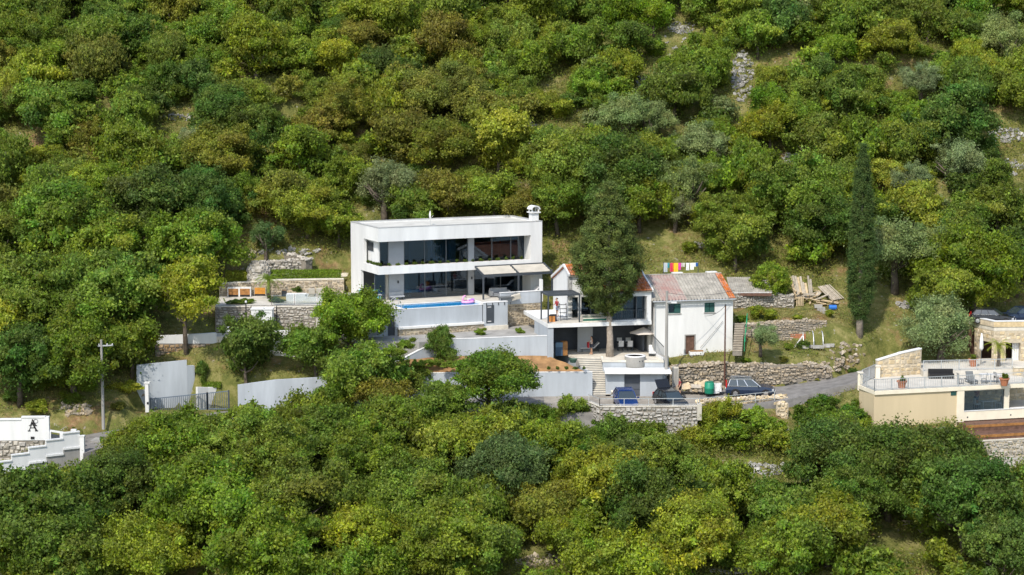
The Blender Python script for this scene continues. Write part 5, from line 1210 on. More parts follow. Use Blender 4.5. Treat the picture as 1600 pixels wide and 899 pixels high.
B(-sL, um_, .03, .4, zB_, zA-.28).part('panel', 'white', sgn); B(um_, .0, 0, .4, zB_, zA-.1).part('panel', 'white', sgn)
B(-sL, um_-.001, -.04, .45, zA-.279, zA-.18).part('coping', 'white', sgn); B(um_, .08, -.05, .45, zA-.099, zA).part('coping', 'white', sgn)
B(-sL, -.05, .06, .5, -12.5, zB_-.001).part('base', 'mortar', sgn); sm = MB(); stone_face(sm, (-sL, .06), (-.05, .06), lambda s: -11.8, lambda s: zB_-.02, .36, (0, -1), .1, seed=97, flat=True); sm.part('base_stones', 'stones', sgn, kind='stuff')
B(.0, .36, -.15, .3, -10.2, zA+.0).part('pillar', 'white', sgn)
# monogram: two interlaced serif letters A
def letter_a(mb, u, z, w, h, t=.07, y=-.03):
    mb.beam((u-w/2, y, z), (u, y, z+h), .03, t*.7, (0, 1, 0)) if False else None
    def bar(a, b, th):
        a = Vector(a); b = Vector(b); d = (b-a); n = Vector((-d.z, 0, d.x)).normalized()*th/2; e = Vector((0, .03, 0))
        mb.add([a-n-e, b-n-e, b+n-e, a+n-e, a-n, b-n, b+n, a+n], [(0,1,2,3),(7,6,5,4),(0,4,5,1),(1,5,6,2),(2,6,7,3),(3,7,4,0)])
    bar((u-w/2, -.002, z+.03), (u-.02, -.002, z+h), t*.75); bar((u+w/2, -.002, z+.03), (u-.05, -.002, z+h), t*1.9); bar((u-w*.3, -.002, z+h*.36), (u+w*.3, -.002, z+h*.36), t*.7)
    bar((u-w/2-.12, -.002, z), (u-w/2+.1, -.002, z), t); bar((u+w/2-.12, -.002, z), (u+w/2+.13, -.002, z), t)
em = MB(); eu, ez = FS.uz(*Z11(462, 300)); letter_a(em, eu, ez, .6, .72, .075); letter_a(em, eu+.02, ez+.45, .42, .52, .06)
n = 14
for k in range(n):
    a0 = 2*math.pi*k/n; a1 = 2*math.pi*(k+1)/n
    em.add([(eu+.27+math.cos(a)*r, -.025, ez+.82+math.sin(a)*r) for a in (a0, a1) for r in (.15, .185)], [(0, 1, 3, 2)])
em.part('emblem', 'black', sgn)
lu_, lz_ = FS.uz(*Z11(457, 398)); B(lu_-.15, lu_+.15, -.06, -.001, lz_-.1, lz_+.1).part('wall_lamp', 'black', sgn)
dg = Thing('driveway_gate', 'white-framed driveway gate between the signed wall and the stepped fence', 'gate'); g0_ = FS.w(.36, 0, 0); g1_ = Vector((fr_.x-.9, fr_.y+1.4, 0)); dg.center((g0_.x, g0_.y, -9.8))
zt0 = at_y(*Z11(670, 296), g0_.y).z; zt1 = at_y(*Z11(940, 350), g1_.y).z
MB().beam((g0_.x, g0_.y, zt0), (g1_.x, g1_.y, zt1), .12, .16).part('rail', 'white', dg)
for t_ in (.02, .5, .98): x = g0_.x+(g1_.x-g0_.x)*t_; y = g0_.y+(g1_.y-g0_.y)*t_; B(x-.1, x+.1, y-.1, y+.1, -10.5, zt0+(zt1-zt0)*t_-.08).part('post', 'white', dg)
for k in range(20):
    t_ = .05+k*.045; x = g0_.x+(g1_.x-g0_.x)*t_; y = g0_.y+(g1_.y-g0_.y)*t_; B(x-.04, x+.04, y-.01, y+.01, -10.3, zt0+(zt1-zt0)*t_-.25).part('slat', 'anth', dg)
p = Q11(985, 345, -8.3); t = Thing('lantern', 'white lantern on the stepped fence corner', 'lantern', loc=Vector((g1_.x+.1, g1_.y, zt1)))
B(-.2, .2, -.2, .2, 0, .12).part('base', 'white', t); B(-.15, .15, -.15, .15, .12, .34).part('glass', 'glass2', t); B(-.22, .22, -.22, .22, .34, .42).part('cap', 'white', t)
# ------------------------------------------------------------------ poles and cables
def pole(name, label, px, pb, pt, z, r, m, cat='utility pole'):
    p = at_z(px, pb, z); zt = at_y(px, pt, p.y).z; t = Thing(name, label, cat, loc=Vector((p.x, p.y, z-.4))); h = zt-z+.4
    MB().tube([(0, 0, 0), (0, 0, h)], [r*1.25, r*.85], 8).part('shaft', m, t); return t, p, zt
t, pp1, zp1 = pole('utility_pole', 'pale concrete utility pole with crossarm on the bank by the lane', 161.5, 664, 531, -8.7, .12, 'concrete')
MB().beam((-.3, 0, zp1+8.7+.4-.55), (1.0, .1, zp1+8.7+.4-.5), .1, .1).part('crossarm', 'metal', t)
for x in (-.2, .5, .95): MB().lathe([(.04, 0), (.06, .06), (.04, .14)], (x, .03, zp1+8.7-.08), 8).part('insulator', 'plastic_w', t)
t, pp2, zp2 = pole('utility_pole', 'concrete utility pole in front of the whitewashed house corner', 1041, 580, 455, -4.9, .13, 'concrete')
MB().tube([(0, -.1, zp2+4.9-.6), (.45, -.3, zp2+4.9-.55)], .05).part('lamp_arm', 'metal', t); MB().obox((.6, -.35, zp2+4.9-.58), (.25, 0, 0), (0, .1, 0), (0, 0, .06)).part('lamp_head', 'plastic_w', t)
t, pp3, zp3 = pole('steel_post', 'thin rusty brown steel post in front of the whitewashed house', 1132, 600, 476, -6.6, .07, solid('rust', (.10, .05, .035), .8), 'post')
MB().tube([(0, 0, zp3+6.9), (0, 0, zp3+7.0)], .09).part('cap', 'metald', t)
def cable(label, a, b, sag, r=.018):
    pts = [Vector(a).lerp(Vector(b), k/12)-Vector((0, 0, 4*sag*(k/12)*(1-k/12))) for k in range(13)]
    MB().tube(pts, r, 4).top('cable', 'black', label, 'cable', origin=a)
tp2 = Vector((pp2.x, pp2.y, zp2-.15)); tp3 = Vector((pp3.x, pp3.y, zp3-.1)); tp1 = Vector((pp1.x+.5, pp1.y, zp1-.4))
cable('thin black cable from the lamp pole across the corrugated roof', tp2, FC.w(LC, -.5, zCe+.9), .35)
cable('thin black cable slanting down the white wall to the door', FC.w(LC-1.0, -.1, zCe-2.0), FC.w(da1+.5, -.15, dz0_+.4), .05)
cable('thin black cable between the brown post and the white wall', tp3, FC.w(wb0, -.05, wzb-.3), .3)
t = Thing('meter_cabinet', 'pale upright cabinet beside the garage', 'cabinet', loc=at_z(*Z2(826, 823), -6.3)-Vector((0, 0, .9))); B(0, .55, 0, .35, 0, 2.4).part('body', 'paving', t); B(.05, .5, -.02, -.001, .2, 2.3).part('door', 'concrete', t)
# ------------------------------------------------------------------ the hillside, cut to the levels built above
def fpoly(F, us): return [tuple(F.w(u, v, 0)[:2]) for u, v in us]
CARVE += [(fpoly(FM, [(dl, VP-.3), (rr_, VP-.3), (LU+.3, DEP+1.0), (dl, DEP+1.0)]), -3.6), (fpoly(FB, [(-.1, -.1), (LB+.2, -.1), (LB+.2, 9.8), (-.1, 9.8)]), -4.0), (fpoly(FC, [(0, -.1), (LC, -.1), (LC, DC), (0, DC)]), zCb-.12),
  (lp, -7.2), (fpoly(FG, [(-.5, -1.5), (gL+1, -1.5), (gL+1, 2.5), (-.5, 2.5)]), -7.15), ([p[:2] for p in pk], -7.55), ([wl_[:2], wr[:2], cpt[7][:2], cpt[4][:2], cpt[2][:2], cpt[0][:2]], -5.2), (path, -2.7),
  (gp, -.2), (low_g, Zg-.2), (hb, ZH-.3), (fpoly(FD, [(uA-.3, vA-.3), (0, -.3), (uC+12, -.3), (uC+12, 9.5), (bu+1.5, bv+1.5), (bu, bv)]), ZT-.4), (fpoly(FD, [(uC-.2, -3.9), (uC+12, -3.9), (uC+12, 1), (uC-.2, 1)]), zbb-2.0), (fpoly(FD, [(uC-.2, .5), (uC+12, .5), (uC+12, 5), (uC-.2, 5)]), zo0-.5), (fpoly(FE, [(lu, lv), (0, -.2), (LE, -.2), (LE, lv+6), (lu, lv+6)]), ZT-.1),
  ([(bw[0][0], bw[0][1]+.0), (bw[-1][0], bw[-1][1]), (rw[-1][0], rw[-1][1]-.3), (rw[-1][0], rw[-1][1]-3), (bw[0][0], bw[0][1]-3.5)], -8.35), ([sq0[:2], sq1[:2], (sq1.x, sq1.y-4), (sq0.x, sq0.y-4)], zbb-3.0)]
_dw = wall_pts([(1047, 607, 571), (1090, 604, 569), (1135, 602, 567.5), (1180, 600, 565), (1220, 597, 564), (1262, 591, 563)], [-6.9, -6.85, -6.8, -6.7, -6.5, -6.2])
for a, b in zip(_dw[:-1], _dw[1:]): CARVE.append(([a[:2], b[:2], (b[0], b[1]-2.6), (a[0], a[1]-2.6)], min(a[2], b[2])-.05))
def inside(x, y, poly):
    r = np.zeros(x.shape, bool); n = len(poly)
    for i in range(n):
        x0, y0 = poly[i][0], poly[i][1]; x1, y1 = poly[(i+1) % n][0], poly[(i+1) % n][1]
        if y0 == y1: continue
        c = ((y0 > y) != (y1 > y)); r ^= c & (x < (x1-x0)*(y-y0)/(y1-y0)+x0)
    return r
_BB = [(min(p[0] for p in q)-.7, max(p[0] for p in q)+.7, min(p[1] for p in q)-.7, max(p[1] for p in q)+.7) for q, _ in CARVE]
hz_raw = hz
def hz(x, y):
    z = np.array(hz_raw(x, y), float); x, y = np.broadcast_arrays(np.asarray(x, float), np.asarray(y, float)); sh = z.shape; z = z.ravel(); x = x.ravel(); y = y.ravel()
    for (q, zc), bb in zip(CARVE, _BB):
        k = np.nonzero((x > bb[0]) & (x < bb[1]) & (y > bb[2]) & (y < bb[3]) & (z > zc))[0]
        if not len(k): continue
        xs, ys = x[k], y[k]; m_ = inside(xs, ys, q)
        for ox, oy in ((.5, 0), (-.5, 0), (0, .5), (0, -.5)): m_ |= inside(xs+ox, ys+oy, q)
        z[k] = np.where(m_, np.minimum(z[k], zc), z[k])
    return z.reshape(sh)
build_land()
# ------------------------------------------------------------------ cars
M['carglass'] = mat('car_glass', (.03, .042, .05), .06, .02, 1, spec=1.0)
M['chrome'] = mat('chrome', (.6, .6, .62), .2, .02, 1, metal=.8)
M['lamp'] = mat('headlamp', (.6, .62, .65), .15, .05, 4, metal=.2)
M['taillamp'] = mat('tail_lamp', (.45, .015, .012), .3, .05, 4)
def car(name, label, loc, head, paint, L=4.4, W=1.8, Ht=1.5, suv=False, tail_open=False, rails=False, trim=None):
    t = Thing(name, label, 'car', loc=loc, rot=head, group='parked cars'); w = W/2; belt = Ht*.62; g = .22 if suv else .17
    xr = -.46 if suv else -.44
    st = [(-.5, .40, .62, .80), (-.485, g+.05, belt*.92, .93), (-.42, g, belt*1.0, .98), (-.15, g, belt, 1), (.1, g, belt*.99, 1), (.2, g, belt*.985, .99), (.36, g, belt*.90, .97), (.45, g+.03, belt*.80, .92), (.49, g+.1, belt*.66, .82), (.5, .42, belt*.55, .74)]
    mb = MB(); n = 8
    for x, zb, zt, f in st:
        X = x*L; zm = zb+(zt-zb)*.55
        mb.v += [(X, -w*f*.9, zb), (X, -w*f, zb+.12), (X, -w*f, zm), (X, -w*f*.93, zt), (X, w*f*.93, zt), (X, w*f, zm), (X, w*f, zb+.12), (X, w*f*.9, zb)]
    for i in range(len(st)-1):
        for k in range(n): mb.f.append((i*n+k, (i+1)*n+k, (i+1)*n+(k+1) % n, i*n+(k+1) % n)[::-1])
    mb.f += [tuple(range(n)), tuple((len(st)-1)*n+k for k in range(n))[::-1]]
    body = mb.part('body', paint, t, smooth=False)
    # cabin
    xb0, xb1 = xr*L, .21*L; xt0, xt1 = (xr+(.05 if suv else .10))*L, .035*L; wb, wt = w*.92, w*.72; zr = Ht-.05
    bl = [(xb0, -wb, belt-.01), (xb1, -wb*.97, belt-.02), (xb1, wb*.97, belt-.02), (xb0, wb, belt-.01)]; tp = [(xt0, -wt, zr), (xt1, -wt, zr), (xt1, wt, zr), (xt0, wt, zr)]
    bl = [Vector(p) for p in bl]; tp = [Vector(p) for p in tp]
    MB().add([bl[1], bl[2], tp[2], tp[1]], [(0, 1, 2, 3)]).part('windscreen', 'carglass', t)
    if not tail_open: MB().add([bl[3], bl[0], tp[0], tp[3]], [(0, 1, 2, 3)]).part('rear_window', 'carglass', t)
    for s in (0, 1):
        a, b, c, d = (bl[0], bl[1], tp[1], tp[0]) if s == 0 else (bl[3], bl[2], tp[2], tp[3])
        for u0, u1 in ((.03, .30), (.32, .60), (.62, .97)):
            MB().add([a.lerp(b, u0), a.lerp(b, u1), d.lerp(c, u1), d.lerp(c, u0)], [(0, 1, 2, 3) if s == 0 else (3, 2, 1, 0)]).part('side_window', 'carglass', t)
        pm = MB(); e = Vector((0, (-.012 if s == 0 else .012), 0))
        for u in (.015, .31, .61, .985): pm.beam(a.lerp(b, u)+e, d.lerp(c, u)+e, .07, .05, (1, 0, 0))
        pm.beam(d+e, c+e, .08, .06); pm.beam(a+e, b+e, .05, .05); pm.part('pillars', trim or paint, t, body)
    r = MB(); q = []
    for x, f, z in ((xt0-.02, .98, zr), (xt0+.25, 1, zr+.05), ((xt0+xt1)/2, 1, zr+.07), (xt1-.25, 1, zr+.05), (xt1+.03, .98, zr)):
        q += [(x, -wt*f, z-.03), (x, -wt*f*.8, z), (x, wt*f*.8, z), (x, wt*f, z-.03)]
    r.add(q, [(i*4+k, (i+1)*4+k, (i+1)*4+k+1, i*4+k+1)[::-1] for i in range(4) for k in range(3)]); r.part('roof', paint if not suv else paint, t)
    if rails:
        for s in (-1, 1): MB().beam((xt0+.1, s*wt*.95, zr+.1), (xt1-.1, s*wt*.95, zr+.1), .04, .04).part('roof_rail', 'chrome', t)
    # wheels
    for x in (-.30*L, .31*L):
        for s in (-1, 1):
            rd = .34 if suv else .31; wv = MB(); n = 18
            for rr, yy in ((rd*.6, .0), (rd*.95, .0), (rd, .03), (rd, .17), (rd*.95, .2), (rd*.3, .2)):
                for k in range(n): a = 2*math.pi*k/n; wv.v.append((x+rr*math.cos(a), s*(w-.2+yy), rd+rr*math.sin(a)))
            for i in range(5):
                for k in range(n): wv.f.append((i*n+k, i*n+(k+1) % n, (i+1)*n+(k+1) % n, (i+1)*n+k))
            wo = wv.part('wheel', 'rubber', t)
            rm = MB(); rm.v = [(x, s*(w+.012), rd)]+[(x+rd*.66*math.cos(a*math.pi/6)*(1 if a % 2 else .9), s*(w+.006), rd+rd*.66*math.sin(a*math.pi/6)*(1 if a % 2 else .9)) for a in range(12)]
            rm.f = [(0, 1+k, 1+(k+1) % 12) for k in range(12)]; rm.part('rim', 'chrome', t, wo)
            ar = MB(); pts = [(x+rd*1.22*math.cos(a), s*(w*.995+.005), rd+rd*1.22*math.sin(a)) for a in np.linspace(0, math.pi, 9)]; ar.v = pts+[(x, s*(w*.995+.004), rd)]; ar.f = [(k, k+1, 9) for k in range(8)]; ar.part('wheel_arch', 'black', t, body)
    for s in (-1, 1):
        MB().obox((.455*L, s*w*.68, belt*.68), (.09, -.03*s, 0), (.03*s*0, .2, 0), (0, 0, .075)).part('headlight', 'lamp', t)
        MB().obox((-.485*L, s*w*.78, belt*(.95 if not suv else 1.05)), (.05, 0, 0), (0, .1, 0), (0, 0, .12 if not suv else .22)).part('tail_light', 'taillamp', t)
        MB().obox((.16*L, s*(w+.1), belt+.06), (.06, 0, 0), (0, .1, 0), (0, 0, .06)).part('mirror', paint, t)
    B(.497*L, .508*L, -.26, .26, .42, .53).part('number_plate', 'plastic_w', t); B(-.51*L, -.497*L, -.26, .26, .62, .73).part('number_plate', 'plastic_w', t)
    B(.48*L, .503*L, -.55, .55, .24, .38).part('grille', 'black', t)
    if tail_open:
        a, b = tp[0], tp[3]; o = Vector((-.55*L*.28, 0, .62)); lid = MB(); lid.add([a, b, b+o, a+o, a+Vector((0, 0, .05)), b+Vector((0, 0, .05)), b+o+Vector((0, 0, .05)), a+o+Vector((0, 0, .05))], [(0,1,2,3),(7,6,5,4),(0,4,5,1),(1,5,6,2),(2,6,7,3),(3,7,4,0)])
        lo = lid.part('tailgate', paint, t); sc_ = [p.lerp((a+b+o)/2+Vector((0, 0, 0)), .15)-Vector((0, 0, .01)) for p in (a, b, b+o, a+o)]; MB().add(sc_, [(0, 1, 2, 3)]).part('rear_window', 'carglass', t, lo)
    return t
P_blue = mat('blue_car_paint', (.010, .040, .17), .25, .02, 1, metal=.3, spec=.5); P_black = mat('black_car_paint', (.012, .013, .016), .2, .02, 1, spec=.5); P_navy = mat('navy_car_paint', (.022, .035, .07), .22, .02, 1, metal=.3, spec=.5)
def on_bay(px, yw): p = at_y(px, 640, yw); t_ = (yw-pk[2].y)/(pk[5].y-pk[2].y); return Vector((p.x, yw, pk[2].z+(pk[5].z-pk[2].z)*t_+.01))
yw = wp[1].y; tilt = math.atan2(pk[5].z-pk[2].z, pk[5].y-pk[2].y)
t = car('parked_car', 'blue hatchback facing the block wall below the staircase', on_bay(977.5, yw+3.2), R(-84), P_blue, 4.1, 1.78, 1.48); t.r.rotation_euler[1] = tilt
t = car('parked_car', 'black hatchback with its tailgate open in front of the garage', on_bay(1048, yw+3.0), R(-68), P_black, 4.2, 1.78, 1.44, tail_open=True); t.r.rotation_euler[1] = tilt
p = at_z(*Z5(1150, 420), -7.0); car('parked_car', 'dark navy estate car on the lane beside the rubbish heap', Vector((p.x, p.y+.5, -7.02)), R(-6), P_navy, 4.4, 1.82, 1.62, True, rails=True, trim='chrome')
p = at_z(*Z9(345, 132), ZQ); car('parked_car', 'black car parked behind the corner of the honey stone roof parapet', Vector((p.x+.0, p.y+1.6, ZQ+.005)), R(-18), P_black, 4.2, 1.78, 1.42)
p = at_z(*Z9(505, 128), ZQ); car('parked_car', 'dark car cut by the right picture edge on the stone roof', Vector((p.x+.6, p.y+2.2, ZQ+.005)), R(195), P_navy, 4.3, 1.8, 1.46)

# ------------------------------------------------------------------ people
M['skin'] = mat('skin', (.50, .29, .19), .6, .05, 4)
def skin_obj(name, verts, edges, rad, m, parent, root=0, sub=1):
    me = bpy.data.meshes.new(name); me.from_pydata([tuple(v) for v in verts], edges, []); me.materials.append(m)
    o = bpy.data.objects.new(name, me); C.objects.link(o); o.parent = parent
    md = o.modifiers.new('skin', 'SKIN'); md.use_smooth_shade = True
    lay = me.skin_vertices[0] if len(me.skin_vertices) else None
    if lay is None:
        me.skin_vertices.new() if hasattr(me.skin_vertices, 'new') else None
    for i, r in enumerate(rad): 
        me.skin_vertices[0].data[i].radius = (r, r) if not hasattr(r, '__len__') else r; me.skin_vertices[0].data[i].use_root = (i == root)
    sb = o.modifiers.new('sub', 'SUBSURF'); sb.levels = sub; sb.render_levels = sub
    return o
def person(label, loc, rot, top, bottom, hair, arms, legs, lean=0.0, h=1.7, female=False, sleeves=True):
    """arms: [(elbow, wrist)] left and right, legs: [(knee, ankle)], all in the body's own axes; facing +x"""
    t = Thing('person', label, 'person', loc=loc, rot=rot); s = h/1.7
    ln = lambda z: lean*(max(z-.92, 0))
    V = []; E = []; Rr = []
    def v(p, r): V.append(Vector(p)*s); Rr.append((r[0]*s, r[1]*s) if hasattr(r, '__len__') else r*s); return len(V)-1
    pel = v((0, 0, .93), (.12, .15)); wa = v((ln(1.1), 0, 1.1), (.10, .125 if female else .14)); che = v((ln(1.3)+.01, 0, 1.3), (.11, .155)); nk = v((ln(1.45), 0, 1.45), .055); hd0 = v((ln(1.52)+.01, 0, 1.52), .065); hd = v((ln(1.62)+.02, 0, 1.61), (.095, .08)); hd2 = v((ln(1.68)+.01, 0, 1.68), (.075, .065))
    E += [(pel, wa), (wa, che), (che, nk), (nk, hd0), (hd0, hd), (hd, hd2)]
    for sg, (el, wr) in zip((1, -1), arms):
        sh = v((ln(1.4), sg*.19, 1.38), .06); e_ = v((el[0]+ln(1.15), sg*el[1], el[2]), .042); w_ = v((wr[0]+ln(1.0), sg*wr[1], wr[2]), .028); E += [(che, sh), (sh, e_), (e_, w_)]
        d = (Vector((wr[0], sg*wr[1], wr[2]))-Vector((el[0], sg*el[1], el[2]))).normalized(); side = d.cross(Vector((1, 0, .2))).normalized()
        hp = V[w_]/s+d*.075; pm = v(hp, (.034, .022)); E.append((w_, pm))
        for k, (o_, l_) in enumerate(((-.03, .065), (-.01, .08), (.01, .085), (.03, .07))):
            b0 = v(hp+side*o_+d*.03, .009); b1 = v(hp+side*o_+d*(.03+l_)+Vector((.015, 0, 0)), .008); E += [(pm, b0), (b0, b1)]
        th = v(hp+side*.045-d*.015+Vector((.02, 0, 0)), .01); E.append((pm, th))
    kn = []
    for sg, (k_, a_) in zip((1, -1), legs):
        hp = v((0, sg*.095, .88), .085); n_ = v((k_[0], sg*k_[1], k_[2]), .056); an = v((a_[0], sg*a_[1], a_[2]), .038); ft = v((a_[0]+.15, sg*(a_[1]+.02), a_[2]-.055), (.03, .042)); hl = v((a_[0]-.04, sg*a_[1], a_[2]-.05), .035); E += [(pel, hp), (hp, n_), (n_, an), (an, ft), (an, hl)]; kn.append((Vector((0, sg*.095, .88)), Vector((k_[0], sg*k_[1], k_[2]))))
    skin_obj('body', V, E, Rr, M['skin'], t.r, pel)
    # clothes
    tv = [(0, 0, .95), (ln(1.1), 0, 1.1), (ln(1.3)+.01, 0, 1.3), (ln(1.42), 0, 1.41)]; tr = [(.132, .165), (.118, .145 if female else .155), (.125, .17), (.085, .10)]; te = [(0, 1), (1, 2), (2, 3)]
    if sleeves:
        for sg, (el, wr) in zip((1, -1), arms):
            i = len(tv); tv += [(ln(1.4), sg*.19, 1.38), tuple(Vector((ln(1.4), sg*.19, 1.38)).lerp(Vector((el[0], sg*el[1], el[2])), .6))]; tr += [.075, .066]; te += [(2, i), (i, i+1)]
    skin_obj('shirt', [Vector(p)*s for p in tv], te, [tuple(np.atleast_1d(r)*s) if hasattr(r, '__len__') else r*s for r in tr], top, t.r, 0)
    bv = [(0, 0, .95)]; br = [(.13, .16)]; be = []
    for a, b in kn: i = len(bv); bv += [a, a.lerp(b, .75)]; br += [.1, .088]; be += [(0, i), (i, i+1)]
    skin_obj('shorts', [Vector(p)*s for p in bv], be, [tuple(np.atleast_1d(r)*s) if hasattr(r, '__len__') else r*s for r in br], bottom, t.r, 0)
    hm = MB(); c = Vector((ln(1.65)+.0, 0, 1.645)); n = 10
    for i in range(5):
        a = i/4*1.75
        for k in range(n): q = 2*math.pi*k/n; hm.v.append(tuple((c+Vector((-.012-.02*i/4+.105*math.sin(a)*math.cos(q), .088*math.sin(a)*math.sin(q), .105*math.cos(a))))*s))
    for i in range(4):
        for k in range(n):
            if i == 3 and math.cos(2*math.pi*(k+.5)/n) > .3: continue
            hm.f.append((i*n+k, (i+1)*n+k, (i+1)*n+(k+1) % n, i*n+(k+1) % n))
    if female: hm.tube([(c+Vector((-.09, 0, -.02)))*s, (c+Vector((-.13, 0, -.15)))*s, (c+Vector((-.11, 0, -.26)))*s], [.06*s, .05*s, .02*s], 7)
    hm.part('hair', hair, t, smooth=True)
    fm = MB(); fx = ln(1.62)+.115; fm.obox(Vector((fx, 0, 1.60))*s, (.016, 0, -.006), (0, .012, 0), (0, 0, .022)); fm.part('nose', 'skin', t)
    for sg in (-1, 1): MB().obox(Vector((fx-.012, sg*.032, 1.625))*s, (.006, 0, 0), (0, .011, 0), (0, 0, .006)).part('eye', 'black', t); MB().obox(Vector((ln(1.62)+.01, sg*.086, 1.6))*s, (.018, 0, 0), (0, .008, 0), (0, 0, .03)).part('ear', 'skin', t)
    MB().obox(Vector((fx-.014, 0, 1.555))*s, (.006, 0, 0), (0, .022, 0), (0, 0, .005)).part('mouth', solid('lips', (.30, .09, .08)), t)
    return t
stand = [((.02, .10, .5), (-.02, .1, .09)), ((.03, .11, .5), (.02, .11, .09))]
p = at_z(*Z2(353, 652), ZL); person('person in white sleeveless top and dark shorts standing beside the lounger', Vector((p.x, p.y, ZL)), R(200), solid('white_top', (.78, .77, .75)), solid('dark_shorts', (.05, .06, .09)), 'black', [((.08, .24, 1.12), (.28, .17, 1.22)), ((.06, .25, 1.12), (.25, .12, 1.15))], stand, 0, 1.68, True, False)
bag = Thing('red_towel', 'folded red towel held by the person in the white top', 'towel', loc=Vector((p.x-.30, p.y-.1, ZL+.62)), rot=R(20)); B(-.05, .05, -.14, .14, 0, .52).part('front_fold', solid('redcloth', (.35, .03, .04), .9), bag); B(-.09, -.055, -.13, .13, .08, .52).part('back_fold', solid('redcloth', (.35, .03, .04), .9), bag)
p = FB.uv(*Z2(153, 432), ZU+.03); q = FB.w(p[0], max(p[1], .8), ZU+.03); person('person in dark red shirt and pale blue shorts on the upper terrace', q, R(-150), solid('red_shirt', (.32, .035, .05)), solid('pale_shorts', (.38, .48, .66)), 'black', [((.03, .26, 1.12), (.12, .25, .9)), ((.1, .26, 1.15), (.28, .2, 1.05))], stand, .1, 1.75)
p = at_z(*Z5(686, 428), -6.98); person('person in dark clothes with a red top beside the open tailgate', Vector((p.x, p.y+.3, -6.98)), R(190), solid('red_top', (.22, .03, .04)), solid('black_trousers', (.02, .02, .025)), 'black', [((.03, .25, 1.12), (.15, .24, .92)), ((.05, .25, 1.12), (.2, .2, .95))], stand, .05, 1.72)
p = FD.uz(*Z9(203, 720), 1.9); q = FD.w(p[0], 1.9, zo0-.1); person('person in reddish brown shirt standing inside the glazed villa room', q, R(-60), solid('brown_shirt', (.28, .09, .05)), solid('grey_shorts', (.16, .17, .2)), 'black', [((.05, .25, 1.12), (.22, .2, 1.0)), ((.05, .25, 1.12), (.24, .15, 1.1))], stand, .1, 1.78)

# ------------------------------------------------------------------ furniture
def lounger(label, loc, rot, m='plastic_w', back=.9, fm='anth'):
    t = Thing('sun_lounger', label, 'lounger', loc=loc, rot=rot, group='sun loungers'); B(-.95, .95, -.34, .34, .24, .29).part('frame', fm, t)
    for x in (-.8, .75):
        for y in (-.3, .3): B(x-.03, x+.03, y-.03, y+.03, 0, .24).part('leg', fm, t)
    B(-.95, .3, -.33, .33, .29, .37).part('mattress', m, t); a = back; L = .72
    MB().obox((.3+math.cos(a)*L/2, 0, .33+math.sin(a)*L/2), (math.cos(a)*L/2, 0, math.sin(a)*L/2), (0, .33, 0), (-math.sin(a)*.04, 0, math.cos(a)*.04)).part('backrest', m, t)
    return t
p = at_z(*Z2(345, 636), ZL); lounger('white and grey lounger with raised back under the dark wall', Vector((p.x, p.y+.3, ZL)), R(8), 'plastic_w', .75)
p = at_z(*Z2(712, 662), ZL); lounger('white lounger at the right end of the lower terrace by the railing', Vector((p.x, p.y+.6, ZL)), R(86), 'plastic_w', .7)
p = FM.uv(*Z1(245, 628), 0); lounger('turquoise sun lounger on the deck left of the pool', FM.w(p[0], p[1]+.6, 0), R(100), solid('turq', (.22, .62, .62), .8), 1.0, 'plastic_w')
p = FM.uv(*Z1(158, 625), 0); lounger('turquoise sun lounger half hidden at the deck left edge', FM.w(p[0]+.2, p[1]+.8, 0), R(105), solid('turq', (.22, .62, .62), .8), .8, 'plastic_w')
p = FM.uv(*Z1(955, 600), .15); lounger('dark grey lounger above the block with the door', FM.w(p[0], VP+.75, .12), R(24), solid('dgrey', (.14, .15, .155), .9), .55)
p = FM.uv(*Z1(995, 600), .15); q = FM.w(p[0]+.1, VP+.42, .2)
MB().obox(q+Vector((0, 0, .25)), (.42, 0, .12), (0, .08, .05), (-.05, -.05, .22)).top('cushion', 'fabric', 'beige bolster cushion leaning on the dark lounger', 'cushion', origin=q)
p = FM.uz(*Z1(1200, 560), -.9); lounger('white lounger behind the grey parapet under the awning', FM.w(LU-1.7, -1.0, 0), R(30), 'plastic_w', .8)
sf = Thing('outdoor_sofa', 'low grey outdoor sofa under the awning', 'sofa', loc=FM.w(ua+2.4, -.4, 0), rot=FM.a); B(-.9, .9, -.4, .4, .1, .42).part('seat', 'curt', sf); B(-.9, .9, .3, .45, .42, .8).part('backrest', 'curt', sf); 
for x in (-.95, .8): B(x, x+.15, -.4, .45, .1, .6).part('armrest', 'curt', sf)
# barbecue table, bench and pool handrail
bq = Thing('barbecue', 'black barbecue on a small table by the villa corner', 'barbecue', loc=FM.w(FM.uz(*Z1(225, 590), .6)[0], .6, 0), rot=FM.a)
B(-.5, .5, -.3, .3, .68, .74).part('table_top', 'greyd', bq)
for x in (-.45, .45):
    for y in (-.25, .25): B(x-.03, x+.03, y-.03, y+.03, 0, .68).part('leg', 'black', bq)
MB().lathe([(.24, 0), (.3, .12), (.3, .2), (.2, .34), (.05, .38)], (-.1, 0, .74), 12).part('grill', 'black', bq, smooth=True)
bn = Thing('terrace_bench', 'low grey bench against the villa wall panel', 'bench', loc=FM.w(FM.uz(*Z1(352, 595), 1.3)[0], 1.3, 0), rot=FM.a); B(-.7, .7, -.25, .25, .3, .42).part('seat', 'greyd', bn); B(-.7, .7, .2, .27, .42, .75).part('backrest', 'curt', bn)
for x in (-.6, .6): B(x-.04, x+.04, -.2, .2, 0, .3).part('leg', 'anth', bn)
pr_ = Thing('pool_handrail', 'curved steel handrail at the left end of the pool', 'handrail', loc=FM.w(pu0-.35, VP+1.2, 0), rot=FM.a)
for y in (-.3, .3): MB().tube([(-.35, y, 0), (-.3, y, .75), (0, y, .9), (.35, y, .6), (.5, y, -.3)], .03, 6).part('rail', 'metal', pr_)
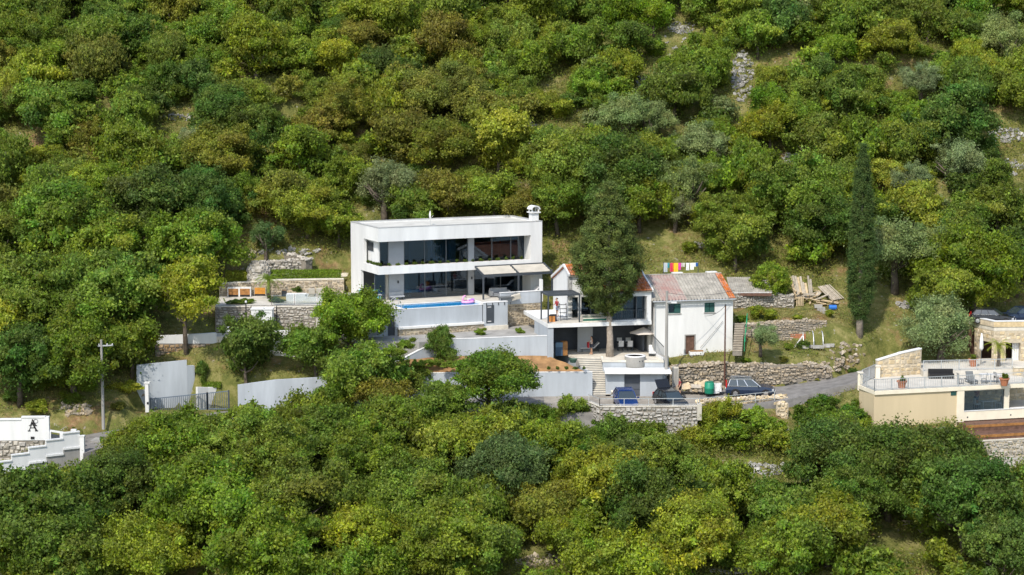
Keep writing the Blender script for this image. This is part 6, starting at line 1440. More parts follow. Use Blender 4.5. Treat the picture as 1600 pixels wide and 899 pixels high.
# pink flamingo float
fl_ = Thing('flamingo_float', 'pink inflatable bird float in the pool', 'pool float', loc=FM.w(FM.uz(*Z1(785, 622), VB-1.3)[0], VB-1.3, -.04), rot=FM.a); pk_ = solid('pink', (.78, .36, .58), .35); fl_.r.scale = (.72, .72, .72)
rg = MB(); nA, nB = 18, 8
for i in range(nA):
    a = 2*math.pi*i/nA
    for k in range(nB): b = 2*math.pi*k/nB; rr = .52+.2*math.cos(b); rg.v.append((rr*1.25*math.cos(a), rr*math.sin(a), .17+.19*math.sin(b)))
for i in range(nA):
    for k in range(nB): rg.f.append((i*nB+k, ((i+1) % nA)*nB+k, ((i+1) % nA)*nB+(k+1) % nB, i*nB+(k+1) % nB))
rg.part('ring', pk_, fl_, smooth=True)
MB().tube([(-.55, 0, .25), (-.72, 0, .55), (-.6, 0, .9), (-.4, 0, .98), (-.28, 0, .85)], [.15, .12, .11, .13, .07], 8).part('neck', pk_, fl_, smooth=True); MB().tube([(-.28, 0, .85), (-.2, 0, .7)], [.07, .02], 6).part('beak', 'black', fl_)
MB().obox((.55, 0, .4), (.3, 0, .1), (0, .25, 0), (-.03, 0, .1)).part('tail', solid('violet', (.45, .2, .6), .4), fl_)
# dining table with four white chairs, cantilever parasol
def chair(label, loc, rot, m='plastic_w', group='dining chairs'):
    t = Thing('chair', label, 'chair', loc=loc, rot=rot, group=group); B(-.23, .23, -.24, .24, .42, .47).part('seat', m, t); MB().obox((-.24, 0, .72), (.02, 0, -.005), (0, .24, 0), (.02*-1.5, 0, .27)).part('backrest', m, t)
    for x in (-.2, .2):
        for y in (-.2, .2): B(x-.02, x+.02, y-.02, y+.02, 0, .42).part('leg', 'anth', t)
p = at_z(*Z2(548, 632), ZL); tc = Vector((p.x, p.y+.75, ZL))
dt = Thing('dining_table', 'dark outdoor dining table with four white chairs around it', 'table', loc=tc, rot=R(8)); B(-.85, .85, -.45, .45, .70, .74).part('table_top', 'anth', dt)
for x in (-.75, .75):
    for y in (-.38, .38): B(x-.03, x+.03, y-.03, y+.03, 0, .7).part('leg', 'anth', dt)
for k, (x, y, a, l) in enumerate(((-.38, -.72, 90, 'front left'), (.45, -.72, 90, 'front right'), (-.38, .75, -90, 'back left'), (.45, .75, -90, 'back right'))): chair('white dining chair at the dark table, %s one' % l, tc+Vector((x, y, 0)), R(a+8))
um_ = Thing('parasol', 'beige cantilever parasol over the right of the lower terrace', 'parasol'); a = at_z(*Z2(702, 640), ZL); top = at_y(*Z2(655, 492), a.y-.4); um_.center(a)
MB().tube([a, Vector((a.x, a.y, top.z-.35)), Vector((top.x+.5, top.y, top.z-.05))], .05, 8).part('pole', 'plastic_w', um_)
cn = MB(); n = 8; rp = (at_y(*Z2(740, 524), a.y).x-at_y(*Z2(570, 524), a.y).x)/2; cx = (at_y(*Z2(740, 524), a.y).x+at_y(*Z2(570, 524), a.y).x)/2
cn.v = [(cx, top.y, top.z)]+[(cx+rp*math.cos(2*math.pi*(k+.5)/n), top.y+rp*math.sin(2*math.pi*(k+.5)/n), top.z-.52-(.03 if k % 2 else 0)) for k in range(n)]; cn.f = [(0, 1+k, 1+(k+1) % n) for k in range(n)]
cn.part('canopy', mat('beige_canvas', (.60, .54, .48), .9, .05, 2), um_); 
for k in range(n): MB().beam((cx, top.y, top.z-.04), Vector(cn.v[1+k])-Vector((0, 0, .03)), .03).part('rib', 'plastic_w', um_)
B(a.x-.3, a.x+.3, a.y-.3, a.y+.3, ZL+.001, ZL+.09).part('base', 'concrete', um_)
# kitchen corner at the left of the ground floor
fr_ = Thing('fridge', 'dark blue fridge in the open ground-floor corner', 'fridge', loc=FB.w(kt+.35, 1.9, ZL), rot=FB.a); B(-.34, .34, -.3, .3, 0, 1.25).part('body', solid('fridge', (.05, .09, .15), .3), fr_); B(-.33, .33, -.31, -.301, .8, 1.22).part('door', solid('fridged', (.12, .2, .28), .3), fr_)
wc_ = Thing('wooden_cabinet', 'orange-brown wooden cabinet beside the dark fridge', 'cabinet', loc=FB.w(k3-.1, 1.95, ZL), rot=FB.a); B(-.3, .3, -.28, .28, 0, 1.3).part('body', 'wood', wc_); B(-.28, .28, -.3, -.281, .05, 1.25).part('door', 'wood', wc_)
# upper terrace clutter: ladder shelf and toolboxes behind the red shirt
sh_ = Thing('step_shelf', 'grey metal ladder shelf beside the person in red', 'shelf', loc=FB.w(1.95, 2.0, ZU+.03), rot=FB.a)
for x in (-.3, .3): MB().beam((x, -.25, 0), (x, .2, 1.55), .05).part('upright', 'metald', sh_)
for k in range(4): B(-.33, .33, -.2+k*.1, .1+k*.1, .3+k*.36, .33+k*.36).part('shelf_board', 'metald', sh_)
for k, (x, y, c, nm) in enumerate(((.7, 1.3, (.5, .2, .05), 'orange'), (.95, 1.7, (.05, .06, .1), 'black'))):
    b_ = Thing('tool_crate', nm+' tool crate on the upper terrace under the pergola', 'crate', loc=FB.w(x, y, ZU+.03), rot=FB.a); B(-.25, .25, -.2, .2, 0, .55).part('body', solid('crate'+nm, c), b_); B(-.27, .27, -.22, .22, .55, .6).part('lid', 'black', b_)
# white sack, trough, pots
p = at_z(*Z2(105, 655), -4.1); sk = MB()
for k in range(7): sk.blob((p.x+rnd.uniform(-.3, .3), p.y+rnd.uniform(-.2, .2), -3.95+rnd.uniform(0, .45)), .3, .26, .26, k, .3, True)
sk.top('white_sack', 'plastic_w', 'crumpled white sack on the soil bed by the terrace pier', 'sack', origin=(p.x, p.y, -4.1))
p = at_z(*Z2(968, 668), -4.35); tr = Thing('planter_trough', 'white bathtub-like planter trough in front of the old house door', 'planter', loc=Vector((p.x, p.y+.2, p.z+.05)), rot=R(6))
B(-.66, .66, -.3, .3, .14, .46).part('tub', 'plastic_w', tr); B(-.6, .6, -.25, .25, .461, .54).part('soil', 'soil', tr)
for x in (-.5, .5): B(x-.08, x+.08, -.25, .25, -.3, .14).part('foot', 'concrete', tr)
p = at_z(*Z2(245, 690), -4.2); t = Thing('garden_pot', 'small dark green pot at the edge of the soil bed', 'pot', loc=Vector((p.x, p.y, -4.35))); MB().lathe([(.25, 0), (.38, .3), (.4, .34), (.34, .34), (.3, .26)], n=14).part('pot', solid('dgreen', (.06, .12, .09)), t)
for nm, F7, lab in (('a', (338, 425), 'terracotta flower pot on the villa terrace by the railing'), ('b', (683, 318), 'green bush pot beside the folded white parasol'), ('c', (834, 412), 'square terracotta planter at the terrace front rail')):
    z_ = ZT+.02 if nm != 'b' else Z8_+.01; p = at_z(*Z7(*F7), z_); t = Thing('flower_pot', lab, 'pot', loc=p); MB().lathe([(.26, 0), (.4, .55), (.46, .58), (.46, .68), (.36, .68), (.34, .6)], n=14).part('pot', 'terracotta', t); t.plant = 1; POTS = globals().setdefault('POTS', []); POTS.append((t, .68))
# villa terrace: dining set, loungers, grill, parasol
def vt(x, y, z=ZT+.02): return at_z(*Z7(x, y), z)
for k, (x, y, a, l) in enumerate(((622, 404, 10, 'left of the grey table'), (735, 402, 170, 'right of the grey table'), (800, 398, 20, 'beside the terracotta planter'))): chair('grey wicker chair on the villa terrace, '+l, vt(x, y), R(a), solid('wicker', (.30, .30, .29)), 'villa terrace chairs')
p = vt(765, 396); t = Thing('terrace_table', 'white table on the railed villa terrace', 'table', loc=p); B(-.9, .9, -.5, .5, .7, .74).part('table_top', 'plastic_w', t)
for x in (-.8, .8):
    for y in (-.4, .4): B(x-.03, x+.03, y-.03, y+.03, 0, .7).part('leg', 'plastic_w', t)
p = vt(678, 402); lounger('dark grey folding lounger on the villa terrace', p+Vector((0, .3, 0)), R(95), solid('dgrey', (.14, .15, .155), .9), 1.0)
p = vt(528, 376); t = Thing('black_sofa', 'black covered sofa on the villa terrace by the inner rail', 'sofa', loc=p); B(-1.1, 1.1, -.35, .35, 0, .45).part('seat', 'black', t); B(-1.1, 1.1, .2, .4, .45, .8).part('backrest', 'black', t)
p = at_z(*Z7(721, 312), Z8_); t = Thing('folded_parasol', 'folded white parasol in front of the stone bay', 'parasol', loc=p); MB().tube([(0, 0, 0), (0, 0, 2.9)], .035).part('pole', 'metald', t); MB().lathe([(.08, 1.35), (.2, 1.55), (.17, 2.3), (.05, 2.95)], n=10).part('canopy', 'plastic_w', t, smooth=True); B(-.3, .3, -.3, .3, 0, .08).part('base', 'concrete', t)
p = FD.w(tu, 1.25, zo0-.1); t = Thing('white_dining_table', 'white table with two chairs inside the glazed villa room', 'table', loc=p, rot=FD.a); B(-.7, .7, -.4, .4, .66, .72).part('table_top', 'plastic_w', t)
for x in (-.6, .6):
    for y in (-.3, .3): B(x-.03, x+.03, y-.03, y+.03, 0, .66).part('leg', 'plastic_w', t)
chair('white chair at the left of the indoor villa table', FD.w(tu-1.1, 1.2, zo0-.1), FD.a, 'plastic_w', 'indoor chairs'); chair('white chair at the right of the indoor villa table', FD.w(tu+1.1, 1.2, zo0-.1), FD.a+math.pi, 'plastic_w', 'indoor chairs')

# ------------------------------------------------------------------ washing line
def ZL4(x, y): return 1020+x/17.78, 400+y/17.78
yl = FC.w(3, DC+1.5, 0).y
ln = Thing('washing_line', 'washing line on two posts behind the old house', 'washing line'); a = at_y(*ZL4(300, 195), yl); b = at_y(*ZL4(1260, 190), yl); ln.center((a.x, yl, a.z-2.4))
for p in (a, b): MB().tube([(p.x, yl, p.z-3.0), (p.x, yl, p.z+.1)], .035).part('post', 'metald', ln)
MB().tube([a, (a+b)/2-Vector((0, 0, .06)), b], .012, 4).part('rope', 'plastic_w', ln)
for nm, x0, x1, y0, y1, c, lab in (('towel', 305, 405, 200, 450, (.45, .5, .53), 'pale grey towel at the left end of the washing line'), ('towel', 400, 460, 180, 330, (.04, .28, .33), 'teal cloth hanging second from the left'), ('towel', 480, 540, 205, 440, (.62, .05, .12), 'crimson red towel on the washing line'), ('towel', 535, 575, 205, 440, (.72, .12, .06), 'orange-red towel edge beside the crimson towel'), ('towel', 580, 700, 205, 455, (.85, .50, .03), 'bright yellow towel on the washing line'), ('shirt', 712, 780, 225, 390, (.65, .06, .36), 'magenta shirt right of the yellow towel'), ('shirt', 790, 840, 215, 300, (.55, .5, .48), 'small pale pink garment on the washing line'), ('shirt', 845, 890, 215, 300, (.6, .62, .55), 'small cream garment in the middle of the washing line'), ('shirt', 925, 1010, 220, 400, (.7, .72, .72), 'white shirt with dark yoke on the washing line'), ('shirt', 1040, 1140, 215, 385, (.8, .8, .74), 'larger white shirt near the right end of the line'), ('shirt', 1150, 1190, 205, 300, (.75, .78, .8), 'small white garment beside the blue cloth'), ('towel', 1190, 1250, 190, 290, (.02, .10, .33), 'royal blue cloth at the right end of the line')):
    p = at_y(*ZL4(x0, y0), yl); q = at_y(*ZL4(x1, y1), yl); n = 5; m = MB()
    top = a.lerp(b, (p.x-a.x)/(b.x-a.x)).z-.01
    for j in range(4):
        for i in range(n+1):
            x = p.x+(q.x-p.x)*i/n; z = top+(q.z-top)*j/3
            if nm == 'shirt' and j in (0, 1) : x = (p.x+q.x)/2+(x-(p.x+q.x)/2)*(1.15 if j == 0 else 1.0)
            m.v.append((x, yl-.03+.05*math.sin(i*1.9+j*.4)*(j/3), z))
    m.f = [(j*(n+1)+i, j*(n+1)+i+1, (j+1)*(n+1)+i+1, (j+1)*(n+1)+i) for j in range(3) for i in range(n)]
    o = m.top('hanging_'+nm, solid(lab[:18].replace(' ', '_'), c, .9), lab, 'laundry', 'laundry on the washing line', origin=(p.x, yl, q.z)); sd = o.modifiers.new('thick', 'SOLIDIFY'); sd.thickness = .02

# ------------------------------------------------------------------ timber pile, rubbish, hoops, oddments on the right
lum = Thing('lumber_pile', 'heap of planks and beams on the slope left of the cypress', 'lumber pile'); pc0 = ground_at(*Z6(520, 330)); lum.center(pc0)
q = random.Random(11)
def plank(a, b, w=.16, h=.05, m='timber'): MB().beam(a, b, w, h, (q.uniform(-.3, .3), q.uniform(-.3, .3), 1)).part('plank', m, lum)
def g6(x, y, lift=0): p = ground_at(*Z6(x, y)); return p+Vector((0, 0, lift)) if p else Vector((0, 0, 0))
for k in range(34):
    x = q.uniform(405, 640); y = q.uniform(300, 370); p = g6(x, y, .12+q.uniform(0, .55)); a = q.uniform(-.7, .7)+ (1.1 if q.random() < .35 else 0); L = q.uniform(.7, 2.0); d = Vector((math.cos(a), math.sin(a)*.6, q.uniform(-.25, .35)))*L/2; plank(p-d, p+d, q.uniform(.12, .3), q.uniform(.04, .1), 'timber' if q.random() < .75 else 'timbergrey')
for k in range(9):
    x = 425+k*12; p = g6(x, 330, .1); plank(p, p+Vector((-.5+.05*k, .7, 1.7+q.uniform(-.3, .5))), .2, .05, 'timbergrey' if k % 3 else 'timber')
for k in range(7):
    x = 640+k*11; p = g6(x, 345-k*2, .15); plank(p, p+Vector((-1.3, .8, 1.25)), .18, .07, 'timbergrey')
for k in range(5):
    x = 430+k*9; p = g6(x, 372, .05); plank(p, p+Vector((0, .05, .9)), .09, .09, 'timber')
t = Thing('blue_barrel', 'small blue plastic drum beside the lumber pile', 'barrel', loc=g6(640, 392, .0)); MB().tube([(-.35, 0, .25), (.35, 0, .25)], [.25, .25], 12).part('drum', solid('bluep', (.03, .16, .55), .4), t); MB().tube([(.35, 0, .25), (.38, 0, .25)], .18, 12).part('lid', solid('bluep2', (.02, .1, .4), .4), t)
bs_ = Thing('block_stack_steps', 'pale concrete block steps below the lumber pile', 'steps'); p = g6(530, 380); bs_.center(p)
for k in range(6): z = p.z+.35-.22*k; B(p.x+.22*k, p.x+.22*k+.75, p.y-.5-.3*k, p.y-.1-.3*k, z-.3, z).part('block', 'concrete', bs_)
# rubbish heap by the lane
rb = Thing('rubbish_heap', 'heap of boards and rubble beside the lane under the dry-stone wall', 'rubbish heap'); p0 = at_z(*Z5(830, 390), -6.75); rb.center(p0); q = random.Random(5)
for k in range(22):
    x = q.uniform(-2.1, 1.6); y = q.uniform(.0, 1.2); z = -6.75+q.uniform(.05, .55)*(1.1-abs(x)/2.6)+y*.25; a = q.uniform(-.5, .9); L = q.uniform(.5, 1.5); c = p0+Vector((x, y, 0)); c.z = z; d = Vector((math.cos(a), .3*math.sin(a), math.sin(a)*.4))*L/2
    MB().beam(c-d, c+d, q.uniform(.2, .5), .05, (0, -.6, 1)).part('board', 'timber' if q.random() < .7 else 'timbergrey', rb)
st_ = MB()
for k in range(40): st_.blob((p0.x+q.uniform(-2.3, 1.8), p0.y+q.uniform(-.1, 1.3), -6.7+q.uniform(0, .3)), q.uniform(.1, .3), q.uniform(.1, .25), q.uniform(.08, .2), k, .35)
st_.part('rubble', 'stones_warm', rb, kind='stuff')
p = at_z(*Z5(875, 395), -6.75); t = Thing('green_barrel', 'upright green plastic barrel in front of the rubbish heap', 'barrel', loc=Vector((p.x, p.y-.2, -6.8))); MB().lathe([(.38, 0), (.44, .1), (.44, .45), (.47, .5), (.44, .55), (.42, 1.0), (.36, 1.05)], n=16).part('drum', solid('greenp', (.015, .22, .13), .45), t, smooth=True); MB().lathe([(.37, 1.05), (.37, 1.09)], n=16).part('lid', solid('greenp2', (.01, .16, .1), .45), t)
p = at_z(*Z5(915, 392), -6.75); m = MB()
for k in range(6): m.blob((p.x+rnd.uniform(-.25, .3), p.y, -6.5+rnd.uniform(-.1, .35)), .32, .25, .28, k+9, .3)
m.top('white_sack', 'plastic_w', 'white bulging sack right of the green barrel', 'sack', origin=(p.x, p.y, -6.8))
p = at_z(*Z5(760, 330), -6.5); MB().add([(p.x-.9, p.y, -6.05), (p.x+.9, p.y+.2, -5.95), (p.x+.7, p.y+.9, -5.7), (p.x-.8, p.y+.8, -5.85), (p.x-.9, p.y, -6.1), (p.x+.9, p.y+.2, -6.0), (p.x+.7, p.y+.9, -5.75), (p.x-.8, p.y+.8, -5.9)], [(0,1,2,3),(7,6,5,4),(0,4,5,1),(1,5,6,2),(2,6,7,3),(3,7,4,0)]).top('bent_sheet', 'plastic_w', 'bent white panel lying on the rubbish heap', 'panel', origin=(p.x, p.y, -6.1))
# hoop tunnel and brick stack below the terrace wall
hp_ = Thing('hoop_tunnel', 'row of bare white hoops over the vegetable bed', 'greenhouse frame'); o = at_z(*Z6(545, 610), -3.8); hp_.center(o)
hh = [(460, 600), (520, 605), (575, 605), (630, 590)]
for x, y in hh:
    p = at_z(*Z6(x, y), -3.85); MB().tube([(p.x, p.y-.4, p.z-.2)]+[(p.x+.1-.5*math.cos(a)*0, p.y+.6-1.0*math.cos(a), p.z+1.35*math.sin(a)) for a in np.linspace(0.05, math.pi, 10)], .05, 6).part('hoop', 'metal', hp_)
a = at_z(*Z6(460, 600), -3.85)+Vector((0, .6, 1.33)); b = at_z(*Z6(630, 590), -3.85)+Vector((0, .6, 1.33)); MB().tube([a, b], .03, 6).part('ridge_bar', 'metal', hp_)
p = at_z(*Z6(438, 600), -3.85); bk = Thing('brick_stack', 'stack of red bricks on a pallet beside the hoops', 'bricks', loc=p)
for i in range(4):
    for j in range(5):
        B(-.75+i*.37, -.75+i*.37+.34, 0, .5, .35+j*.15, .35+j*.15+.135).part('brick', 'terracotta', bk)
for x in (-.7, -.05, .6): B(x, x+.12, 0, .5, 0, .34).part('pallet_leg', 'timbergrey', bk)
q = random.Random(3)
for k in range(7):
    x = 450+k*30; p = at_z(*Z6(x, 618+q.uniform(-8, 8)), -3.9); MB().blob((p.x, p.y, -3.72), .3, .2, .13, k, .25).top('bed_stone', 'stones_white', '%s pale flat stone edging the vegetable bed, from the left' % ('first', 'second', 'third', 'fourth', 'fifth', 'sixth', 'seventh')[k], 'stone', 'stones edging the vegetable bed', origin=(p.x, p.y, -3.9))
p = at_z(*Z6(445, 612), -3.85); MB().beam(p+Vector((-.5, -.2, 0)), p+Vector((.35, .2, 1.1)), .09, .09).top('leaning_beam', 'plastic_w', 'white beam leaning on the brick stack', 'beam', origin=p)
# red cloth strip and small white marker on the upper slope
p = ground_at(859, 34, 2.2); q_ = p+Vector((0, 0, 0))
fl = Thing('red_streamer', 'orange-red streamer tied to a stake at the top of the slope', 'streamer', loc=p); MB().tube([(0, 0, -.3), (0, 0, 4.8)], .04).part('stake', 'timbergrey', fl)
MB().add([(0, 0, 4.7), (-.25, -.1, 4.4), (0, -.15, 3.3), (.15, -.1, 3.3), (.1, -.1, 4.4)], [(0, 1, 2, 3, 4)]).part('cloth', solid('orangered', (.65, .08, .02), .9), fl)
p = ground_at(1508, 372, .9); t = Thing('white_marker', 'small white stone marker among the trees at the right', 'marker', loc=p); B(-.12, .12, -.12, .12, -.3, 2.2).part('post', 'plastic_w', t); B(-.15, .75, -.2, .25, 1.5, 1.75).part('ledge', 'plastic_w', t)
# ------------------------------------------------------------------ trees
TINT = {'m': (.168, .236, .030), 'd': (.110, .172, .029), 'y': (.232, .280, .030), 'Y': (.31, .34, .040), 'o': (.208, .214, .035), 'g': (.205, .255, .092), 'b': (.105, .165, .042), 's': (.172, .258, .026)}
TWORD = {'m': 'mid-green', 'd': 'dark green', 'y': 'yellow-green', 'Y': 'bright lime-green', 'o': 'brownish olive', 'g': 'grey-green', 'b': 'bluish dark green', 's': 'fresh green'}
CR = {'mid': [broad_crown(100+k*7, 2.5, (1.0, .85, 1.15, .95, 1.1, .8)[k], 100, 290, .15, .52, lobes=(6, 8, 7, 9, 6, 8)[k]) for k in range(6)],
      'big': [broad_crown(200+k*7, 3.6, (1.0, .88, 1.1, .95)[k], 180, 330, .155, .43, lobes=12) for k in range(4)],
      'olive': [broad_crown(300+k*7, 2.5, .95, 85, 330, .115, .48, 'leaf_olive', 9, aspect=.4, tone_sd=.1) for k in range(3)],
      'bush': [broad_crown(400+k*7, 1.2, .8, 30, 280, .115, .6, lobes=3, name='foliage') for k in range(5)]}
RAD = {'mid': 2.5, 'big': 3.6, 'olive': 2.5, 'bush': 1.2}
TR = {'mid': [trunk_mesh(10+k, 2.9, .13, 1.3) for k in range(4)], 'big': [trunk_mesh(30+k, 4.3, .19, 1.9, limbs=8) for k in range(3)], 'olive': [trunk_mesh(50+k, 2.4, .22, 1.3, limbs=7) for k in range(2)]}
trees = []                                  # (root, kind tint, px, py)
rt = random.Random(21)
def put_tree(p, r, tint, kind='mid', hc=None, label=None, name='broadleaf_tree', group='trees of the hillside wood', cat='tree', rec=True, vs=1.0):
    k0 = RAD[kind]; s = r/k0*(1.2 if kind in ('mid', 'big') else 1.08 if kind == 'olive' else 1); vs *= 1.08; hc = hc if hc is not None else r*.95
    e = bpy.data.objects.new(name, None); C.objects.link(e); e.location = p; e.rotation_euler = (0, 0, rt.uniform(0, 6.28))
    c = bpy.data.objects.new('crown', rt.choice(CR[kind])); C.objects.link(c); c.parent = e; c.location = (0, 0, hc); c.scale = (s, s, s*vs)
    b = TINT[tint]; j = rt.uniform(.86, 1.14); c.color = (b[0]*j*rt.uniform(.9, 1.1), b[1]*j, b[2]*j*rt.uniform(.8, 1.2), 1)
    t = bpy.data.objects.new('trunk', rt.choice(TR[kind])); C.objects.link(t); t.parent = e; t.scale = (s*1.05, s*1.05, max(hc, .5)/(2.9 if kind == 'mid' else 4.3 if kind == 'big' else 2.4)*1.05)
    tag(e, label, cat, group)
    if rec: trees.append((e, tint, *proj((p.x, p.y, p.z+hc)), r))
    return e
PLACED = []
def tree_px(px, py, wpx, tint, kind=None, label=None, hcf=.95, **k):
    """a tree whose crown is seen centred at (px, py), wpx wide"""
    r = wpx/2/17.0
    for _ in range(3):
        p = ground_at(px, py, r*hcf)
        if p is None: return None
        r = wpx/2*((p-CAMV).length)/FPX
    kind = kind or ('big' if r > 3.1 else 'mid'); PLACED.append((p.x, p.y, r)); return put_tree(p, r, tint, kind, r*hcf, label, **k)
# the ones that stand out in the photograph
EXPL = [
 (52,822,190,'d'),(265,708,140,'m'),(208,702,84,'m'),(338,718,130,'m'),(430,725,140,'m'),(180,770,120,'d'),(330,800,170,'m'),(480,800,160,'m'),(90,880,150,'m'),(235,870,140,'y'),(400,870,170,'m'),(520,690,120,'m'),
 (570,730,120,'m'),(615,690,110,'m'),(650,790,140,'m'),(700,700,110,'y'),(800,745,130,'b'),(760,690,110,'y'),(860,700,100,'m'),(560,860,130,'y'),(705,855,150,'y'),(835,800,110,'o'),(950,770,140,'y'),(1010,810,150,'d'),
 (1080,850,140,'Y'),(985,728,100,'d'),(915,705,80,'m'),(940,880,100,'y'),(1220,810,120,'m'),(1300,730,140,'d'),(1390,745,150,'d'),(1470,715,110,'d'),(1295,830,120,'y'),(1510,800,160,'d'),(1585,800,120,'m'),(1240,880,120,'m'),(1570,880,130,'d'),(1440,770,110,'m'),(640,660,100,'m'),
 (1340,780,120,'d'),(1190,870,90,'m'),(1020,730,90,'m'),(1070,740,90,'m'),(890,840,90,'y'),(760,880,110,'m'),(620,885,100,'m'),(160,880,100,'m'),(20,880,110,'m'),
 (60,470,150,'m'),(180,475,160,'m'),(115,560,140,'m'),(30,575,130,'d'),(205,545,100,'m'),(300,400,140,'m'),(230,330,140,'d'),(95,365,150,'m'),(20,380,120,'m'),(165,400,130,'m'),(330,330,110,'d'),(150,310,100,'y'),
 (1130,350,100,'m'),(1250,320,130,'m'),(1520,430,150,'s'),(1590,410,110,'d'),(1490,205,120,'d'),(1390,275,60,'Y'),(1265,285,50,'Y'),(1200,320,80,'y'),(1150,385,90,'m'),(1290,360,110,'d'),
 (885,272,130,'m'),(965,280,130,'d'),(1010,250,90,'y'),(872,322,104,'m'),(1000,322,92,'m'),(938,318,110,'d'),(1030,300,80,'y'),(480,330,100,'y'),(440,320,90,'o'),(530,350,80,'m'),(700,320,90,'o'),(770,310,90,'y'),(820,330,70,'o'),(650,330,80,'m'),
 (470,250,90,'m'),(540,180,90,'o'),(660,165,100,'o'),(720,150,90,'o'),(760,185,90,'o'),(620,210,90,'o'),(690,240,100,'o'),(500,210,80,'o'),(350,250,110,'o'),(400,200,90,'d'),(350,180,90,'d'),
 (1470,470,90,'m'),(1425,340,90,'y'),(1500,360,90,'m'),(1560,330,90,'m'),(1380,340,70,'d')]
OLIV = [(1080,295,110),(975,190,90),(1018,195,80),(1105,235,90),(1400,400,120),(1455,395,90),(600,300,110),(858,215,44),(1425,285,70),(1055,330,70),(1440,130,70),(1200,270,60),(300,230,60)]
for a in EXPL: tree_px(*a, hcf=.9)
for px, py, wpx in OLIV: tree_px(px, py, wpx, 'g', 'olive', name='olive_tree')
# trees standing in front of the buildings
tree_px(545, 508, 116, 's', 'big', 'large bright green tree in front of the pool terrace left end', hcf=1.25, group=None, rec=False)
tree_px(492, 548, 88, 'm', 'mid', 'open-crowned tree between the gate tree and the big bright tree', hcf=1.4, group=None, rec=False)
tree_px(566, 590, 112, 'm', 'mid', 'rounded tree below the large bright tree by the lane wall', hcf=1.1, group=None, rec=False)
tree_px(385, 553, 92, 'd', 'mid', 'dark leaning tree with bare trunk beside the sliding gate', hcf=1.75, group=None, rec=False, vs=1.15)
tree_px(770, 606, 128, 'm', 'big', 'broad green tree in front of the long garden retaining wall', hcf=1.0, group=None, rec=False, vs=.85)
tree_px(688, 552, 46, 'd', 'mid', 'slim young tree in front of the sloping garden wall', hcf=1.6, group=None, rec=False, vs=1.5)
tree_px(642, 594, 74, 'm', 'mid', 'bushy tree at the left end of the garden retaining wall', hcf=.9, group=None, rec=False, vs=.8)
tree_px(522, 634, 74, 'm', 'mid', 'leafy tree covering the right part of the lane wall', hcf=.9, group=None, rec=False)
tree_px(606, 642, 90, 'o', 'mid', 'brownish tree below the left end of the garden wall', hcf=.9, group=None, rec=False)
tree_px(700, 648, 88, 'm', 'mid', 'green tree at the lane below the garden wall', hcf=.9, group=None, rec=False)
tree_px(838, 656, 58, 'm', 'mid', 'tree covering the lane left of the staircase', hcf=.9, group=None, rec=False)
tree_px(290, 470, 110, 'y', 'mid', 'light tree with visible pale limbs above the white wall band', hcf=1.5, group=None, rec=False)
tree_px(415, 375, 62, 'b', 'olive', 'soft grey-green tree behind the mossy garden wall', hcf=1.3, name='olive_tree', group=None, rec=False)
p = at_z(1455, 566, ZT+.5); r = 3.7; PLACED.append((p.x, p.y, r)); put_tree(Vector((p.x+1.0, p.y+.4, p.z-.5)), 3.9, 'g', 'olive', 2.9, 'large spreading olive tree beside the honey entrance wall', 'olive_tree', None, rec=False, vs=1.0)
p = at_z(1188, 553, -3.85); put_tree(p, 1.55, 'g', 'olive', 1.35, 'small young olive in front of the warm grey terrace wall', 'olive_tree', None, rec=False)
p = ground_at(1205, 472); CR['ball'] = [profile_crown(77, [(0, .7), (.2, 1.5), (.5, 1.95), (.8, 1.5), (1, .5)], 3.5, 110, 130, .15, .5, 'leaf', mid=(0, 0, 1.7), jitter=.05, tone_sd=.1)]; RAD['ball'] = 1.9; TR['ball'] = TR['mid']; put_tree(Vector((p.x, p.y, p.z)), 1.85, 's', 'ball', .45, 'round clipped fresh green tree beside the shed', 'broadleaf_tree', None, rec=False, vs=.9)
# conifer before the terrace house and the tall cypress
q = at_z(*Z2(460, 664), ZL); cz = at_y(945, 285, q.y).z; cb = at_y(945, 492, q.y).z
con = Thing('conifer_tree', 'tall dark conifer with bare trunk growing through the lower terrace', 'tree', loc=Vector((q.x, q.y, ZL)))
hcn = cz-cb; c = bpy.data.objects.new('crown', profile_crown(5, [(0, .4), (.06, 1.3), (.2, 2.3), (.38, 2.8), (.55, 2.45), (.72, 1.8), (.87, 1.05), (1, .15)], hcn, 520, 230, .13, .52, jitter=.2, mid=(0, 0, hcn*.45), aspect=.5, up=.35, tone_sd=.2)); C.objects.link(c); c.parent = con.r; c.location = (-.2, 0, cb-ZL); c.color = (.105, .140, .033, 1)
m = MB(); m.tube([(0, 0, -.6), (.02, 0, 1.5), (-.06, 0, 3.5), (-.1, 0, cb-ZL+1), (-.2, 0, cz-ZL-1.5)], [.42, .30, .27, .25, .06], 10)
for k in range(18): a = k*2.4; z = cb-ZL+.5+k*hcn*.045; lb = 1.7*min(1, max(.15, 1.25-k*.07)); m.tube([(-.15, 0, z), (-.15+math.cos(a)*lb, math.sin(a)*lb, z+.4*lb)], [.08, .03], 5)
m.part('trunk', 'bark_l', con, smooth=True)
q = ground_at(1343, 523); ct = at_y(1343, 222, q.y).z; hcy = ct-q.z-1.7
cyp = Thing('cypress_tree', 'very tall slender dark cypress right of the lumber pile', 'tree', loc=q)
c = bpy.data.objects.new('crown', profile_crown(6, [(0, .4), (.05, .9), (.16, 1.2), (.35, 1.2), (.55, 1.08), (.75, .88), (.9, .52), (1, .1)], hcy, 640, 190, .11, .4, jitter=.05, mid=(0, 0, hcy*.4), aspect=.42, up=.5, tone_sd=.1)); C.objects.link(c); c.parent = cyp.r; c.location = (0, 0, 1.5); c.color = (.070, .115, .028, 1)
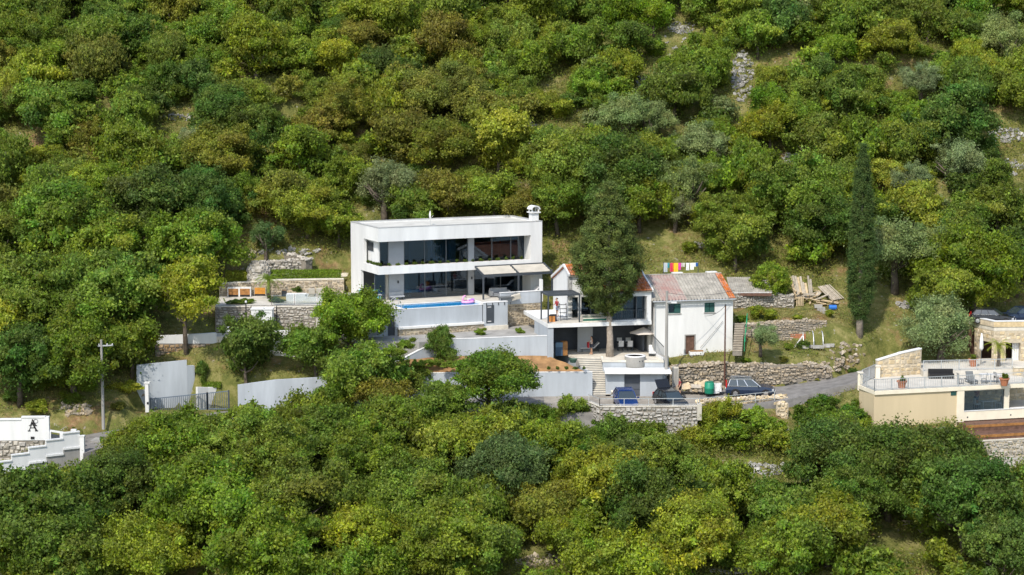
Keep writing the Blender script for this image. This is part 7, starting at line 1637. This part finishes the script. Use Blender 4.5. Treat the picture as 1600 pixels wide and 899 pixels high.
MB().tube([(0, 0, -.6), (0, 0, 2.2), (0, 0, hcy*.8)], [.38, .3, .06], 9).part('trunk', 'bark_l', cyp, smooth=True)
# ------------------------------------------------------------------ the rest of the wood
KEEP = [[(345,385),(470,370),(548,345),(700,345),(850,320),(870,395),(905,400),(1015,378),(1110,385),(1145,425),(1235,418),(1330,440),(1400,470),(1520,490),(1610,488),(1610,740),(1570,750),(1490,690),(1360,660),(1340,605),(1235,612),(1232,660),(1095,670),(925,665),(915,640),(858,640),(845,560),(600,560),(500,600),(300,650),(215,660),(140,712),(0,760),(-20,650),(80,648),(150,660),(165,600),(215,560),(270,520),(330,510)],
  [(835,380),(900,340),(905,420),(850,470)], [(1020,345),(1075,350),(1110,420),(1010,425)]]
CLEAR = [(1160,120,30,44),(1065,45,28,16),(826,208,20,24),(902,212,26,14),(285,184,38,10),(1572,210,34,18),(1590,275,30,36),(1462,158,20,10),(1005,140,16,30),(1170,735,70,34),(1005,840,44,14),(862,830,20,10),(850,878,55,12),(1155,892,55,8),(1405,850,64,26),(105,730,32,22),(1050,382,40,26),(1235,248,18,10),(1360,190,18,10),(1295,210,16,8)]
def in_poly(x, y, poly):
    r = False; x0, y0 = poly[-1]
    for x1, y1 in poly:
        if (y0 > y) != (y1 > y) and x < (x1-x0)*(y-y0)/(y1-y0)+x0: r = not r
        x0, y0 = x1, y1
    return r
def seen_ok(p, r, hc, soft=0.0):
    c = proj((p[0], p[1], p[2]+hc)); s = FPX/(p[1]-CAMY); rp = r*s*.95
    for dx, dy in ((0, 0), (0, -1), (.8, -.4), (-.8, -.4), (0, .7), (.9, .2), (-.9, .2)):
        x, y = c[0]+dx*rp, c[1]+dy*rp
        for k in KEEP:
            if in_poly(x, y, k): return None
        for cx, cy, ax, ay in CLEAR:
            if ((c[0]+dx*rp*.6-cx)/ax)**2+((c[1]+dy*rp*.6-cy)/ay)**2 < .9: return None
    return c
def region_tint(px, py):
    q = rt.random()
    if py > 600: return 'm' if q < .48 else 'd' if q < .66 else 'y' if q < .84 else 'o' if q < .88 else 's'
    if 380 < px < 840: return 'o' if q < .22 else 'y' if q < .52 else 'm' if q < .88 else 'd'
    if px <= 380: return 'm' if q < .55 else 'd' if q < .75 else 'y' if q < .9 else 'o'
    return 'm' if q < .40 else 's' if q < .55 else 'y' if q < .75 else 'd' if q < .93 else 'g'
cand = []
Yv = 62.0
while Yv > -46:
    if not (-17 < Yv < 9):
        sp = 4.3 if Yv > 0 else 4.6; half = (Yv+185)*.262+3; x = -half
        while x < half:
            xx = x+rt.uniform(-1.2, 1.2); yy = Yv+rt.uniform(-1.3, 1.3); x += sp*rt.uniform(.85, 1.25); cand.append((xx, yy))
    Yv -= 4.1
    if -17 < Yv < 9: 
        for x in list(range(-58, -30, 4)): cand.append((x+rt.uniform(-1, 1), Yv+rt.uniform(-1, 1)))
        for x in range(38, 60, 4): cand.append((x+rt.uniform(-1, 1), Yv+rt.uniform(-1, 1)))
nfill = 0
for x, y in cand:
    r = rt.uniform(1.7, 3.3) if y > 0 else rt.uniform(2.3, 3.3)
    if any((x-a)**2+(y-b)**2 < (.55*(r+c))**2 for a, b, c in PLACED): continue
    z = H(x, y); hc = r*rt.uniform(.8, 1.0); c = seen_ok((x, y, z), r, hc)
    if c is None or not (-15 < c[0] < 1615 and -25 < c[1] < 915): continue
    tint = region_tint(*c); PLACED.append((x, y, r)); nfill += 1
    put_tree(Vector((x, y, z)), r, tint, 'olive' if tint == 'g' else 'mid', hc, name='olive_tree' if tint == 'g' else 'broadleaf_tree', vs=rt.uniform(.95, 1.45))
print('trees', len(trees), 'filler', nfill)
# trees that only read as mass: one object
def wood_mass():
    src = []
    for me in CR['mid']:
        n = len(me.vertices); v = np.empty(n*3, np.float32); me.vertices.foreach_get('co', v); t = np.empty(n*3, np.float32); me.attributes['tone'].data.foreach_get('vector', t); src.append((v.reshape(-1, 3, 3), t.reshape(-1, 3, 3)))
    q = np.random.default_rng(9); V = []; T = []; K = []; n_ = 0; tries = 0
    while n_ < 440 and tries < 16000:
        tries += 1; y = rt.uniform(9, 64) if rt.random() < .82 else rt.uniform(-46, -18); x = rt.uniform(-1, 1)*((y+185)*.26+1); r = rt.uniform(1.2, 2.3)
        if any((x-a)**2+(y-b)**2 < (.33*(r+c))**2 for a, b, c in PLACED): continue
        z = H(x, y); hc = r*.85; c = seen_ok((x, y, z), r, hc)
        if c is None or not (-40 < c[0] < 1640 and -40 < c[1] < 930): continue
        PLACED.append((x, y, r)); n_ += 1; v, t = src[q.integers(len(src))]; k = q.permutation(len(v))[:2900]; v = v[k].copy(); s = r/2.5; m = v.mean(1, keepdims=True); v = m+(v-m)*1.95
        a = rt.uniform(0, 6.28); ca, sa = math.cos(a), math.sin(a); w = v*s*1.2; w = np.stack([w[..., 0]*ca-w[..., 1]*sa, w[..., 0]*sa+w[..., 1]*ca, w[..., 2]*rt.uniform(.85, 1.25)], -1)+np.array([x, y, z+hc])
        b = np.array(TINT[region_tint(*c)])*rt.uniform(.88, 1.12); V.append(w); T.append(t[k]); K.append(np.tile(b, (len(k)*3, 1)))
    V = np.concatenate(V).reshape(-1, 3); me = bpy.data.meshes.new('wood'); big_mesh(me, V, np.arange(len(V)).reshape(-1, 3)); me.materials.append(M['leaf_mass'])
    me.attributes.new('tone', 'FLOAT_VECTOR', 'POINT').data.foreach_set('vector', np.concatenate(T).astype(np.float32).ravel())
    K = np.concatenate(K); me.attributes.new('tint', 'FLOAT_COLOR', 'POINT').data.foreach_set('color', np.concatenate([K, np.ones((len(K), 1))], 1).astype(np.float32).ravel())
    o = bpy.data.objects.new('wood', me); C.objects.link(o); tag(o, 'mass of smaller trees filling the gaps of the wood', kind='stuff'); print('wood', n_, tries)
wood_mass()
# labels: which one, by tint, row and place
ORD = ['first', 'second', 'third', 'fourth', 'fifth', 'sixth', 'seventh', 'eighth', 'ninth', 'tenth', 'eleventh', 'twelfth', 'thirteenth', 'fourteenth', 'fifteenth', 'sixteenth', 'seventeenth', 'eighteenth', 'nineteenth', 'twentieth']
rows = [(90, 'at the top edge'), (170, 'high on the slope'), (250, 'halfway up the slope'), (430, 'behind the houses'), (640, 'beside the houses'), (740, 'below the lane'), (9999, 'at the bottom edge')]
cols_ = [(320, 'far left'), (640, 'left of centre'), (960, 'centre'), (1280, 'right of centre'), (9999, 'far right')]
zone = {}
for e, tint, px, py, r in trees:
    rw_ = next(n for a, n in rows if py < a); cl = next(n for a, n in cols_ if px < a); zone.setdefault((tint, rw_, cl), []).append((px, e))
for (tint, rw_, cl), l in zone.items():
    l.sort(key=lambda t: t[0])
    for k, (px, e) in enumerate(l): tag(e, ('%s %s from the left %s, %s' % (ORD[min(k, 19)], TWORD[tint]+' tree', rw_, cl)) if len(l) > 1 else 'only %s tree %s, %s' % (TWORD[tint], rw_, cl))

# ------------------------------------------------------------------ shrubs between the trees
shr = []
def put_shrub(p, r, tint, label=None, sz=1.0, group='shrubs of the slope', name='shrub', rec=True, color=None):
    o = bpy.data.objects.new(name, rt.choice(CR['bush'])); C.objects.link(o); s = r/1.2; o.location = (p[0], p[1], p[2]+r*.35*sz); o.scale = (s, s, s*sz); o.rotation_euler = (0, 0, rt.uniform(0, 6.28))
    b = color or TINT[tint]; j = rt.uniform(.85, 1.15); o.color = (b[0]*j, b[1]*j, b[2]*j, 1); tag(o, label, 'shrub', group)
    if rec: shr.append((o, tint, *proj(o.location)))
    return o
nt_ = 0
while nt_ < 5000 and len(shr) < 290:
    nt_ += 1; y = rt.uniform(-44, 60) if rt.random() < .8 else rt.uniform(8, 25); x = rt.uniform(-1, 1)*((y+185)*.26)
    if -16 < y < 8 and abs(x) < 40: continue
    r = rt.uniform(.9, 1.8); z = H(x, y)
    if any((x-a)**2+(y-b)**2 < (.5*c+.5*r)**2 for a, b, c in PLACED): continue
    c = seen_ok((x, y, z), r, r*.4)
    if c is None: continue
    PLACED.append((x, y, r)); put_shrub((x, y, z), r, rt.choice('mmysdo'))
zone = {}
for o, tint, px, py in shr:
    rw_ = next(n for a, n in rows if py < a); cl = next(n for a, n in cols_ if px < a); zone.setdefault((tint, rw_, cl), []).append((px, o))
for (tint, rw_, cl), l in zone.items():
    l.sort(key=lambda t: t[0])
    for k, (px, o) in enumerate(l): tag(o, ('%s %s from the left %s, %s' % (ORD[min(k, 19)], TWORD[tint]+' shrub', rw_, cl)) if len(l) > 1 else 'only %s shrub %s, %s' % (TWORD[tint], rw_, cl))
print('shrubs', len(shr))
# shrubs one can point to
def gs_(px, py, wpx, tint, label, sz=1.0, z=None, name='shrub', color=None):
    p = at_z(px, py, z) if z is not None else ground_at(px, py); r = wpx/2*(p-CAMV).length/FPX; return put_shrub(p, r, tint, label, sz, None, name, False, color)
tree_px(1124, 652, 58, 'y', 'mid', 'light yellow-green bush in front of the parked estate car', hcf=.8, name='shrub', cat='shrub', group=None, rec=False)
gs_(1100, 702, 80, 'y', 'yellowish bush below the split-block wall right end', 1.0); gs_(1190, 680, 80, 's', 'dense bush under the rough stone wall of the lane', 1.0); gs_(1150, 702, 100, 's', 'low green thicket below the estate car bush', .8)
gs_(1010, 706, 90, 'm', 'green bush below the middle of the split-block wall', 1.0); gs_(945, 696, 80, 'd', 'dark bush at the left foot of the split-block wall', 1.2); gs_(895, 655, 60, 'm', 'bush at the lane edge left of the blue car', 1.2)
for k, (x, y, w_) in enumerate(((1255, 662, 56), (1292, 652, 70), (1330, 655, 56), (1280, 680, 90), (1322, 682, 90))): gs_(x, y, w_, 's', 'fresh green creeper mound on the bank under the lane, %s part' % ('left', 'top', 'right', 'lower left', 'lower right')[k], .9, None, 'creeper_mound', (.11, .19, .022))
for k, (x, y, w_, l) in enumerate(((1205, 500, 34, 'leafy green bush on the bed above the warm grey wall'), (1180, 497, 40, 'low bush at the left of the vegetable bed'), (1075, 395, 36, 'bush on the dry slope above the washing line'), (1255, 545, 26, 'small plant under the hoops'), (1295, 495, 22, 'small bush right of the block steps'))): gs_(x, y, w_, 'y' if k != 3 else 'd', l, .9)
for k, (x, y, w_, l) in enumerate(((812, 521, 20, 'dark tuft at the foot of the stone wall under the awning'), (755, 524, 26, 'grass tuft on the path below the pool'), (700, 532, 24, 'low weeds on the path left part'), (640, 546, 40, 'weeds beside the sloping garden wall'), (615, 556, 36, 'weeds left of the sloping garden wall'))): gs_(x, y, w_, 's', l, .8, -2.45)
for k in range(16): 
    px = 622+k*12.5; gs_(px, 575-rnd.uniform(0, 9), 24, 'm', '%s weed clump on the soil bed behind the retaining wall, from the left' % ORD[k], .9, -4.35)
for k, x in enumerate((838, 858, 872, 885, 899, 912)): gs_(x, 577.5, 8, 'd', '%s small plant on the soil bed edge left of the stairs, from the left' % ORD[k], 1.2, -4.6)
put_shrub((at_z(*Z3(615, 440), .6).x, at_z(*Z3(615, 440), .6).y, .62), .78, 'd', 'low dark shrub in the white bench planter', .7, None, rec=False)
gs_(*Z3(420, 500), 26, 'b', 'bluish ground shrub in front of the palm', .6, 0); gs_(*Z3(470, 505), 22, 'b', 'small ground shrub right of the palm foot', .6, 0)
gs_(*Z3(255, 515), 30, 's', 'bright shrub row at the left of the lawn', .5, 0); gs_(*Z3(165, 518), 30, 'd', 'dark shrub at the far left of the garden terrace', .5, 0)
put_shrub((at_y(*Z3(470, 640), -2.2).x, -2.2, -2.5), .6, 'm', 'slim shrub between the white hut and the stone wall', 1.8, None, rec=False); put_shrub((at_y(*Z3(200, 640), -2.0).x, -2.0, -2.3), .75, 'd', 'violet flowering bush near the lamp post', 1.3, None, rec=False, color=(.12, .11, .22))
for k, (x, y) in enumerate(((775, 262), (850, 258), (905, 268))): gs_(*Z3(x, y), 26, 'o', 'pink flowering oleander behind the hedge, %s' % ('left', 'middle', 'right')[k], 1.2, ZH, 'oleander', (.30, .10, .085))
for k, (x, y, c) in enumerate(((345, 572, None), (500, 566, None), (395, 562, None))): gs_(*Z7(x, y), 22 if k < 2 else 10, 'Y' if k < 2 else 'm', ('small palm-like bush at the yellow wall, left', 'small palm-like bush at the yellow wall, right', 'tiny plant at the yellow wall foot')[k], 1.2, None, 'shrub')
gs_(318, 600, 30, 'd', 'dark hanging shrub between the tall wall and the gate tree', 2.2); gs_(1100, 606, 22, 'y', 'tuft at the foot of the dry-stone wall behind the heap', .9); gs_(1165, 568, 26, 's', 'green tuft on top of the dry-stone wall', .6); gs_(1225, 566, 26, 'o', 'dry tuft on the dry-stone wall right part', .6); gs_(1235, 545, 24, 's', 'weeds at the foot of the warm grey wall', .6); gs_(1270, 598, 30, 'o', 'dry weeds at the right end of the dry-stone wall', .6); gs_(1160, 503, 24, 's', 'green growth hanging over the warm grey wall, left', .8); gs_(1245, 501, 26, 'y', 'growth on top of the warm grey wall, right', .6)
gs_(60, 645, 46, 'y', 'sunlit yellowish shrub on the bank behind the signed wall', .8); gs_(105, 632, 44, 'm', 'green shrub on the bank left of the utility pole', .8); gs_(196, 612, 50, 'Y', 'bright grassy clump on the bank left of the tall grey wall', .6); gs_(25, 628, 40, 'd', 'dark shrub at the left picture edge on the bank', .9); gs_(185, 640, 30, 'o', 'dry brownish shrub right of the utility pole', .7); gs_(140, 610, 44, 's', 'leafy bush above the stones left of the utility pole', .8)
gs_(1330, 585, 24, 'd', 'small dry bush beside the lane bend', .8)
for t, z in POTS: put_shrub((t.r.location.x, t.r.location.y, t.r.location.z+z-.05), .42, 'm', 'leafy plant growing in the '+t.r['label'].split(' on ')[0].split(' beside ')[0].split(' at ')[0], 1.0, None, 'pot_plant', False)
# planter shrubs along the villa balcony
for k in range(23):
    if k < 5: w_ = FM.w(.42, .55+(vs-.5)*(4.4-k)/4.6, ZB2-.02)
    else: w_ = FM.w(.4+(PU-.8)*(k-5)/17.4, .42, ZB2-.02)
    put_shrub(w_, .21+.06*rnd.random(), 'd', '%s small shrub in the balcony planter, counted from the left' % (ORD+['twenty-first', 'twenty-second', 'twenty-third'])[k], 1.2, 'shrubs in the balcony planter', 'planter_shrub', False)
# clipped hedges
def hedge(label, x0, x1, y, z, d, h, tint):
    q = np.random.default_rng(4); n = int((x1-x0)*1500); P = np.stack([q.uniform(x0, x1, n), q.uniform(y, y+d, n), q.uniform(z, z+h, n)], 1); f = q.integers(0, 3, n)
    P[f == 0, 1] = y+q.normal(size=(f == 0).sum())*.04; P[f == 1, 2] = z+h+q.normal(size=(f == 1).sum())*.05
    N = np.zeros((n, 3)); N[f == 0, 1] = -1; N[f == 1, 2] = 1; N += q.normal(size=(n, 3))*.5; o3 = np.array([x0, y, z])
    me = leaf_cards('hedge', P-o3, N, .1*(.6+.8*q.random(n)), q, np.ones(n)+q.normal(size=n)*.12); o = bpy.data.objects.new('hedge', me); C.objects.link(o); o.location = (x0, y, z); o.color = (*TINT[tint], 1); tag(o, label, 'hedge')
a = wp3([(400, 443, 346)], 0)[0]; b = wp3([(912, 443, 346)], 0)[0]; hedge('long clipped hedge on top of the stone garden wall', a[0], b[0], b[1]+.35, ZH-.05, .9, .95, 's')
a = wp3([(95, 455, 360)], 0)[0]; b = wp3([(262, 455, 360)], 0)[0]; hedge('short lighter hedge left of the stone oven', a[0], b[0], b[1]+.45, ZH-.05, .9, 1.0, 'Y')
a = lw[0]; hedge('low hedge on the curved white wall by the gate', a[0]+.2, lw[2][0], lw[1][1]+.35, a[3]-.25, .6, .45, 's')
# palms
def palm(label, loc, h, L=1.5, n=15, tint='m'):
    t = Thing('palm_tree', label, 'tree', loc=loc); MB().tube([(0, 0, -.3), (.05, 0, h*.5), (0, 0, h)], [.2, .15, .16], 9).part('trunk', 'bark', t, smooth=True); q = random.Random(2)
    for k in range(n):
        a = k*2.4; el = q.uniform(-.3, 1.1); m = MB(); pts = []
        for i in range(6): s = i/5; pts.append(Vector((math.cos(a)*math.cos(el)*L*s, math.sin(a)*math.cos(el)*L*s, h+math.sin(el)*L*s-.55*L*s*s)))
        side = Vector((-math.sin(a), math.cos(a), 0))
        for i in range(5):
            for sg in (-1, 1):
                for j in range(3):
                    p0 = pts[i].lerp(pts[i+1], j/3); tip = p0+side*sg*(.42-.05*i)+(pts[i+1]-pts[i])*.7-Vector((0, 0, .12)); m.add([p0, p0+(pts[i+1]-pts[i])*.22, tip], [(0, 1, 2)])
        o = m.part('frond', 'leaf', t); at_ = o.data.attributes.new('tone', 'FLOAT_VECTOR', 'POINT'); at_.data.foreach_set('vector', np.tile([1.0, .5, 1.0], len(m.v)).astype(np.float32)); o.color = (*TINT[tint], 1)
palm('small fan palm in front of the orange wooden cabinet', at_z(*Z3(404, 478), 0), 1.9, 1.5, 18, 's')
palm('palm tree in front of the stone building bays', at_z(*Z7(805, 318), Z8_), 2.0, 1.5, 14, 'y')
# dead tree with climbing vine and bare bush, bottom left and right
p = ground_at(148, 850, .0); dt_ = Thing('dead_tree', 'bare pale dead tree with a vine-covered stem at the bottom left', 'tree', loc=Vector((p.x, p.y-3, H(p.x, p.y-3))))
m = MB(); m.tube([(0, 0, -.3), (0, 0, 3.2), (.15, 0, 5.6)], [.12, .09, .03], 6)
for a, z, l in ((.5, 2.5, 2.4), (2.8, 2.2, 1.8), (1.2, 3.2, 1.8), (-.4, 3.6, 2.0)): m.tube([(0, 0, z), (math.cos(a)*l*.4, math.sin(a)*.3, z+l*.5), (math.cos(a)*l*.6, math.sin(a)*.4, z+l)], [.06, .045, .02], 5)
m.part('trunk', 'bark_l', dt_)
q = np.random.default_rng(3); n = 500; P = np.stack([-.35+q.normal(size=n)*.1, q.normal(size=n)*.1, q.uniform(3.0, 7.2, n)], 1); o = bpy.data.objects.new('vine', leaf_cards('vine', P, q.normal(size=(n, 3)), .16*(.6+.8*q.random(n)), q)); C.objects.link(o); o.parent = dt_.r; o.color = (*TINT['Y'], 1)
MB().tube([(-.35, 0, -.3), (-.35, 0, 7.2)], [.08, .03], 6).part('vine_stem', 'bark_l', dt_)
p = ground_at(1440, 838); bb = MB(); q = random.Random(8)
for k in range(46):
    a = q.uniform(0, 6.28); e = Vector((math.cos(a)*q.uniform(.8, 1.9), math.sin(a)*1.2, q.uniform(.5, 1.5))); mid2 = e*.5+Vector((0, 0, .5)); bb.tube([(0, 0, 0), mid2, e], [.035, .028, .012], 4)
bb.top('bare_bush', 'bark_l', 'leafless grey bush among the dark trees at the lower right', 'bush').location = p+Vector((0, 0, .2))
# ------------------------------------------------------------------ ground cover, grass and loose stones
def cover(name, label, n, leaf, hmax, fn, tint, seed, asp=.5, m='leaf'):
    q = np.random.default_rng(seed); pts = fn(q, n); z = hz(pts[:, 0], pts[:, 1]); ok = np.ones(len(pts), bool); P = np.stack([pts[:, 0], pts[:, 1], z+q.random(len(pts))**1.5*hmax], 1)
    N = q.normal(size=P.shape)*.7+np.array([0, -.3, .5]); me = leaf_cards(name, P, N, leaf*(.5+q.random(len(P))), q, np.clip(1+q.normal(size=len(P))*.22, .5, 1.7), asp, m, .5+q.normal(size=len(P))*.02)
    o = bpy.data.objects.new(name, me); C.objects.link(o); o.color = (*tint, 1); tag(o, label, kind='stuff'); return o
def allowed(x, y):
    bad = np.zeros(x.shape, bool)
    for (q_, zc), bb_ in zip(CARVE, _BB): bad |= inside(x, y, q_)
    return ~bad
def wild(q, n):
    y = np.concatenate([q.uniform(8, 62, n), q.uniform(-46, -15, n)]); x = q.uniform(-1, 1, 2*n)*((y+185)*.262+2); d = vnoise(x, y, 2.5, 5); k = (d > .42) & allowed(x, y); return np.stack([x[k], y[k]], 1)
cover('undergrowth', 'low green undergrowth between the trees', 330000, .17, 1.1, wild, (.175, .2, .036), 5)
def near(q, n):
    y = q.uniform(-14, 14, n); x = q.uniform(-50, 52, n); d = vnoise(x, y, 2.0, 8); k = (d > .40) & allowed(x, y); return np.stack([x[k], y[k]], 1)
cover('grass', 'dry and green grass tufts on the open slope by the houses', 110000, .15, .3, near, (.27, .225, .075), 6, .3)
def hillg(q, n):
    y = q.uniform(10, 62, n); x = q.uniform(-1, 1, n)*((y+185)*.262+2); d = vnoise(x, y, 2.2, 15); k = (d > .35) & allowed(x, y); return np.stack([x[k], y[k]], 1)
cover('dry_grass', 'dry grass tufts in the clearings of the upper slope', 170000, .17, .32, hillg, (.26, .225, .07), 26, .28)
def nearb(q, n):
    y = q.uniform(-18, 13, n); x = q.uniform(-52, 54, n); d = vnoise(x, y, 3.0, 18); k = (d > np.where(x > 10, .68, .58)) & allowed(x, y); return np.stack([x[k], y[k]], 1)
cover('weeds', 'leafy weeds on the banks around the houses', 80000, .15, .5, nearb, (.165, .205, .034), 16)
q = random.Random(77); ms = MB(); n = 0
SCREE = [(1160,120,17,40,90),(1065,45,20,10,50),(826,208,14,18,60),(902,216,22,8,46),(285,184,32,6,26),(1572,212,26,12,50),(1580,262,18,14,26),(1462,160,14,7,14),(1000,140,10,26,26),(1235,247,14,8,22),(1005,842,34,8,60),(862,828,16,8,30),(850,878,46,8,50),(1155,893,46,5,40),(1300,205,14,6,14),(1050,70,90,12,14),(1370,45,20,12,12),(450,394,46,6,30),(380,398,20,8,40),(1100,385,26,6,10),(1420,478,18,5,26),(1300,575,26,10,26),(1180,735,50,10,40),(1325,555,30,20,30),(880,425,20,18,24),(230,610,14,12,30),(120,640,26,12,26),(1270,690,24,8,14),(1460,680,30,10,30)]
for cx, cy, ax, ay, nn in SCREE:
    mm = MB()
    for k in range(int(nn*1.8)):
        a = q.uniform(0, 6.28); s = math.sqrt(q.random()); p = ground_at(cx+math.cos(a)*s*ax, cy+math.sin(a)*s*ay)
        if p is None: continue
        sz = q.uniform(.08, .2)*(1.7 if q.random() < .15 else 1); mm.blob((p.x, p.y, p.z+sz*.3), sz, sz*.75, sz*.5, q.random(), .45, True)
    c = ground_at(cx, cy)
    if cy > 395 and cx < 1000 or 1290 < cx < 1340 and cy > 500: m_ = 'stones_warm'
    else: m_ = 'stones_white'
    mm.top('scree', m_, kind='stuff', label='patch of loose pale stones on the slope', origin=c)
